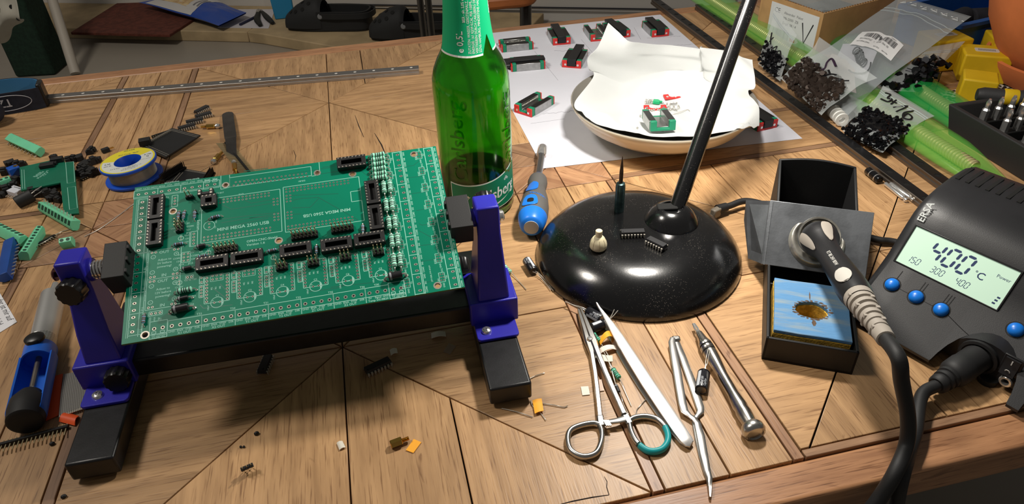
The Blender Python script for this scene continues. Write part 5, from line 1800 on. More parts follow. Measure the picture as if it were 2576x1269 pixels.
# sticker
def surf(top, u0, u1, v0, v1):
    def f(p):       # p.x 0..1 across, p.y 0..1 up
        return top(u0 + (u1 - u0) * p.x, v1 + (v0 - v1) * p.y, .5 + p.z)
    return f
uC = lambda px, py: None
def locate(top, px, py):
    """u,v of the bag surface under a photo pixel"""
    best = None
    for i in range(41):
        for j in range(41):
            p = top(i / 40, j / 40)
            r = p - CAMLOC
            d = r.dot(CFW)
            x, y = CX + FPX * r.dot(CRX) / d, CY - FPX * r.dot(CUP) / d
            e = (x - px) ** 2 + (y - py) ** 2
            if best is None or e < best[0]:
                best = (e, i / 40, j / 40)
    return best[1], best[2]
def quadmap(top, c4, dz):
    """c4: photo pixels TL,TR,BR,BL -> function (x 0..1, y 0..1 from bottom)"""
    L4 = [locate(top, *c) for c in c4]
    def f(p):
        x, y = p.x, p.y
        u = (L4[3][0] * (1 - x) + L4[2][0] * x) * (1 - y) + (L4[0][0] * (1 - x) + L4[1][0] * x) * y
        v = (L4[3][1] * (1 - x) + L4[2][1] * x) * (1 - y) + (L4[0][1] * (1 - x) + L4[1][1] * x) * y
        return top(u, v, dz + p.z)
    return f
f = quadmap(tpb, [(2172, 80), (2272, 118), (2243, 152), (2138, 112)], .4)
g = MB(); g.grid(lambda u, v: f(V(u, v, 0)), 16, 8, -.2)
stk = g.build('bar_code_sticker', mat('sticker_white', (228, 229, 230), .5), big, smooth=60)
g = MB()
def bars(x, y, w_, h):
    g.add([f(V(a, b, .35)) for a, b in ((x, y), (x + w_, y), (x + w_, y + h), (x, y + h))], [(0, 1, 2, 3)])
r_ = random.Random(9); x = .12
while x < .88:
    w_ = r_.choice((.006, .01, .018)); bars(x, .55, w_, .30); x += w_ + r_.choice((.007, .012))
for s, x, y, h in (('BA1A6U7167-XICO2J568  12mm  PEK', .08, .38, .13), ('NOT-JRobi-20MM*', .06, .22, .10), ('08-21-26-24', .45, .10, .09), ('Made in China', .68, .10, .09), ('P10284V617', .66, .88, .09)):
    g.text(s, 1.0, 0, 0, 0, 0, 'L', wrap=lambda p, x=x, y=y, h=h: f(V(x + p.x * h * .33, y + p.y * h, .35)))
g.build('sticker_print', mat('sticker_ink', (60, 60, 64), .6), stk, smooth=0)
# recycling triangles on the strip above the zip
for k in range(6):
    u = .14 + .15 * k
    c = tpb(u, .06, .4)
    e1_ = (tpb(u + .02, .06, .4) - c).normalized(); e2_ = (tpb(u, .03, .4) - c).normalized()
    g = MB()
    for rr_ in (4.2, 2.9):
        tri = [c + e1_ * (rr_ * math.cos(rad(90 + 120 * i))) + e2_ * (rr_ * math.sin(rad(90 + 120 * i))) for i in range(3)]
        g.tube(tri, .35, 4, closed=True)
    g.tube([c + e1_ * 7.4, c + e1_ * 10.2], .55, 4)
    g.build('recycling_mark', mat('print_white3', (210, 214, 216), .5), big, smooth=0)
# printed card with black springs inside the big bag
f2 = quadmap(tpb, [(2120, 108), (2205, 132), (2178, 205), (2090, 172)], -2.2)
g = MB(); g.grid(lambda u, v: f2(V(u, v, 0)), 10, 10, -.3)
tag(g.build('printed_card', mat('card_white', (232, 232, 240), .6), smooth=60), 'white and pink printed card inside the big milky bag', 'card')
f3 = quadmap(tpb, [(2092, 130), (2150, 172), (2155, 232), (2060, 200)], -1.4)
g = MB(); g.grid(lambda u, v: f3(V(u, v, 0)), 10, 10, -.2)
tag(g.build('photo_print', mat('skin_print', (222, 198, 182), .6, c2=(238, 226, 220), vscale=30), smooth=60), 'pale pink photo print showing through the big milky bag', 'card')
g = MB()
for k in range(7):
    c = Vector((.40 + .055 * k, .72 - .045 * k, 0))
    g.tube([f2(V(c.x + .10 * math.cos(a / 10 * 2 * PI) + .004 * a, c.y + .16 * math.sin(a / 10 * 2 * PI), 1.3 + .15 * math.sin(a))) for a in range(-2, 9)], .7, 6)
g.tube([f2(V(.62 + .36 * math.cos(rad(a)), .42 + .34 * math.sin(rad(a)), 1.3)) for a in range(-120, 40, 16)], 1.0, 6)
tag(g.build('cable_ties', mat('black_nylon', (24, 24, 26), .4), smooth=60), 'coiled black nylon ties in the big milky bag', 'cable ties')
# brownish bag with purple marking, lower left
q = [U(2062, 94, 64), U(2206, 196, 46), U(2068, 292, 14), U(1962, 196, 22)]
t, tp, bt = bag('zip_bag', 'wrinkled bag of dark small parts with purple marker strokes, leaning on the rail', q, lambda u, v: (1.2 + 12 * max(0, v - .15)) * (math.sin(PI * min(max(u, .02), .98)) ** .55) * (1 if v < .82 else max(.12, (1 - v) / .18)), 3.2, 12, FILM)
def px_strokes(top, lines, r, name, m, parent):
    strokes(top, [[locate(top, *p) for p in l] for l in lines], r, name, m, parent)
px_strokes(tp, [[(2052, 160), (2064, 174), (2074, 172), (2082, 158), (2094, 150), (2104, 166)]], 2.3, 'purple_marking', PURP, t)
px_strokes(tp, [[(2070, 190), (2088, 189), (2104, 188)], [(2086, 176), (2088, 187)], [(2092, 196), (2120, 198)], [(2098, 204), (2136, 205)]], 1.3, 'marker_writing', INK, t)
screw_heap('dark brown small parts heaped inside the bag with purple strokes', tp, bt, 420, .08, .92, .42, .97, 14, 5, 1.5, mat('brown_screw', (62, 52, 46), .4, .5), 'part_heap')
# small clear bag with white rings
q = [U(2130, 236, 18), U(2196, 268, 16), U(2122, 322, 4), U(2070, 280, 6)]
t, tp, bt = bag('clear_bag', 'little clear bag with a stack of white rings next to the rail', q, lambda u, v: .8 + 5.5 * math.sin(PI * u) * math.sin(PI * v), 1.6, 21, FILM)
pa_, pb2 = U(2097, 278, 9), U(2117, 299, 9)
for k in range(4):
    c = pa_ + (pb2 - pa_) * (k / 3)
    g = MB(align((c.x, c.y, 8.4), V((pb2 - pa_).x, (pb2 - pa_).y, .12)))
    g.lathe([(3.4, 0), (7.2, 0), (7.6, .8), (7.2, 2.2), (3.4, 2.2), (3.4, 0)], 24)
    tag(g.build('white_ring', mat('white_nylon', (228, 228, 222), .4)), ('white nylon ring at the far end of the stack in the little bag', 'white nylon ring second from the far end of the little bag stack', 'white nylon ring second from the near end of the little bag stack', 'white nylon ring at the near end of the stack in the little bag')[k], 'ring', 'white rings in the little bag')
# bag marked 3x16
q = [U(2222, 216, 30), U(2350, 292, 22), U(2222, 386, 9), U(2118, 330, 9)]
t, tp, bt = bag('zip_bag', 'zip bag marked 3x16 half full of black screws, lying over the rail', q, lambda u, v: (1.0 + 15 * max(0, v - .3)) * (math.sin(PI * min(max(u, .02), .98)) ** .5) * (1 if v < .86 else max(.12, (1 - v) / .14)), 1.8, 31, FILM, .10)
px_strokes(tp, [[(2228, 236), (2240, 238), (2234, 247), (2244, 250), (2234, 256), (2216, 248)], [(2240, 252), (2256, 260)], [(2254, 250), (2240, 264)],
               [(2246, 272), (2284, 266), (2256, 281)], [(2298, 280), (2276, 284), (2272, 298), (2288, 302), (2296, 294), (2284, 288), (2274, 294)]], 1.25, 'marker_writing', INK, t)
screw_heap('black machine screws filling the bag marked 3x16', tp, bt, 620, .05, .95, .45, .97, 32, 6, 1.15)
# another clear bag behind with dark contents
q = [U(2340, 118, 44), U(2424, 104, 40), U(2310, 232, 12), U(2195, 226, 14)]
t, tp, bt = bag('clear_bag', 'crumpled clear bag of black hardware between big milky bag and green sleeve', q, lambda u, v: 2 + 10 * math.sin(PI * u) * math.sin(PI * v), 4.0, 41, FILM, .14)
screw_heap('black brackets and screws inside the crumpled clear bag', tp, bt, 44, .15, .85, .35, .92, 42, 15, 2.2, BSCREW, 'part_heap')

# green sleeves with ball screws
def sleeve(label, u0, v0, u1, v1, w_, h, c, alpha, seed, lab2):
    r = random.Random(seed)
    N_, K = 44, 22
    m = MB(); vs, fs = [], []
    for i in range(N_ + 1):
        t = i / N_
        c0 = TV(u0 + (u1 - u0) * t, v0 + (v1 - v0) * t)
        ww = w_ * (.5 + .04 * math.sin(9 * t + seed)) * (1 if t < .9 else 1 - (t - .9) * 4)
        hh = h * (1 if t < .88 else 1 - (t - .88) * 5)
        for k in range(K):
            a = 2 * PI * k / K
            x = math.cos(a) * ww
            z = math.sin(a)
            z = (abs(z) ** .8) * hh * .5 * (1 if z > 0 else -1)
            vs.append(c0 + DU * x + V(0, 0, .5 + hh * .5 + z + .7 * math.sin(14 * t + k) * (z > 0)))
    for i in range(N_):
        for k in range(K):
            k2 = (k + 1) % K
            fs.append((i * K + k, i * K + k2, (i + 1) * K + k2, (i + 1) * K + k))
    m.add(vs, fs)
    o = m.build('plastic_sleeve', mat('green_film_%d' % seed, c, .16, alpha=alpha, spec=.6, bump=.15, bscale=40), smooth=70)
    tag(o, label, 'sleeve')
    p, q = TV(u0, v0, h * .5), TV(u0 + (u1 - u0) * .94, v0 + (v1 - v0) * .94, h * .5)
    L_ = (q - p).length
    g = MB(align(p, q - p))
    pr = [(0, 0)]
    z = 0
    while z < L_:
        pr += [(7.0, z), (7.0, z + 1.5), (5.7, z + 2.2), (5.4, z + 2.9), (6.0, z + 3.6)]
        z += 4
    pr += [(0, z)]
    g.lathe(pr, 18)
    tag(g.build('ball_screw', mat('screw_brass_steel', (216, 206, 150), .35, .55), smooth=50), lab2, 'ball screw')
sleeve('pale green plastic sleeve beside the second black rail', 606, 690, 611, 46, 52, 19, (120, 208, 84), .34, 1, 'ball screw inside the pale green sleeve by the black rail')
sleeve('deep green plastic sleeve between the pale green sleeve and the black case', 694, 420, 672, 138, 54, 20, (44, 176, 84), .42, 2, 'ball screw inside the deep green sleeve by the black case')

# yellow foam blocks with little labels
YEL = mat('yellow_plastic', (204, 168, 22), .5, vary=.06, vscale=30, bump=.06, bscale=500)
LBP = mat('small_label', (196, 190, 178), .6)
for (x, y, a, s, lb_) in ((545, 762, -28, (36, 34, 30), 'yellow block nearest the deep green sleeve'), (586, 826, -20, (52, 40, 34), 'yellow block with a white label, behind the nearest yellow block'), (556, 868, 8, (48, 44, 40), 'yellow block farthest back beside the clear bag'), (640, 866, -12, (50, 42, 36), 'yellow block next to the terracotta pot')):
    M = Tm(x, y, .4) @ Rz(a)
    t = thing('yellow_block', lb_, 'block', M)
    MB().box((0, 0, s[2] / 2), s).build('body', YEL, t, bevel=2.2, segs=3)
    if 'nearest the deep' not in lb_:
        g = MB(); g.prism(rrect(-13, -6, 13, 6, 2.5), s[2], s[2] + .3); l_ = g.build('label', LBP, t)
        g = MB()
        for k in range(12):
            g.box((-9 + 1.6 * k, 0, s[2] + .34), (.7, 6, .1))
        g.build('label_print', mat('label_ink', (90, 90, 96), .7), l_, smooth=0)
# woven mat
MATW = bpy.data.materials.new('black_white_weave'); MATW.use_nodes = True
nt = MATW.node_tree; ck = nt.nodes.new('ShaderNodeTexVoronoi'); ck.inputs['Scale'].default_value = 260
ck.distance = 'CHEBYCHEV'
rp = nt.nodes.new('ShaderNodeValToRGB'); rp.color_ramp.elements[0].position = .42; rp.color_ramp.elements[1].position = .5
rp.color_ramp.elements[0].color = rgb(22, 22, 22); rp.color_ramp.elements[1].color = rgb(210, 206, 198)
tc = nt.nodes.new('ShaderNodeTexCoord'); nt.links.new(tc.outputs['Object'], ck.inputs['Vector']); nt.links.new(ck.outputs['Distance'], rp.inputs['Fac'])
nt.links.new(rp.outputs['Color'], nt.nodes['Principled BSDF'].inputs['Base Color'])
g = MB(); g.prism(rrect(-50, -52, 190, 60, 8), 0, .35); tag(g.build('woven_mat', MATW, M=Tm(560, 735, 0) @ Rz(18)), 'black and white woven mat under the terracotta saucer', 'mat')
# terracotta pot and saucer
TERRA = mat('terracotta', (206, 116, 64), .75, vary=.12, vscale=14, bump=.12, bscale=350)
pt = thing('flower_pot', 'big terracotta flower pot cut off by the right edge', 'flower pot', Tm(676, 806, 9))
MB().lathe([(0, 0), (58, 0), (62, 2), (82, 30), (98, 60), (106, 90), (108, 120), (105, 150), (101, 150), (102, 120), (98, 88), (80, 44), (58, 10), (0, 8)], 64).build('body', TERRA, pt, smooth=60)
MB().lathe([(0, 138), (100, 139)], 40).build('soil', mat('potting_soil', (52, 38, 28), .95, vary=.4, vscale=120, bump=.8, bscale=200), pt)
sc_ = MB(); sc_.lathe([(0, 0), (70, 0), (74, 2), (86, 22), (88, 28), (84, 29), (80, 24), (70, 7), (0, 6)], 64)
tag(sc_.build('saucer', TERRA, M=Tm(676, 806, .5), smooth=60), 'terracotta saucer under the big flower pot', 'saucer')
# blue crate with things behind
CRT = mat('blue_crate_plastic', (22, 78, 150), .45, vary=.05)
CM_ = Tm(650, 960, .3) @ Rz(22)
cr_o = thing('crate', 'blue plastic crate behind the yellow blocks and big bag', 'crate', CM_)
for c, s in (((0, -45, 22), (190, 4, 44)), ((0, 45, 22), (190, 4, 44)), ((-93, 0, 22), (4, 90, 44)), ((93, 0, 22), (4, 90, 44))):
    MB().box((0, 0, 0), s).build('wall_panel', CRT, cr_o, bevel=1, M=Tm(*c))
MB().box((0, 0, 1.5), (186, 88, 3)).build('bottom', CRT, cr_o)
g = MB(); g.prism(rrect(-99, -51, 99, 51, 5), 42, 47, holes=[rrect(-91, -43, 91, 43, 4)[::-1]]); g.build('rim', CRT, cr_o, bevel=1)
for k, (x, y, a, c) in enumerate(((-40, 5, 15, 'one'), (30, -8, -20, 'two'))):
    g = MB(); g.cyl((-38, 0, 24), (38, 0, 24), 15, n=20)
    tag(g.build('roll', mat('dark_cloth', (30, 30, 36), .9, vary=.3), bevel=2, M=CM_ @ Tm(x, y, 0) @ Rz(a)), ('dark roll in the blue crate nearer the big bag', 'dark roll in the blue crate nearer the flower pot')[k], 'roll')
# black bit case
CSM = Tm(*TV(650, 164)) @ Rz(TABROT)
cs = thing('bit_case', 'black tool case with silver bits standing in it at the right edge', 'tool case', CSM)
CB = mat('case_black', (40, 40, 41), .6, bump=.15, bscale=1200)
g = MB()
g.add([(0, 0, 0), (0, -260, 0), (90, -260, 0), (90, 0, 0), (-7, 6, 34), (-7, -266, 34), (97, -266, 34), (97, 6, 34), (-1, 0, 34), (-1, -260, 34), (91, -260, 34), (91, 0, 34), (5, -5, 14), (5, -255, 14), (85, -255, 14), (85, -5, 14)],
      [(0, 3, 2, 1), ] + [(a, (a + 1) % 4, 4 + (a + 1) % 4, 4 + a) for a in range(4)] + [(4 + a, 4 + (a + 1) % 4, 8 + (a + 1) % 4, 8 + a) for a in range(4)] + [(8 + a, 8 + (a + 1) % 4, 12 + (a + 1) % 4, 12 + a) for a in range(4)] + [(12, 13, 14, 15)])
g.f = [tuple(reversed(f_)) if False else f_ for f_ in g.f]
g.build('shell', CB, cs, bevel=1.5, segs=3)
for y in (-22, -48, -74, -100, -126, -152):
    MB().box((0, 0, 0), (74, 9, 10)).build('bit_rack', HOLE, cs, bevel=.8, M=Tm(45, y, 19.5))
bt_ = MB(); bt_.lathe([(0, 0), (3.8, 0), (3.8, 12), (2.4, 14), (2.4, 20), (1.2, 24), (0, 24)], 6)
b1 = None
for k, (x, y) in enumerate([(14 + 15 * i + 2 * j, -22 - 26 * j) for j in range(6) for i in range(5)]):
    M = CSM @ Tm(x, y, 24.5)
    if b1 is None:
        b1 = bt_.build('tool_bit', CHROME, smooth=20); o = b1; 
    else:
        o = b1.copy(); COL.objects.link(o)
    setm(o, M)
    tag(o, 'silver screwdriver bit standing in the black case rack', 'bit', 'silver bits in the black case')
g = thing('screwdriver_handle', 'black handle with a yellow band lying at the far end of the case', 'handle', Tm(*U(2530, 262, 26)) @ Rz(-20))
MB(align((0, 0, 8), (1, 0, 0))).lathe([(0, -30), (6, -30), (8, -24), (8, 10), (10, 16), (10, 40), (8, 44), (0, 44)], 24).build('grip', CB, g, smooth=50)
MB(align((0, 0, 8), (1, 0, 0))).lathe([(8.1, -6), (8.6, -4), (8.6, 6), (8.1, 8)], 24).build('band', YEL, g, smooth=50)
# ---------------------------------------------------------------- left hand clutter
def seg_frame(a, b, z):
    """frame half way between two pixels at height z, X along a->b; returns matrix on the table and length"""
    p, q = U(*a, z), U(*b, z)
    c = (p + q) / 2
    return Tm(c.x, c.y, .2) @ Rz(math.degrees(math.atan2((q - p).y, (q - p).x))), (q - p).length
# head lamp
NAVY = mat('navy_webbing', (38, 42, 56), .85, vary=.15, vscale=90, bump=.2, bscale=900); LBLU = mat('light_blue_lining', (62, 128, 178), .85)
hl = thing('head_lamp', 'navy head lamp strap standing at the left end of the silver rail', 'head lamp')
fr_ = [U(121, 262, 0), U(112, 271, 0), U(60, 281, 0), U(0, 290, 0), U(-90, 300, 0)]
bk_ = [U(-90, 262, 0), U(0, 252, 0), U(60, 246, 0), U(105, 247, 0), U(121, 254, 0)]
path = spline(fr_ + bk_, 6)
m, m2 = MB(), MB()
def ribbon(mb, pth, z0, z1, off, th):
    vs, fs = [], []
    n = len(pth)
    for i, p in enumerate(pth):
        d = (pth[min(i + 1, n - 1)] - pth[max(i - 1, 0)]).normalized()
        nn = Vector((-d.y, d.x, 0))
        for o_, z in ((off, z0), (off + th, z0), (off + th, z1), (off, z1)):
            vs.append(p + nn * o_ + V(0, 0, z))
    for i in range(n - 1):
        for k in range(4):
            k2 = (k + 1) % 4
            fs.append((i * 4 + k, i * 4 + k2, i * 4 + 4 + k2, i * 4 + 4 + k))
    fs += [(0, 1, 2, 3), tuple((n - 1) * 4 + k for k in (3, 2, 1, 0))]
    mb.add(vs, fs)
ribbon(m, path, .5, 27, 0, 1.3); m.build('strap', NAVY, hl)
ribbon(m2, path, .8, 26.6, -.9, .8); m2.build('lining', LBLU, hl)
p, q = U(112, 271, 0), U(0, 290, 0)
M, L_ = seg_frame((123, 252), (119, 272), 2)
g = MB(Tm(*U(121, 262, 0)) @ Rz(math.degrees(math.atan2((q - p).y, (q - p).x)) + 90)); g.box((0, 0, 15), (20, 6, 30)); g.build('buckle', KNOB, hl, bevel=1.6)
dX = -(q - p).normalized()
nF = Vector((dX.y, -dX.x, 0)); nF = nF if nF.dot(CAMLOC - p) > 0 else -nF
mid_ = p + (q - p) * .66
TF = Matrix((-dX, Vector((0, 0, -1)), nF)).transposed().to_4x4(); TF.translation = mid_ + nF * 2.8 + V(0, 0, 14)
g = MB(TF); g.text('PETZL', 14, 2, -5, 0, 0, 'C', bold=True); g.build('strap_lettering', WHITE, hl, smooth=0)
g = MB(TF); g.tube([(27 * math.cos(2 * PI * i / 30) + 3, 9.5 * math.sin(2 * PI * i / 30), .2) for i in range(30)], .35, 4, closed=True); g.build('strap_oval', WHITE, hl)
g = MB(); g.sphere((0, 0, 0), 1, 24, 16); o = g.build('lamp_body', NAVY, hl, M=Tm(*U(-40, 282, 16)) @ Matrix.Diagonal((22, 18, 17, 1)))

# solder spool
p, q = U(249, 425, 18), U(402, 398, 18)
spr = (q - p).length / 2 - 1
c = (p + q) / 2
SPM = Tm(c.x, c.y, 1.2) @ Rz(math.degrees(math.atan2((q - p).y, (q - p).x))) @ Ry(-2.5)
SPB_ = mat('spool_blue', (22, 84, 206), .4)
spl = thing('solder_spool', 'blue spool of solder wire with a yellow and white label', 'spool', SPM)
R_ = spr
MB().lathe([(13, 0), (R_ - .6, 0), (R_, .6), (R_, 2.6), (R_ - .6, 3.2), (16, 3.2), (16, 17), (R_ - 2, 17), (R_ - .4, 17.4), (R_ - .4, 19.6), (R_ - 1, 20.2), (13.5, 20.2), (13, 19.6), (13, 0)], 64).build('reel', SPB_, spl, smooth=40)
g = MB(); zz = 3.3; pr = []
while zz < 16.9:
    pr += [(R_ - 5.6, zz), (R_ - 5.2, zz + .25), (R_ - 5.6, zz + .5)]; zz += .55
g.lathe([(16.2, 3.3)] + pr + [(16.2, 16.9)], 64); g.build('solder_wire', mat('solder_tin', (186, 184, 178), .3, .75, vary=.1), spl, smooth=40)
YLB = mat('label_yellow', (226, 212, 52), .5)
g = MB(); g.lathe([(13.4, 20.22), (R_ - 1.4, 20.22), (R_ - 1.4, 20.4), (13.4, 20.4), (13.4, 20.22)], 64); lbl = g.build('label', mat('label_pale', (214, 218, 214), .5), spl)
g = MB()
def annulus(a0, a1, r0, r1, z, n=30):
    pts = [(r0 * math.cos(a0 + (a1 - a0) * i / n), r0 * math.sin(a0 + (a1 - a0) * i / n), z) for i in range(n + 1)] + [(r1 * math.cos(a0 + (a1 - a0) * i / n), r1 * math.sin(a0 + (a1 - a0) * i / n), z) for i in range(n + 1)]
    g.add(pts, [(i, n + 1 + i, n + 2 + i, i + 1) for i in range(n)])
annulus(rad(28), rad(166), 13.4, R_ - 1.4, 20.44); annulus(rad(166), rad(388), R_ - 3.2, R_ - 1.4, 20.44)
g.build('label_yellow_part', YLB, lbl, smooth=0)
g = MB()
for s, x, y, h, a in (('ISO-Core  "ELR"', 0, 14.6, 3.0, 0), ('0.35', -19.5, -1, 3.4, 0), ('mm D', -19, -5.4, 2.8, 0), ('0.100', 19.4, 4, 3.2, 0), ('kg', 19.5, 0, 2.8, 0), ('3.5 % Flux', -11, -14.6, 2.2, 0), ('EN 29453 1.1.3', 8, -15.2, 2.0, 0), ('L-Sn60Pb38Cu2', 4, -18.2, 2.2, 0), ('DIN EN 61190-1-3', 2, -21, 1.8, 0), ('hergestellt in Germany', 17, -5, 1.3, 0)):
    g.text(s, h, x, y, 20.5, a, 'C', bold=h > 2.5)
g.text('FELDER', 3.4, 0, R_ - 5.6, 20.5, 0, 'C', bold=True)
g.build('label_print', mat('label_blue_ink', (44, 60, 90), .6), lbl, smooth=0)
wire('solder_strand', 'thin solder strand curving from the green board edge across the wood', [U(352, 500, 3), U(334, 515, .6), U(298, 543, .6), U(251, 576, .6), U(212, 596, .6)], .45, TIN, 'wire')
wire('solder_strand', 'thin solder strand curving past the small green terminal block', [U(202, 563, .6), U(175, 577, .6), U(149, 586, 1), U(112, 609, 3), U(86, 622, .8)], .45, TIN, 'wire')
wire('solder_strand', 'short solder end sticking out behind the blue spool', [U(372, 452, 1), U(395, 449, 1), U(411, 436, 2)], .45, TIN, 'wire')

# terminal blocks: X along the row
def terminal(label, a, b, z, col_, n, up='pins_down', roll=0, flip=1, pins=True, name='terminal_block', group=None):
    M, L_ = seg_frame(a, b, z)
    t = thing(name, label, 'terminal block', M @ Tm(0, 0, 5.0) @ Rx(roll), group)
    w = L_ / n
    h = 5.0
    A = YZ
    pr = [(-4.4, -h), (4.2, -h), (4.2, 1.6), (1.6, h), (-3.0, h), (-4.4, 2.6)]
    MB().prism(pr, -L_ / 2, L_ / 2, M=A).build('housing', col_, t, bevel=.35)
    g = MB()
    for k in range(n):
        x = -L_ / 2 + w * (k + .5)
        g.box((x, 4.25, -1.6), (w * .62, .2, 4.6))
        g.cyl((x, -.7, h), (x, -.7, h + .05), w * .34, n=10)
    g.build('openings', mat('terminal_recess', (18, 66, 48) if col_ is TERMG else (10, 34, 80), .6), t)
    if pins:
        for k in range(n):
            x = -L_ / 2 + w * (k + .5)
            g = MB(); g.box((x, .5, -h - 1.8), (.9, .9, 3.6)); g.build('pin', TIN, t, smooth=0)
    return t
terminal('green terminal block lying alone farthest back at the left, pins down', (24, 342), (100, 377), 8, TERMG, 9, roll=-62)
terminal('long green terminal block with pins turned up, in front of the L shaped board', (103, 514), (186, 562), 8, TERMG, 10, roll=150)
terminal('green terminal block cut off by the left edge', (-30, 556), (58, 600), 8, TERMG, 9, roll=-20)
terminal('green terminal block leaning against the blue one', (56, 638), (97, 573), 8, TERMG, 9, roll=14)
terminal('two way green terminal block near the spare pin strip', (150, 606), (181, 600), 8, TERMG, 2, roll=24)
terminal('two way green terminal block beside the blue trimmer at the left edge', (-4, 458), (24, 448), 8, TERMG, 2, roll=10)
terminal('blue terminal block with pins to its right at the left edge', (6, 694), (24, 604), 8, TERMB, 10, roll=-100)
# L shaped green board with pieces on it
GB = mat('dark_green_board', (10, 104, 78), .42, vary=.06)
lp_ = [U(*q, 9) for q in ((51, 424), (163, 401), (164, 413), (187, 410), (195, 530), (157, 533), (152, 459), (52, 478))]
c = sum(lp_, Vector()) / 8
gb = thing('relay_board', 'green L shaped circuit board resting on loose black parts', 'circuit board', Tm(c.x, c.y, 7.4) @ Rx(3))
MB().prism([((p - c).x, (p - c).y) for p in lp_][::-1], 0, 1.6).build('board', GB, gb)
g = MB()
for s, px, py in (('Relais', 97, 441), ('Modul', 104, 440), ('Platine v1', 111, 441), ('12 V', 118, 440)):
    p = U(px, py, 9) - c; g.text(s, 4.2, p.x, p.y, 1.66, 78, 'C')
for (a, b, d, e) in (((167, 413), (187, 411), (188, 458), (169, 461)), ((169, 471), (189, 468), (192, 518), (172, 522))):
    pts = [U(*q, 9) - c for q in (a, b, d, e)]
    g.tube([V(p.x, p.y, 1.7) for p in pts], .3, 4, closed=True)
for x in (56, 62):
    g.tube([V((U(x, 430, 9) - c).x, (U(x, 430, 9) - c).y, 1.68), V((U(x, 474, 9) - c).x, (U(x, 474, 9) - c).y, 1.68)], .25, 4)
g.build('silkscreen', SILK, gb, smooth=0, kind='stuff')
for (px, py, s) in ((148, 411, (12, 6, 5)), (122, 423, (14, 7, 4)), (136, 417, (8, 6, 3))):
    p = U(px, py, 9) - c
    MB().box((0, 0, 0), s).build('black_component', BLACKM, gb, bevel=.4, M=Tm(p.x, p.y, 1.6 + s[2] / 2) @ Rz(15))
# blue trimmer, white connector, capacitor
M, L_ = seg_frame((23, 436), (50, 426), 5); t = thing('trimmer', 'small blue trimmer block touching the corner of the L shaped board', 'trimmer', M)
MB().box((0, 0, 5), (L_, 10, 9.6)).build('body', mat('trimmer_blue', (20, 84, 180), .4), t, bevel=.5); MB().cyl((3, 0, 9.8), (3, 0, 10.4), 2.2, n=14).build('screw', BRASS, t)
M, L_ = seg_frame((24, 476), (50, 484), 5); t = thing('white_connector', 'small white plug connector lying before the L shaped board', 'connector', M)
g = MB(); g.box((0, 0, 3), (13, 9, 6)).box((0, 4.5, 3), (19, 3, 6)); g.build('housing', WHITE, t, bevel=.4)
for k in range(4):
    MB().box((-4.5 + 3 * k, -6, 1.5), (.7, 5, .7)).build('pin', TIN, t)
p = U(62, 502, 6); t = thing('capacitor', 'black round capacitor with bent leads in front of the white connector', 'capacitor', Tm(p.x, p.y, 6.4) @ Rz(40) @ Ry(80))
MB().lathe([(0, -8), (5.6, -8), (6.2, -7.4), (6.2, 7.6), (5.7, 8), (0, 8)], 20).build('can', BLACKM, t); MB().tube([(2, 0, 8), (2, 2, 14), (4, 8, 20)], .4, 6).build('lead', TIN, t); MB().tube([(-2, 0, 8), (-2, 2, 12), (0, 8, 19)], .4, 6).build('lead', TIN, t)
# jumpers and little black parts
jm = MB(); jm.box((0, 0, 2.6), (8.2, 5.2, 5.2), top=(7.4, 4.6)); jm.box((0, 0, 5.9), (4, 4.6, 1.6))
jr = random.Random(8)
j0 = None
spots = [(25, 412), (45, 416), (58, 415), (136, 397), (172, 405), (186, 401), (198, 398), (226, 384), (232, 378), (213, 414), (222, 419), (236, 408), (244, 404), (206, 424), (216, 428), (228, 431), (202, 438), (212, 444), (226, 441), (238, 436), (12, 434), (36, 452), (44, 458), (36, 470), (6, 472), (16, 480), (92, 474), (104, 478), (118, 476), (100, 490), (112, 488), (134, 470), (144, 464), (128, 500), (140, 496), (146, 504), (4, 492), (82, 486), (120, 488), (136, 484)]
for k, (x, y) in enumerate(spots):
    p = U(x, y, 2)
    M = Tm(p.x, p.y, .3) @ Rz(jr.uniform(0, 180)) @ (Rx(90) @ Tm(0, 2.6, -2.6) if k % 3 == 0 else Matrix.Identity(4))
    if j0 is None:
        j0 = jm.build('jumper_block', BLACKM, bevel=.4); o = j0
    else:
        o = j0.copy(); COL.objects.link(o)
    setm(o, M); o.scale = [jr.uniform(.85, 1.25)] * 3
    tag(o, 'small black jumper block strewn round the L shaped board', 'jumper', 'black jumper blocks round the L shaped board')
# black pin strips and chips
def strip(label, a, b, z, pitch=2.54, pin=6.0, rows=1, lay=90, m=SOCK, pm=GOLDP, cat='pin strip', name='pin_strip', pinb=3.0):
    M, L_ = seg_frame(a, b, z)
    n = max(2, int(L_ / pitch))
    t = thing(name, label, cat, M @ Tm(0, 0, 1.4) @ Rx(lay))
    g = MB()
    for k in range(n):
        x = -L_ / 2 + pitch * (k + .5)
        g.box((x, 0, 0), (pitch - .02, 2.5 * rows, 2.4), top=None)
        for s_ in (-1, 1):
            g.box((x, s_ * 1.27 * rows, 0), (pitch * .7, .1, 2.3))
    g.build('strip_body', m, t)
    for k in range(n):
        for r in range(rows):
            x = -L_ / 2 + pitch * (k + .5)
            q = MB(); q.box((x, (r - (rows - 1) / 2) * 2.54, (pin - pinb) / 2), (.62, .62, pin + pinb + 2.4)); q.build('pin', pm, t, smooth=0)
    return t
strip('black pin strip lying left of the clamp foot, pins towards the viewer', (-12, 1123), (180, 1071), 2, pin=3, lay=-98, pinb=7)
strip('black pin strip under the solder strand next to the two way terminal block', (84, 620), (139, 592), 2, pin=2.5, lay=-98, pinb=4)
strip('black pin strip lying next to the blue solder spool', (203, 452), (246, 430), 2, pin=2, lay=90, pinb=2)
strip('black pin strip along the back edge of the nearer black module', (380, 340), (428, 324), 4, pin=3, lay=80)
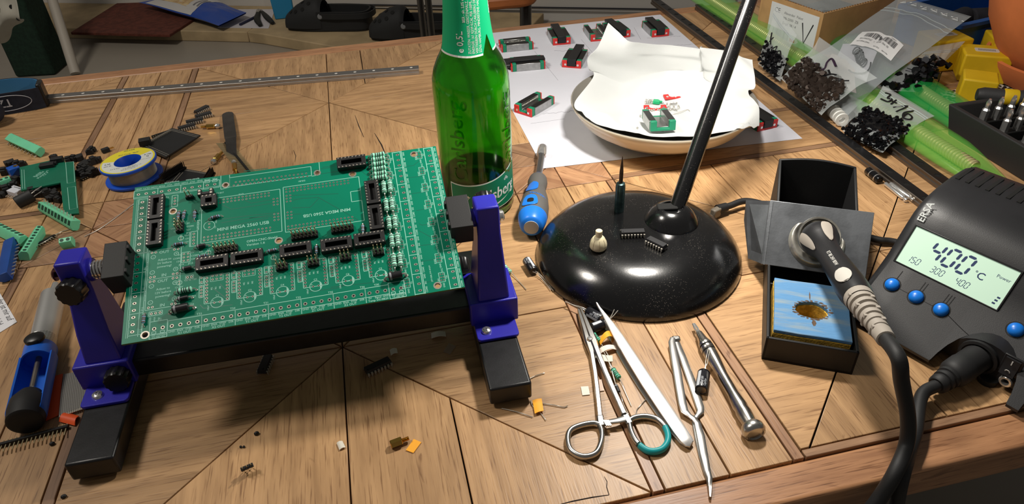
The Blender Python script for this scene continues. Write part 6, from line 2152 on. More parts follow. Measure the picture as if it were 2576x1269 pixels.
strip('long gilt pin strip lying beside the dark spatula', (566, 357), (634, 441), 3, pitch=1.9, pin=9, lay=74, pinb=9)
def cplace2(a, b, z=3):
    M, L_ = seg_frame(a, b, z)
    return M
chip('dip_chip', 'black chip farthest back in the chain of chips', cplace2((492, 285), (524, 269)), 8)
chip('dip_chip', 'black chip second from the back in the chain of chips', cplace2((490, 297), (534, 285)), 8)
chip('dip_chip', 'black chip between the second chip and the one touching the module', cplace2((468, 310), (511, 301)), 8)
chip('dip_chip', 'black chip touching the far corner of the nearer black module', cplace2((449, 326), (491, 315)), 8)
# black controller modules
MBK = mat('module_black', (22, 24, 26), .45, vary=.1)
def module(label, q4, z, pins=None):
    pts = [U(*q, z) for q in q4]
    c = sum(pts, Vector()) / 4
    t = thing('controller_module', label, 'circuit board', Tm(c.x, c.y, z - 1.6))
    lc = [p - c for p in pts]
    MB().prism([(p.x, p.y) for p in lc], 0, 1.6).build('board', MBK, t)
    g = MB()
    for a, b in ((0, 1), (2, 3)):
        for k in range(24):
            tt = (k + .5) / 24
            for o_ in (.05, .10):
                A = lc[a] * (1 - tt) + lc[b] * tt
                Bq = lc[(b + 1) % 4 if a == 0 else 1] if False else lc[3 - a] * (1 - tt) + lc[3 - b] * tt
                p = A * (1 - o_) + Bq * o_
                g.cyl((p.x, p.y, 1.6), (p.x, p.y, 1.66), .7, n=6)
    g.build('solder_pads', PAD, t, smooth=0, kind='stuff')
    return t, lc, c
t, lc, c = module('black controller module lying flat behind the solder spool', ((352, 366), (416, 396), (504, 340), (432, 322)), 5)
g = MB(); p0, p1 = lc[0] * .78 + lc[3] * .12 + lc[1] * .1, lc[3] * .72 + lc[2] * .12 + lc[0] * .16
for k in range(16):
    q = p0 + (p1 - p0) * k / 15
    g.box((q.x, q.y, 2.4), (2.2, 2.2, 1.6))
    g.cyl((q.x, q.y, 3), (q.x, q.y, 3.8), .6, n=6)
g.build('pin_socket', PAD, t, kind='stuff')
p = lc[0] * .8
MB().box((0, 0, 0), (12, 9, 7)).build('usb_socket', BLACKM, t, bevel=.5, M=Tm(p.x, p.y, 5) @ Rz(20))
t, lc, c = module('black controller module with pins up, half hidden behind the green board', ((405, 458), (520, 470), (540, 438), (462, 424)), 6)
for a, b, nm in ((0, 3, 1), (1, 2, 2)):
    g = MB()
    for k in range(18):
        for o_ in (0, 1):
            q = lc[a] + (lc[b] - lc[a]) * ((k + .5) / 18) + V(2.4 * o_ * (1 if nm == 1 else -1), 0, 0)
            g.box((q.x, q.y, 2.6), (2.4, 2.4, 2)); g.box((q.x, q.y, 6.5), (.6, .6, 7))
    g.build('pin_row', SOCK, t, kind='stuff')
g = MB(); q0, q1 = lc[0] * .3 + lc[3] * .6 + lc[2] * .1, lc[0] * .75 + lc[1] * .2
for s_ in (0, 3):
    g.tube([V(q0.x + s_, q0.y, 1.8), V(q1.x + s_, q1.y, 1.8)], .5, 5)
g.build('silkscreen', PAD, t, smooth=0, kind='stuff')
M, L_ = seg_frame((257, 380), (282, 371), 3); t = thing('pin_relay', 'tiny black part with gilt pins between pump shadow strip and spool', 'part', M)
t['label'] = 'tiny black part with gilt pins lying behind the blue solder spool'
MB().box((-2, 0, 2.4), (8, 5, 4.6)).build('body', BLACKM, t, bevel=.3)
for y in (-1.2, 1.2):
    MB().box((4.5, y, 2.4), (5, .7, .7)).build('pin', BRASS, t)
# brass standoffs
def standoff(label, a, b, z=3, nut=True):
    M, L_ = seg_frame(a, b, z)
    t = thing('brass_standoff', label, 'standoff', M @ Tm(0, 0, 2.7))
    A = align((-L_ / 2, 0, 0), (1, 0, 0))
    MB(A).lathe([(0, L_ * .28), (2.6, L_ * .28), (2.9, L_ * .3), (2.9, L_ * .72), (2.6, L_ * .74), (0, L_ * .74)], 6).build('hex_body', BRASS, t, smooth=20)
    g = MB(A); pr = [(0, 0)]; z_ = 0
    while z_ < L_ * .28:
        pr += [(1.5, z_), (1.15, z_ + .35)]; z_ += .7
    g.lathe(pr + [(0, L_ * .29)], 12); g.build('thread', BRASS, t)
    if nut:
        MB(A).lathe([(0, L_ * .74), (1.6, L_ * .74), (1.6, L_ * .8), (2.7, L_ * .8), (3.0, L_ * .9), (2.2, L_), (0, L_ * 1.01)], 16).build('screw_head', CHROME, t)
    return t
standoff('brass standoff with screw, lying left of the dark spatula tip', (506, 319), (553, 317))
standoff('brass standoff with screw, lying between spool and gilt pin strip', (558, 383), (534, 410))
standoff('brass standoff with screw, nearest the gilt pin strip', (594, 438), (588, 406))
standoff('brass standoff lying alone on the wood in the foreground beside orange tape', (1028, 1103), (966, 1126), nut=False)
# dark spatula
p0, p1, p2 = U(573, 284, 1), U(581, 352, 5), U(584, 398, 1)
sp_ = thing('spatula', 'dark steel spatula blade lying behind the green board', 'spatula')
g = MB(); ctrl = spline([p0, (p0 * .6 + p1 * .4) + V(0, 0, 1.5), p1 * .9 + p0 * .1, p1, p2], 6)
def spat(u, v):
    i = u * (len(ctrl) - 1); a = int(min(i, len(ctrl) - 2)); q = ctrl[a].lerp(ctrl[a + 1], i - a)
    d = (p2 - p0).normalized(); n = V(d.y, -d.x, 0)
    w_ = 6.6 * math.sqrt(max(.05, 1 - max(0, 1 - u / .07) ** 2)) * (1 if u < .6 else 1 - .25 * (u - .6) / .4)
    return q + n * (v - .5) * 2 * w_ + V(0, 0, .6)
g.grid(spat, 40, 6, .6); g.build('blade', mat('dark_spring_steel', (88, 86, 84), .35, .9, vary=.12, vscale=60), sp_, smooth=60)

# desoldering pump
PB = mat('pump_blue', (34, 104, 214), .38)
pA, pB = U(154, 640, 13), U(60, 1054, 13)
PL_ = (pB - pA).length
PM = frame((pA.x, pA.y, 11.2), V((pB - pA).x, (pB - pA).y, 0)) @ Matrix.Diagonal((1, .84, .84, 1))
def frac(px, py):
    return (U(px, py, 20) - pA).dot((pB - pA).normalized())
k0, k1 = frac(131, 826), frac(127, 848)
pu = thing('desoldering_pump', 'blue and silver desoldering pump lying left of the clamp stand', 'desoldering pump', PM)
X_ = align((0, 0, 0), (1, 0, 0))
ks = frac(148, 690)
MB(X_).lathe([(0, ks), (3, ks), (4, ks + 14), (10.4, ks + 17), (10.4, k0), (0, k0)], 40).build('barrel', mat('satin_aluminium', (200, 200, 198), .4, .85, bump=.04), pu, smooth=40)
g = MB(X_); n = 60
vs = []; fs = []
for j in range(9):
    for i in range(n):
        a = 2 * PI * i / n + j * .12
        rr_ = 11.1 + (.28 if (i + j) % 2 else 0)
        vs.append((rr_ * math.cos(a), rr_ * math.sin(a), k0 + (k1 - k0) * j / 8))
for j in range(8):
    for i in range(n):
        fs.append((j * n + i, j * n + (i + 1) % n, (j + 1) * n + (i + 1) % n, (j + 1) * n + i))
g.add(vs, fs); g.build('knurled_ring', mat('satin_aluminium', (200, 200, 198), .4), pu, smooth=0)
k2 = frac(118, 880)
MB(X_).lathe([(0, k1), (12.2, k1), (12.8, k1 + 1), (12.8, k2), (11.6, k2), (11.2, k2 - 4), (0, k2 - 4)], 44).build('collar', PB, pu, smooth=40)
# trough: half shell from collar to end
g = MB(X_)
def trough(u, v):
    a = rad(180 - 108 + 216 * v) if False else rad(72 + 216 * v)
    z = k2 - 2 + (PL_ - k2 + 2) * u
    r = 12.6
    if u > .93:
        r *= math.sqrt(max(0.02, 1 - ((u - .93) / .07) ** 2))
    return (r * math.cos(a), r * math.sin(a), z)
# orient so that the open side looks up: local Z of the pump maps to -X of the lathe frame
ang0 = 0
inv_ = X_.inverted(); upv = inv_.to_3x3() @ V(0, 0, 1); ang0 = math.atan2(upv.y, upv.x)
def trough2(u, v):
    a = ang0 + rad(62) + rad(236) * v
    z = k2 - 3 + (PL_ - k2 + 3) * u
    r = 12.6
    if u > .9:
        r *= math.sqrt(max(0.03, 1 - ((u - .9) / .1) ** 2))
    return (r * math.cos(a), r * math.sin(a), z)
g.grid(trough2, 40, 24, 1.6); g.build('trough', PB, pu, smooth=50)
k3 = frac(92, 955)
MB(X_).cyl((0, 0, k2 - 6), (0, 0, k3), 2.4, n=16).build('plunger_rod', mat('rod_steel', (150, 142, 132), .35, .9, vary=.1), pu)
g = MB(X_); g.lathe([(0, k3 - 3), (2.4, k3 - 3), (3, k3), (3, k3 + 3), (0, k3 + 3)], 16); g.build('rod_collar', STEEL, pu)
k4, k5 = frac(84, 985), frac(73, 1032)
g = MB(X_); g.lathe([(0, k3 + 3), (9, k3 + 4), (13.4, k4), (14, (k4 + k5) / 2), (13, k5), (11, k5 + 1), (0, k5 + 1)], 32); g.build('plunger_cap', BLACKM, pu, smooth=40)
kb = frac(112, 853)
g = MB(); g.lathe([(0, 12), (6.4, 12), (6.4, 14.4), (5, 15.6), (0, 16)], 28, Tm(kb, 0, 0) @ Matrix.Diagonal((1.0, 1.25, 1, 1))); g.build('release_button', KNOB, pu, smooth=50)
# paper slip, ribbon cable, orange and red tape
def flat(name, label, q4, z, th, m, cat, bevel=0, curl=0.0, nseg=8):
    pts = [U(*q, z) for q in q4]
    c = sum(pts, Vector()) / len(pts)
    lc = [p - c for p in pts]
    if curl and len(q4) == 4:
        g = MB()
        g.grid(lambda u, v: (lc[0] * (1 - u) * (1 - v) + lc[1] * u * (1 - v) + lc[2] * u * v + lc[3] * (1 - u) * v) + V(0, 0, curl * math.sin(PI * u) + .2), nseg, 2, th)
        o = g.build(name, m, M=Tm(c.x, c.y, z), smooth=60)
    else:
        A = sum(lc[i].x * lc[(i + 1) % len(lc)].y - lc[(i + 1) % len(lc)].x * lc[i].y for i in range(len(lc)))
        if A < 0:
            lc = lc[::-1]
        o = MB().prism([(p.x, p.y) for p in lc], 0, th).build(name, m, bevel=bevel, M=Tm(c.x, c.y, z))
    return tag(o, label, cat), c
PAPER2 = mat('printed_paper', (222, 222, 226), .75)
o, c = flat('printed_slip', 'white printed paper slip cut off by the left edge', ((43, 811), (-6, 728), (-90, 770), (-40, 862)), .2, .25, PAPER2, 'paper')
g = MB(); a_ = U(0, 752, .5) - c; b_ = U(30, 808, .5) - c
ang = math.degrees(math.atan2((b_ - a_).y, (b_ - a_).x)); dirn = (b_ - a_).normalized(); per = V(dirn.y, -dirn.x, 0)
if per.x > 0: per = -per
for k, s in enumerate(('der ist mir auf', 'fuer das Schild')):
    p = b_ - dirn * 1.5 + per * (2.5 + 7.5 * k)
    g.text(s, 6.4, p.x, p.y, .32, ang, 'R')
g.build('slip_print', mat('print_dark_grey', (52, 52, 56), .7), o, smooth=0)
t = thing('ribbon_cable', 'grey flat ribbon cable end under the left clamp foot', 'ribbon cable')
g4 = [U(*q, 2) for q in ((160, 943), (232, 930), (222, 1020), (148, 1046))]
for k in range(16):
    a, b = g4[0].lerp(g4[1], (k + .5) / 16), g4[3].lerp(g4[2], (k + .5) / 16)
    g = MB(); g.tube([a, a.lerp(b, .5) + V(0, 0, .8), b], .62 * (g4[0] - g4[1]).length / 20, 6); w0 = g.build('strand', mat('ribbon_grey', (124, 122, 118), .5), t, smooth=60)
    g = MB(); g.cyl(b, b + (b - a).normalized() * 2.2, .5, n=6); g.build('wire_end', TIN, t)
ORG = mat('orange_red_tape', (226, 84, 30), .5); OYT = mat('orange_tape', (248, 172, 42), .6)
flat('orange_tape', 'orange red tape strip along the side of the grey ribbon cable', ((137, 948), (158, 942), (148, 1046), (116, 1060)), .6, .5, ORG, 'tape')
flat('red_tape', 'red tape piece lying against the left clamp foot', ((150, 1062), (166, 1040), (199, 1050), (190, 1072)), .6, .6, ORG, 'tape', curl=2.0)
for k, (x, y, lb_) in enumerate(((131, 1117, 'black crumb beside the left clamp foot and pin strip'), (160, 1250, 'black crumb on the wood below the left clamp foot'), (645, 1091, 'black crumb behind the three pin header in the foreground'))):
    p = U(x, y, 1)
    g = MB(); g.sphere((0, 0, 1.2), 1.8, 7, 5); tag(g.build('black_crumb', BLACKM, M=Tm(p.x, p.y, 0) @ Rz(30) @ Matrix.Diagonal((1, .75, .8, 1)), smooth=0), lb_, 'crumb')
for k, x in enumerate((605, 613)):
    p = U(x, 1124, 1); g = MB(); g.sphere((0, 0, .6), .9, 6, 4); tag(g.build('black_crumb', BLACKM, M=Tm(p.x, p.y, 0), smooth=0), ('left one of two tiny black crumbs side by side', 'right one of two tiny black crumbs side by side')[k], 'crumb')
# ---------------------------------------------------------------- foreground
M, L_ = seg_frame((604, 1183), (638, 1168), 6)
t = thing('pin_header', 'three pin black header leaning on its pins in the foreground', 'pin strip', M @ Tm(0, 0, 5.4) @ Rx(28))
for k in (-1, 0, 1):
    MB().box((k * 2.54, 0, 0), (2.5, 2.4, 2.6)).build('pin_body', SOCK, t, bevel=.25)
    MB().box((k * 2.54, 0, -.4), (.64, .64, 10.6)).build('pin', GOLDP, t, smooth=0)
chip('dip_chip', 'black chip lying in the shadow before the clamp bar, off to the right', cplace2((918, 935), (982, 905), 4), 8)
chip('dip_chip', 'black chip half under the clamp bar, end on to the viewer', cplace2((657, 938), (676, 893), 4), 7)
WTAPE = mat('white_tape', (226, 220, 206), .6); PTAPE = mat('pinkish_tape', (226, 200, 182), .6)
flat('tape_scrap', 'white tape scrap beside the right foot, behind it under the bar', ((1085, 840), (1120, 836), (1122, 848), (1086, 853)), .3, .35, WTAPE, 'tape scrap', curl=1.2)
flat('tape_scrap', 'small white tape scrap touching the black chip before the bar', ((981, 882), (998, 878), (1000, 890), (984, 896)), .3, .3, WTAPE, 'tape scrap', curl=1.0)
flat('tape_scrap', 'see-through tape scrap in the shadow left of the right foot', ((1129, 864), (1147, 872), (1132, 893), (1115, 886)), .3, .2, mat('clear_tape', (190, 170, 150), .4, alpha=.4), 'tape scrap')
flat('tape_scrap', 'small pale tape scrap near the middle seam in the foreground', ((848, 1116), (861, 1112), (869, 1128), (855, 1134)), .3, .4, WTAPE, 'tape scrap', curl=.8)
flat('orange_tape', 'orange tape piece beside the brass standoff in the foreground', ((1041, 1106), (1060, 1114), (1040, 1141), (1021, 1134)), .3, .3, OYT, 'tape')
flat('tape_scrap', 'square pale tape scrap left of the clamp scissors', ((1461, 974), (1480, 973), (1484, 994), (1465, 996)), .3, .3, WTAPE, 'tape scrap')
flat('tape_scrap', 'pinkish tape scrap under the shanks of the clamp scissors', ((1501, 957), (1513, 956), (1520, 984), (1504, 986)), .3, .3, PTAPE, 'tape scrap')
# orange tape with two component leads beside the right foot
o, c = flat('orange_tape', 'orange tape piece with wire ends beside the right clamp foot', ((1340, 1010), (1362, 1005), (1367, 1036), (1346, 1043)), 1.2, .5, OYT, 'tape', curl=.6)
def lead(label, pts, r=.32, z=.6):
    wire('wire_clipping', label, [U(x, y, z + .2 * (i % 2)) for i, (x, y) in enumerate(pts)], r, TIN, 'wire')
lead('wire clipping sticking out right of the orange tape piece', ((1364, 1016), (1395, 1020), (1418, 1025), (1428, 1021)))
lead('wire clipping pointing down from the orange tape piece', ((1334, 1008), (1340, 1022), (1358, 1038), (1373, 1057)))
lead('straight wire clipping right of the right clamp foot', ((1333, 953), (1352, 944), (1370, 939)))
lead('straight wire clipping before the front of the right clamp foot', ((1262, 1028), (1300, 1037), (1340, 1050)))
lead('bent wire clipping between clamp scissors and large tweezers', ((1599, 1049), (1602, 1032), (1610, 1022), (1626, 1004)))
# radial capacitors with leads
CAPB = mat('capacitor_sleeve', (24, 24, 30), .3); CAPT = mat('capacitor_top', (150, 140, 128), .35, .9); CAPS = mat('capacitor_stripe', (196, 200, 206), .4)
def capacitor(label, a, b, leads, z=4.5, r=4.0, txt=True, name='capacitor'):
    """a: can top pixel, b: lead side pixel"""
    p, q = U(*a, z), U(*b, z)
    L_ = (q - p).length
    M = frame((p.x, p.y, r + .3), V((q - p).x, (q - p).y, 0))
    t = thing(name, label, 'capacitor', M)
    A = align((0, 0, 0), (1, 0, 0))
    MB(A).lathe([(0, .25), (r - 1, .25), (r - .8, 0), (r - .2, .2), (r, .8), (r, L_ - 2), (r - .35, L_ - 1.5), (r - .35, L_ - 1.2), (r, L_ - .8), (r - .3, L_ - .1), (0, L_)], 24).build('can', CAPB, t, smooth=40)
    g = MB(A); g.lathe([(0, .1), (r - 1.1, .15), (r - 1.1, .24), (0, .22)], 20); g.build('top', CAPT, t)
    inv = M.inverted()
    inva = A.inverted()
    up = inva.to_3x3() @ (inv.to_3x3() @ (CAMLOC - p)); au = math.atan2(up.y, up.x)
    g = MB(A); g.lathe([(r + .05, .9), (r + .05, L_ - 2.2)], 6, a0=au - 1.0, a1=au - .45); g.build('stripe', CAPS, t, smooth=0)
    if txt:
        g = MB(A)
        for k, s in enumerate(('CapXon', '100uF 50V')):
            g.text(s, r * .6, 0, 0, 0, 0, 'L', wrap=lambda P, k=k: V((r + .08) * math.cos(au + .55 - k * .5 - P.y / r), (r + .08) * math.sin(au + .55 - k * .5 - P.y / r), 1.2 + P.x * .75))
        g.build('can_print', mat('cap_print', (200, 204, 210), .5), t, smooth=0)
    for k, pts in enumerate(leads):
        s = V(L_ - .2, (k - .5) * 2.4, 0)
        w = [s] + [inv @ (U(*x[:2], x[2])) for x in pts]
        MB().tube(spline(w, 5), .3, 6).build('lead', TIN, t, smooth=60)
    return t
capacitor('small black capacitor lying left of the lamp base rim', (1325, 655), (1343, 683), [((1352, 690, 3), (1368, 708, 1.5), (1386, 730, 1.5)), ((1355, 688, 3), (1372, 706, 1.5), (1392, 732, 1.5))], r=4.0)
capacitor('black capacitor across the tips of clamp scissors and big tweezers, stripe up', (1514, 801), (1478, 780), [((1462, 773, 6), (1440, 767, 5), (1422, 760, 5)), ((1466, 778, 6), (1446, 770, 5), (1424, 760, 5.5))], r=4.2, z=6)
capacitor('black capacitor under the striped one, leads pointing up to the lamp base', (1488, 826), (1518, 815), [((1535, 800, 7), (1545, 780, 8), (1552, 759, 9)), ((1538, 800, 7), (1556, 780, 8), (1573, 760, 9))], r=4.2, z=5, txt=False)
capacitor('black capacitor between reverse tweezers and knurled screwdriver', (1764, 983), (1771, 938), [((1775, 915, 6), (1778, 895, 9), (1782, 877, 11)), ((1779, 915, 6), (1783, 895, 9), (1787, 880, 11))], r=4.3)
# loose resistors and a diode
def loose(label, a, b, leads, L0, D, col_, bcol, kind, name, cat, bands=(.12, .35, .5, .63, .85), z=3):
    p, q = U(*a, z), U(*b, z)
    c = (p + q) / 2
    M = frame((c.x, c.y, .3), V((q - p).x, (q - p).y, 0))
    t = thing(name, label, cat, M)
    bb, d, w = axial_mesh(max(L0, (q - p).length), D, 1, bands, kind)
    bb.build('body', col_, t); d.build('colour_bands' if kind == 'res' else 'cathode_band', bcol, t)
    inv = M.inverted()
    Lh = max(L0, (q - p).length) / 2
    for s, pts in zip((-1, 1), leads):
        if pts:
            w_ = [V(s * (Lh - .3), 0, D / 2 + .3)] + [inv @ U(*x[:2], x[2]) for x in pts]
            MB().tube(spline(w_, 5), .3, 6).build('lead', TIN, t, smooth=60)
    return t
loose('green banded resistor nearest the capacitors, between scissors and tweezers', (1491, 838), (1509, 858), [None, ((1514, 868, 3), (1530, 895, 3), (1540, 912, 2))], 9.5, 3.8, RG2, RBAND, 'res', 'resistor', 'resistor')
loose('green banded resistor lying farther from the capacitors, by the small diode', (1541, 927), (1558, 951), [((1534, 915, 3), (1520, 888, 3), (1512, 872, 2)), ((1563, 962, 2), (1574, 990, 1), (1588, 1022, .8))], 9.5, 3.8, RG2, RBAND, 'res', 'resistor', 'resistor')
loose('green banded resistor half hidden behind the right clamp tower', (1268, 668), (1284, 684), [None, ((1290, 690, 2), (1305, 708, .8), (1324, 729, .8))], 9.5, 3.8, RG, RBAND, 'res', 'resistor', 'resistor')
loose('small black diode with long leads beside the scissors shank', (1549, 967), (1557, 985), [((1545, 955, 2), (1538, 930, 3), (1529, 905, 3)), ((1561, 995, 1.5), (1570, 1020, .8), (1584, 1048, .6))], 5.2, 2.7, DBLK, DGR, 'dio', 'diode', 'diode')
flat('orange_tape', 'curled orange tape strip leaning on the big tweezers', ((1507, 858), (1541, 838), (1546, 852), (1511, 870)), 2, .3, OYT, 'tape', curl=5)
flat('tape_strip', 'curved pinkish white tape strip below the curled orange tape', ((1502, 882), (1550, 872), (1554, 883), (1510, 892)), 1, .3, mat('pale_tape', (236, 222, 210), .6), 'tape', curl=3)
flat('tape_strip', 'curved cream tape strip stuck to the hinge of the scissors', ((1484, 880), (1541, 896), (1542, 911), (1492, 898)), 4, .3, WTAPE, 'tape', curl=-2)

# clamp scissors (needle holder)
SATIN = mat('satin_steel', (186, 184, 180), .3, 1.0, vary=.07, vscale=70); TEAL = mat('teal_coating', (28, 158, 162), .4)
hs = thing('clamp_scissors', 'steel clamp scissors with a teal half ring lying by the tweezers', 'scissors')
def bar(pts, ws, hs_, z=3.0):
    """flat tapering bar through pixel points: widths and heights per point"""
    P_ = [U(*p, z) for p in pts]
    g = MB(); vs, fs = [], []
    n = len(P_)
    for i, p in enumerate(P_):
        d = (P_[min(i + 1, n - 1)] - P_[max(i - 1, 0)]); d.z = 0; d.normalize()
        nn = V(-d.y, d.x, 0)
        w_, h_ = ws[i] / 2, hs_[i] / 2
        for a, b in ((-1, -.55), (-.6, -1), (.6, -1), (1, -.55), (1, .55), (.6, 1), (-.6, 1), (-1, .55)):
            vs.append(p + nn * a * w_ + V(0, 0, b * h_))
    for i in range(n - 1):
        for k in range(8):
            k2 = (k + 1) % 8
            fs.append((i * 8 + k, i * 8 + k2, i * 8 + 8 + k2, i * 8 + 8 + k))
    fs += [tuple(range(8))[::-1], tuple((n - 1) * 8 + k for k in range(8))]
    g.add(vs, fs)
    return g
bar([(1455, 780), (1461, 800), (1473, 835), (1481, 862), (1489, 892), (1497, 940), (1504, 1000), (1509, 1050)], [1.8, 3.4, 5.2, 6.2, 3.8, 3.6, 3.6, 3.8], [3, 4, 5, 5, 4, 4, 4, 4], 3.2).build('shank', SATIN, hs, smooth=40)
bar([(1461, 779), (1470, 800), (1484, 836), (1494, 862), (1504, 890), (1524, 940), (1550, 1000), (1570, 1044)], [1.6, 3.0, 4.8, 5.4, 4.0, 3.8, 3.6, 3.8], [3, 4, 5, 5, 4, 4, 4, 4], 4.2).build('shank', SATIN, hs, smooth=40)
MB(Tm(*U(1484, 852, 6.6))).lathe([(0, .8), (1.8, .6), (2.2, 0), (2.2, -4), (0, -4)], 18).build('hinge_pin', CHROME, hs, smooth=40)
def ring(pxs, z, r, a, b, m_, nm):
    P_ = spline([U(*p, z) for p in pxs + pxs[:1]], 8)[:-1]
    n = len(P_)
    i0, i1 = int(a * n), int(b * n)
    pts = [P_[i % n] for i in range(i0, i1 + 1)]
    MB().tube(pts, r, 10, closed=False, flat=1.25).build(nm, m_, hs, smooth=60)
lr = [(1508, 1070), (1492, 1066), (1462, 1071), (1436, 1083), (1428, 1105), (1436, 1134), (1466, 1150), (1498, 1142), (1512, 1115), (1514, 1088)]
ring(lr, 2.6, 1.9, 0, 1, SATIN, 'finger_ring')
rrng = [(1582, 1060), (1597, 1052), (1625, 1049), (1656, 1058), (1676, 1082), (1680, 1110), (1664, 1132), (1632, 1136), (1603, 1115), (1588, 1088)]
ring(rrng, 2.6, 1.9, -.22, .38, SATIN, 'finger_ring'); ring(rrng, 2.6, 2.05, .38, .78, TEAL, 'coated_ring_half')
bar([(1509, 1048), (1511, 1062), (1513, 1074)], [4.4, 5, 4.4], [4, 4, 4], 2.8).build('ring_joint', SATIN, hs, smooth=40)
bar([(1570, 1042), (1576, 1054), (1584, 1068)], [4.4, 5.4, 4.4], [4, 4, 4], 2.8).build('ring_joint', SATIN, hs, smooth=40)
bar([(1508, 1064), (1516, 1066), (1528, 1066)], [5, 4.4, 3], [2, 2, 2], 3.4).build('ratchet_bar', SATIN, hs)
bar([(1572, 1054), (1556, 1059), (1538, 1062), (1528, 1063)], [5, 4.2, 3.6, 3], [2, 2, 2, 2], 4.6).build('ratchet_bar', SATIN, hs)
for k in range(3):
    p = U(1523 + 5 * k, 1066, 5); MB().box((0, 0, 0), (1, 4.6, 1.4)).build('ratchet_tooth', SATIN, hs, M=Tm(*p) @ Rz(10 + 8))
# large tweezers
tz = thing('large_tweezers', 'long bright flat tweezers lying between scissors and reverse tweezers', 'tweezers')
def blade(pts, ws, z0, z1, nm, m_, th=1.1):
    n = len(pts)
    P_ = [U(*p, z0 + (z1 - z0) * i / (n - 1)) for i, p in enumerate(pts)]
    g = MB(); vs, fs = [], []
    for i, p in enumerate(P_):
        d = (P_[min(i + 1, n - 1)] - P_[max(i - 1, 0)]); d.z = 0; d.normalize(); nn = V(-d.y, d.x, 0)
        for a, b in ((-1, 0), (1, 0), (1, 1), (.7, 1.35), (-.7, 1.35), (-1, 1)):
            vs.append(p + nn * a * ws[i] / 2 + V(0, 0, b * th))
    for i in range(n - 1):
        for k in range(6):
            k2 = (k + 1) % 6
            fs.append((i * 6 + k, i * 6 + k2, i * 6 + 6 + k2, i * 6 + 6 + k))
    fs += [tuple(range(6))[::-1], tuple((n - 1) * 6 + k for k in range(6))]
    g.add(vs, fs)
    return g.build(nm, m_, tz if nm.startswith('arm') else rt, smooth=40)
WST = mat('pale_satin_steel', (226, 224, 222), .38, .75, vary=.03)
blade([(1498, 760), (1507, 776), (1522, 797), (1536, 818), (1556, 850), (1590, 905), (1630, 968), (1672, 1030), (1710, 1086), (1726, 1108), (1735, 1119), (1738, 1122)], [.7, 1.6, 3.4, 5.2, 7.2, 8.4, 8.8, 8.8, 8.6, 8.2, 6.6, 3.6], 8.5, 2.0, 'arm', WST)
blade([(1496, 766), (1503, 782), (1516, 803), (1528, 825), (1546, 857), (1580, 913), (1620, 975), (1662, 1036), (1704, 1090), (1722, 1110), (1733, 1120)], [.7, 1.6, 3.4, 5.2, 7.2, 8.4, 8.8, 8.8, 8.6, 8.2, 6.6], .4, .5, 'arm', SATIN)
# reverse action tweezers
rt = thing('reverse_tweezers', 'crossed reverse action tweezers with a bent tip hanging over the table edge', 'tweezers')
def blade_v(pts, hs2, z, nm, lean=0.0):
    """strip standing on edge along pixels"""
    n = len(pts); P_ = [U(*p, z) for p in pts]
    g = MB(); vs, fs = [], []
    for i, p in enumerate(P_):
        d = (P_[min(i + 1, n - 1)] - P_[max(i - 1, 0)]); d.z = 0; d.normalize(); nn = V(-d.y, d.x, 0)
        h = hs2[i]
        for a, b in ((-.6, .3), (.6, .3), (.6, h), (-.6, h)):
            vs.append(V(p.x, p.y, 0) + nn * (a + lean * b) + V(0, 0, b))
    for i in range(n - 1):
        for k in range(4):
            k2 = (k + 1) % 4
            fs.append((i * 4 + k, i * 4 + k2, i * 4 + 4 + k2, i * 4 + 4 + k))
    fs += [(3, 2, 1, 0), tuple((n - 1) * 4 + k for k in range(4))]
    g.add(vs, fs)
    return g.build(nm, SATIN, rt, smooth=40)
blade([(1692, 853), (1690, 864), (1695, 890), (1702, 930), (1710, 980), (1717, 1020), (1722, 1038), (1734, 1048), (1746, 1056), (1754, 1068), (1762, 1100), (1770, 1145), (1779, 1188), (1785, 1206), (1786, 1230), (1786, 1254)], [3.6, 5.0, 5.6, 5.8, 5.6, 5.4, 5.0, 3.0, 3.4, 4.4, 5.4, 5.0, 4.0, 3.2, 2.4, 1.2], 3.6, 1.4, 'spring_arm', SATIN)
blade([(1697, 853), (1703, 866), (1717, 902), (1734, 948), (1750, 994), (1761, 1028), (1762, 1038), (1754, 1048), (1746, 1058), (1750, 1074), (1757, 1104), (1766, 1148), (1776, 1190), (1782, 1208), (1784, 1232), (1785, 1256)], [3.0, 4.4, 5.2, 5.6, 5.6, 5.4, 4.6, 3.0, 3.2, 4.2, 5.0, 4.6, 3.6, 2.8, 2.2, 1.2], 1.2, .4, 'spring_arm', SATIN)
MB(Tm(*U(1700, 858, 1))).box((0, 0, 1.8), (6.4, 5, 3.4)).build('joined_end', SATIN, rt, bevel=1.4)
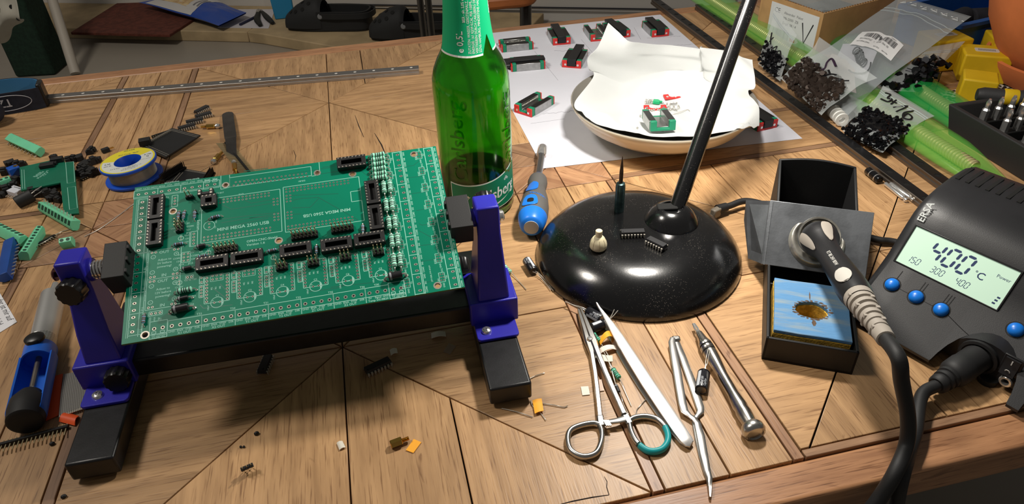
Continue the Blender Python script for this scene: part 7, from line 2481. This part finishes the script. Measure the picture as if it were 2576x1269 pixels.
# knurled precision screwdriver
pA, pB = U(1746, 818, 5), U(1893, 1080, 5)
SM = frame((pA.x, pA.y, 5.2), V((pB - pA).x, (pB - pA).y, 0)); SL = (pB - pA).length
sd_ = thing('precision_screwdriver', 'silver precision screwdriver with domed cap at the near end', 'screwdriver', SM)
def sf(px, py):
    return (U(px, py, 5) - pA).dot((pB - pA).normalized())
q0, q1, q2, q3, q4_ = sf(1757, 840), sf(1770, 866), sf(1790, 898), sf(1845, 995), sf(1880, 1060)
X_ = align((0, 0, 0), (1, 0, 0))
g = MB(X_)
for s in (-1, 1):
    g.tube([(s * .4, 0, q0), (s * 1.1, 0, q0 * .45), (s * .5, 0, -1)], .75, 8)
g.cyl((0, 0, q0 - 2), (0, 0, q0 + 4), 1.9, 2.4, 14); g.build('collet', CHROME, sd_, smooth=40)
MB(X_).lathe([(0, q0), (2.6, q0), (3.8, q0 + 8), (4.8, q1), (5.0, q1 + 2), (4.4, q1 + 3), (4.4, q1 + 4), (5.2, q1 + 4.4), (5.2, q1 + 7.4), (4.5, q1 + 8), (4.5, q1 + 9), (5.2, q1 + 9.4), (5, q2 + 2), (3.7, (q2 + q3) / 2), (3.9, q3), (5.0, q3 + 10), (4.6, q3 + 13), (5.2, q3 + 16), (4.8, q4_), (4.4, SL - 2), (0, SL - 2)], 30).build('handle', mat('worn_chrome', (178, 174, 168), .26, 1.0, vary=.1, vscale=160), sd_, smooth=50)
MB(X_).lathe([(0, SL - 3), (6, SL - 3), (7.4, SL - 1), (7.6, SL + 2), (6.6, SL + 4.2), (5.4, SL + 4.6), (5.2, SL + 3.8), (0, SL + 4.6)], 30).build('cap', STEEL, sd_, smooth=50)
for x in (q1 + 3.4, q1 + 8.4):
    MB(X_ @ Tm(0, 0, x)).lathe([(4.35, -.5), (5.1, -.3), (5.1, .3), (4.35, .5)], 24).build('groove_ring', KNOB, sd_)
# blue and grey nut driver behind the clamp tower
pA, pB = U(1365, 372, 9), U(1337, 566, 15)
NL = (pB - pA).length
nd = thing('nut_driver', 'blue and grey handled nut driver with chrome socket tip touching the paper', 'screwdriver', frame(V(pA.x, pA.y, 9), V((pB - pA).x, (pB - pA).y, 5)))
def nfr(px, py, z=12):
    return (U(px, py, z) - pA).dot((pB - pA).normalized())
X_ = align((0, 0, 0), (1, 0, 0))
h0 = nfr(1356, 446); h1 = NL
MB(X_).lathe([(0, 1), (3.6, 1), (3.6, 0), (4.8, 0), (5.1, .8), (5.1, 17), (4.2, 19), (0, 19)], 24).build('socket', CHROME, nd, smooth=40)
MB(X_).cyl((0, 0, 18), (0, 0, h0 + 2), 3.6, n=18).build('shaft', mat('shaft_chrome', (172, 174, 178), .3, 1.0), nd)
GRYR = mat('grey_rubber_grip', (92, 90, 88), .7, bump=.08, bscale=1500); GBL = mat('gloss_blue_grip', (30, 118, 218), .35)
HL_ = h1 - h0
def nr(t):
    pts = [(0, 6.0), (.05, 8.8), (.12, 9.6), (.2, 9.2), (.27, 8.4), (.36, 9.8), (.5, 12.2), (.65, 13.6), (.8, 13.6), (.92, 12.2), (1.0, 10.2), (1.02, 8.6)]
    for (a, r), (b, q) in zip(pts, pts[1:]):
        if a <= t <= b:
            return r + (q - r) * (t - a) / (b - a)
    return 8
ts = [0, .02, .05, .09, .12, .16, .2, .24, .27, .31, .36, .43, .5, .57, .65, .73, .8, .86]
MB(X_).lathe([(0, h0)] + [(nr(t), h0 + HL_ * t) for t in ts] + [(0, h0 + HL_ * .86)], 36).build('grip', GRYR, nd, smooth=60)
MB(X_).lathe([(nr(.85) + .15, h0 + HL_ * .85), (nr(.9) + .2, h0 + HL_ * .9), (nr(.95) + .2, h0 + HL_ * .95), (10.4, h0 + HL_ * 1.0), (8.8, h0 + HL_ * 1.025), (0, h0 + HL_ * 1.03)], 36).build('end_cap', GBL, nd, smooth=60)
MB(X_).lathe([(0, h0 + HL_ * 1.031), (6.6, h0 + HL_ * 1.031), (6.6, h0 + HL_ * 1.037), (0, h0 + HL_ * 1.04)], 28).build('end_disc', mat('pale_grey_disc', (196, 192, 182), .5), nd)
MB(X_).lathe([(6.2, h0 - .2), (6.6, h0), (7.8, h0 + HL_ * .03), (6, h0 + HL_ * .045)], 30).build('front_ring', GBL, nd, smooth=60)
inv_ = X_.inverted().to_3x3() @ nd.matrix_basis.to_3x3().inverted()
upv = inv_ @ (CAMLOC - pB).normalized(); au = math.atan2(upv.y, upv.x)
def gpatch(nm, t0, t1, a0, aw, m_, dr, tap=.3):
    g = MB(X_)
    def fn(u, v):
        t = t0 + (t1 - t0) * u
        a = au + a0 + (v - .5) * aw * (1 - tap * u) * math.sqrt(max(.02, 1 - (2 * u - 1) ** 4))
        r = nr(t) + dr
        return (r * math.cos(a), r * math.sin(a), h0 + HL_ * t)
    g.grid(fn, 20, 10, .5)
    return g.build(nm, m_, nd, smooth=60)
gpatch('blue_panel', .26, .52, .45, 1.15, GBL, .25, .1); gpatch('blue_panel', .64, .84, .35, .8, GBL, .25, -.5); gpatch('hanging_hole', .72, .80, .3, .42, HOLE, .5, 0)
g = MB(X_)
g.text('GEDORE', 4.2, 0, 0, 0, 0, 'C', wrap=lambda p: V((nr(.58) + .4) * math.cos(au - .15 + p.x / 13), (nr(.58) + .4) * math.sin(au - .15 + p.x / 13), h0 + HL_ * .585 + p.y - p.x * .25), bold=True)
g.build('grip_lettering', GBL, nd, smooth=0)
# ---------------------------------------------------------------- the room behind the table
FZ, LZ = -480.0, -443.0
FLOORM = mat('grey_floor', (150, 142, 130), .35, spec=.5, vary=.06, vscale=3)
STONE = mat('beige_hearth_stone', (176, 154, 118), .7, vary=.14, vscale=9, bump=.1, bscale=120)
WALLW = mat('dim_white_wall', (200, 196, 190), .8, vary=.03, vscale=2); DARKW = mat('dark_furniture', (26, 27, 25), .6)
f = MB(); f.box((0, 1200, FZ - 10), (6400, 5600, 20)); o = f.build('floor', FLOORM); o['kind'] = 'structure'
a, b = U(456, 103, FZ), U(667, 108, FZ)
d_ = (b - a).normalized(); n_ = V(-d_.y, d_.x, 0)
LM = frame(a, d_)
wl = U(400, 17, LZ); back = (wl - a).dot(n_)
lg = MB(LM); lg.box((-250, back / 2 + 15, (LZ - FZ) / 2), ((b - a).length + 700 + 0, back + 30, LZ - FZ))
o = lg.build('trim_1', STONE, bevel=3); o['kind'] = 'structure'
e_ = LM.inverted() @ b
lg = MB(LM); lg.prism([(e_.x - 151, 0.6), (e_.x + 60, -40), (e_.x + 950, -330), (e_.x + 1100, 500), (e_.x - 151, back + 30)][1:] + [], 0, LZ - FZ - .8) if False else None
lg = MB(LM); x_e = (-250 + ((b - a).length + 700) / 2) + 1
lg.prism([(x_e, 0), (x_e + 60, -14), (x_e + 900, -300), (x_e + 1000, back), (x_e, back + 30)], 0, LZ - FZ)
o = lg.build('trim_2', STONE, bevel=3); o['kind'] = 'structure'
wb = MB(LM); wb.box((200, back + 45, 900), (5200, 30, 1880)); o = wb.build('wall_back', WALLW); o['kind'] = 'structure'
bs = MB(LM); bs.box((x_e + 900, back + 24, 110), (1500, 12, 140)).box((x_e + 900, back + 22, 184), (1500, 16, 6)); o = bs.build('baseboard_back', mat('white_skirting', (188, 184, 178), .5)); o['kind'] = 'structure'
bs = MB(LM); bs.box((x_e + 900, back + 14, 52), (1500, 4, 4)); o = bs.build('trim_3', mat('dark_joint', (40, 40, 46), .7)); o['kind'] = 'structure'
def W3(px, py, z):
    return U(px, py, z)
def poly_up(name, label, pts, z, th, m, cat, bevel=1.5):
    P_ = [U(*q, z) for q in pts]
    c = sum(P_, Vector()) / len(P_)
    lc = [p - c for p in P_]
    A = sum(lc[i].x * lc[(i + 1) % len(lc)].y - lc[(i + 1) % len(lc)].x * lc[i].y for i in range(len(lc)))
    if A < 0:
        lc = lc[::-1]
    return tag(MB().prism([(p.x, p.y) for p in lc], 0, th).build(name, m, bevel=bevel, M=Tm(c.x, c.y, z + .3)), label, cat)
poly_up('door_mat', 'dark red brown door mat lying on the stone ledge', ((180, 88), (296, 14), (420, 10), (492, 52), (428, 94)), LZ, 9, mat('rust_red_mat', (92, 46, 34), .95, vary=.2, vscale=60, bump=.6, bscale=500), 'mat')
poly_up('paper_sheet', 'white paper sheet with pliers on it, on the stone ledge', ((548, 70), (600, 24), (692, 24), (676, 72)), LZ, 1, mat('dim_paper', (196, 192, 196), .8), 'paper', 0)
# blue and white bag of food
q = [U(352, 6, LZ + 40), U(500, -14, LZ + 40), U(618, 33, LZ + 14), U(552, 66, LZ + 12), U(424, 38, LZ + 14)]
PBL = mat('blue_foil', (24, 70, 160), .25, spec=.6); PWH = mat('white_foil', (200, 198, 196), .3)
fb = thing('food_bag', 'blue and white food bag lying on the red mat', 'bag')
P4 = [U(352, 8, LZ + 30), U(520, -10, LZ + 30), U(622, 32, LZ + 10), U(430, 44, LZ + 10)]
P4 = [U(350, 6, LZ + 16), U(470, -30, LZ + 30), U(614, 32, LZ + 12), U(548, 62, LZ + 12)]
P4 = [U(348, 8, LZ + 36), U(500, -22, LZ + 42), U(620, 33, LZ + 24), U(550, 66, LZ + 24)]
g, tp, bt = pillow(P4, lambda u, v: 2 + 22 * math.sin(PI * u) ** .7 * math.sin(PI * v) ** .7, 4, 51, 26, 26)
g.build('foil', PBL, fb, smooth=60)
def on_bag(u0, u1, v0, v1, nm, m_, dz=.8):
    g = MB(); g.grid(lambda u, v: tp(u0 + (u1 - u0) * u, v0 + (v1 - v0) * v, dz), 14, 14, -.3); return g.build(nm, m_, fb, smooth=60)
on_bag(.02, .98, .06, .62, 'white_panel', PWH)
on_bag(.22, .72, .10, .48, 'bread_picture', mat('bread_print', (170, 130, 84), .5, c2=(214, 188, 140), vscale=30), 1.2)
g = MB()
for k in range(2):
    g.grid(lambda u, v, k=k: tp(.3 + .4 * u, .54 + .05 * k + .02 * v, 1.5), 8, 1)
g.build('bag_print', mat('bag_grey_print', (120, 120, 126), .5), fb, smooth=0)
# pliers on the paper
pl_ = thing('pliers', 'small pliers with dark handles lying on the ledge paper', 'pliers')
for i, pts in enumerate((((650, 30), (646, 48), (655, 64)), ((660, 30), (672, 44), (686, 58)))):
    MB().tube(spline([U(*p, LZ + 7) for p in pts], 6), [6 + 5 * math.sin(PI * min(1, k / 13)) for k in range(13)], 10, flat=.7).build('handle', DARKW, pl_, smooth=60)
MB().tube(spline([U(*p, LZ + 7) for p in ((648, 34), (650, 27), (658, 29))], 5), 7, 10).build('jaw', STEEL, pl_, smooth=60)
g = MB(); g.tube([U(604, 62, LZ + 5), U(640, 44, LZ + 5)], 5, 8); tag(g.build('dark_pen', mat('pen_blue_black', (36, 38, 66), .5), smooth=60), 'dark blue pen lying left of the pliers', 'pen')
g = MB(); P_ = [U(690, 2, LZ), U(740, 6, LZ)]
q = U(716, 46, LZ)
g.box((0, 0, 55), (68, 30, 110), top=(76, 22)); tag(g.build('drink_carton', mat('cyan_carton', (40, 132, 178), .5), bevel=3, M=Tm(q.x, q.y + 8, LZ + .5) @ Rz(12)), 'light blue packet standing by the black clogs', 'packet')
# clogs
CLOG = mat('black_foam_rubber', (30, 31, 32), .7, bump=.1, bscale=300)
def clog(label, toe, heel, hole_side):
    p, q = U(*toe, LZ), U(*heel, LZ)
    L_ = (q - p).length
    M = Tm(p.x, p.y, LZ + .5) @ Rz(math.degrees(math.atan2((q - p).y, (q - p).x)))
    t = thing('clog', label, 'shoe', M)
    def outer(u, v):
        x = L_ * u
        wd = 52 * (math.sin(PI * min(1, (u * .86 + .14)) ** .8) ** .5) * (1 - .16 * math.exp(-((u - .6) / .16) ** 2)) + 4
        if u < .06: wd *= math.sqrt(max(.02, 1 - (1 - u / .06) ** 2)) * .55 + .45
        top = 74 if u > .42 else 50 + 58 * math.sin(PI * u / .84)
        if u < .42: top = 42 + 62 * math.sin(PI * (u / .84)) ** .9
        else: top = 104 - 44 * min(1, (u - .42) / .16)
        a = PI * v
        return (x, -math.cos(a) * wd, 12 + max(0, math.sin(a)) ** .75 * (top - 12))
    def shell(u, v):
        p = outer(u, v)
        return p
    g = MB()
    g.grid(lambda u, v: outer(.46 * u, v), 22, 20, 7); g.build('upper', CLOG, t, smooth=60)
    g = MB()
    # heel cup: side walls open on top
    def side(u, v):
        a = rad(-90) + rad(180) * u
        x = L_ * .66 + math.cos(a) * L_ * .33
        if abs(u - .5) > .33:
            pass
        y = math.sin(a) * 50
        h = 62 + 8 * math.cos(a)
        return (x, y, 10 + (h - 10) * v)
    path_ = [V(L_ * .42, -50, 0), V(L_ * .6, -46, 0), V(L_ * .8, -46, 0), V(L_ * .96, -34, 0), V(L_ * 1.0, 0, 0), V(L_ * .96, 34, 0), V(L_ * .8, 46, 0), V(L_ * .6, 46, 0), V(L_ * .42, 50, 0)]
    ribbon(g, spline(path_, 6), 8, 66, 0, 6); g.build('heel_cup', CLOG, t, smooth=60)
    sole = [(L_ * (.5 - .5 * math.cos(PI * k / 20)), 54 * math.sin(PI * k / 20) ** .55 * (1 - .14 * math.exp(-((k / 20 - .58) / .16) ** 2))) for k in range(21)]
    MB().prism([(x, -y) for x, y in sole] + [(x, y) for x, y in reversed(sole[1:-1])], 0, 22).build('sole', CLOG, t, bevel=4, segs=3)
    MB().prism([(x, -y * .8) for x, y in sole] + [(x, y * .8) for x, y in reversed(sole[1:-1])], 22, 24).build('insole', HOLE, t)
    for k, (u, v) in enumerate(((.10, .32), (.17, .25), (.26, .24), (.14, .5), (.24, .42), (.24, .58), (.33, .32), (.17, .75), (.26, .76))):
        a, b_, c = V(*outer(u, v)), V(*outer(u + .01, v)), V(*outer(u, v + .01))
        nn = (b_ - a).cross(c - a).normalized()
        if nn.z < 0: nn = -nn
        MB(align(a + nn * .5, nn)).lathe([(0, 0), (6.5, 0), (7, .5), (0, .6)], 14).build('vent_hole', HOLE, t)
    for s in (-1, 1):
        MB(align((L_ * .47, s * 53, 54), (0, s, .2))).lathe([(0, 0), (9, 0), (9, 3), (7, 5), (0, 5.5)], 18).build('strap_rivet', mat('grey_rivet', (120, 122, 124), .5), t)
    st_ = MB(); ribbon(st_, spline([V(L_ * .47, -57, 0), V(L_ * .7, -58, 0), V(L_ * .98, -46, 0), V(L_ * 1.05, 0, 0), V(L_ * .98, 46, 0), V(L_ * .7, 58, 0), V(L_ * .47, 57, 0)], 6), 46, 64, 0, 4); st_.build('heel_strap', CLOG, t, smooth=60)
    return t
clog('black foam clog standing whole on the ledge, left one of the pair', (728, 68), (938, 70), 1)
clog('black foam clog half hidden by the chair leg behind the bottle', (936, 92), (1140, 96), 1)
# leaning white pole, dark green box, cloth at the upper left
g = MB(); a, b = U(196, 190, FZ), U(150, -20, FZ + 700)
pb_ = Vector(U(183, 150, FZ + 60)); 
a = U(190, 186, FZ + 8); _d0 = CFW + CRX * ((122 - CX) / FPX) + CUP * ((CY + 30) / FPX); b = CAMLOC + _d0 * ((a.y + 170) / _d0.y)
g.tube([a, b], 15, 20); tag(g.build('white_pole', mat('pale_pole', (176, 168, 156), .55), smooth=60), 'pale round pole leaning beside the dark green box', 'pole')
a, b = U(40, 196, FZ), U(140, 190, FZ)
GM = Tm(a.x, a.y, FZ + .5) @ Rz(math.degrees(math.atan2((b - a).y, (b - a).x)))
gx = thing('dark_bin', 'dark green fabric bin standing behind the table at the left', 'bin', GM)
DGF = mat('dark_green_felt', (22, 44, 32), .95, vary=.2, vscale=90, bump=.3, bscale=500)
L_ = (b - a).length
MB().box((L_ / 2, 55, 330), (L_, 110, 660)).build('body', DGF, gx, bevel=8, segs=3)
g = MB(); g.prism(rrect(-10, -14, L_ + 10, 124, 14), 655, 675, holes=[rrect(4, 4, L_ - 4, 106, 10)[::-1]]); g.build('rim', DARKW, gx, bevel=4)
MB().box((L_ * .55, -2, 300), (L_ * .36, 5, 150)).build('flap', DARKW, gx, bevel=2)
q = U(18, 40, -180)
CLTH = mat('pale_cotton', (168, 164, 152), .9, vary=.05, vscale=20, bump=.2, bscale=300)
g = MB(); G_ = [[U(-60, -60, -60), U(0, -50, -60), U(26, -40, -70)], [U(-60, 0, -110), U(10, 0, -110), U(46, 34, -130)], [U(-60, 44, -160), U(14, 50, -150), U(54, 50, -150)], [U(-60, 84, -200), U(4, 72, -180), U(34, 58, -165)], [U(-60, 120, -240), U(-4, 110, -230), U(24, 84, -205)]]
ff = patch(G_)
g.grid(lambda u, v: ff(u, v) + V(0, 6 * math.sin(9 * u) + 4 * math.sin(14 * v), 5 * math.sin(11 * u + 3 * v)), 24, 32, 3)
cl_ = g.build('cotton_cloth', CLTH, smooth=70); tag(cl_, 'pale spotted cloth hanging into the upper left corner', 'cloth')
for k, (u, v) in enumerate(((.72, .28), (.80, .44), (.45, .36), (.35, .12))):
    p = ff(u, v) + V(0, 6 * math.sin(9 * u) + 4 * math.sin(14 * v), 5 * math.sin(11 * u + 3 * v)); dd = (CAMLOC - p).normalized()
    MB(align(p + dd * 4.2, dd)).cyl((0, 0, 0), (0, 0, .4), 5, n=14).build('dark_dot', HOLE, cl_)
# chair behind the table
ch = thing('chair', 'chair with brown wooden seat and chrome legs behind the bottle', 'chair')
CHW = mat('chair_beech', (176, 104, 58), .45, vary=.08, vscale=20, stretch=(1, 6, 6))
sa, sb_ = U(1215, 28, -40), U(1362, 14, -40)
cm_ = Tm(sa.x, sa.y, -40) @ Rz(math.degrees(math.atan2((sb_ - sa).y, (sb_ - sa).x)))
Ls = (sb_ - sa).length
g = MB(cm_); g.prism(rrect(-Ls * .35, 0, Ls, 330, 40), -2, 22); g.build('seat', CHW, ch, bevel=7, segs=3)
CHR = mat('dark_chrome', (120, 118, 116), .2, 1.0)
for (px, py, zt) in ((1325, 45, -45),):
    p = U(px, py, -60); g = MB(); g.tube([V(p.x, p.y + 40, -44), V(p.x - 4, p.y + 20, -200), V(p.x - 8, p.y, FZ)], 11, 14); g.build('leg', CHR, ch, smooth=60)
p = U(1084, 70, -200); g = MB(); g.tube([V(p.x, p.y, 160), V(p.x, p.y, -200), V(p.x + 5, p.y - 10, FZ)], 8, 14); g.build('leg', CHR, ch, smooth=60)
p = U(1084, 70, -200); g = MB(); g.tube([V(p.x - 22, p.y + 30, 160), V(p.x - 22, p.y + 30, -200), V(p.x - 18, p.y + 20, FZ)], 8, 14); g.build('leg', CHR, ch, smooth=60)
# dark cupboard behind the right hand part of the table
a = U(1470, 40, FZ)
cu = thing('cupboard', 'dark cupboard standing behind the far right table edge', 'cupboard', Tm(a.x, a.y, FZ + .5) @ Rz(8))
MB().box((850, 250, 450), (1700, 500, 900)).build('carcass', mat('dark_cupboard', (34, 36, 32), .55, vary=.2, vscale=3), cu, bevel=3)
MB().box((14, -8, 450), (30, 16, 900)).build('door_post', DARKW, cu, bevel=2)
for k in range(3):
    MB().box((330 + 540 * k, -8, 450), (520, 16, 860)).build('door', mat('dark_cupboard_door', (44, 46, 40), .5, vary=.2, vscale=4), cu, bevel=3)
    MB().cyl((100 + 540 * k, -18, 560), (100 + 540 * k, -18, 700), 6, n=12).build('handle', CHR, cu)
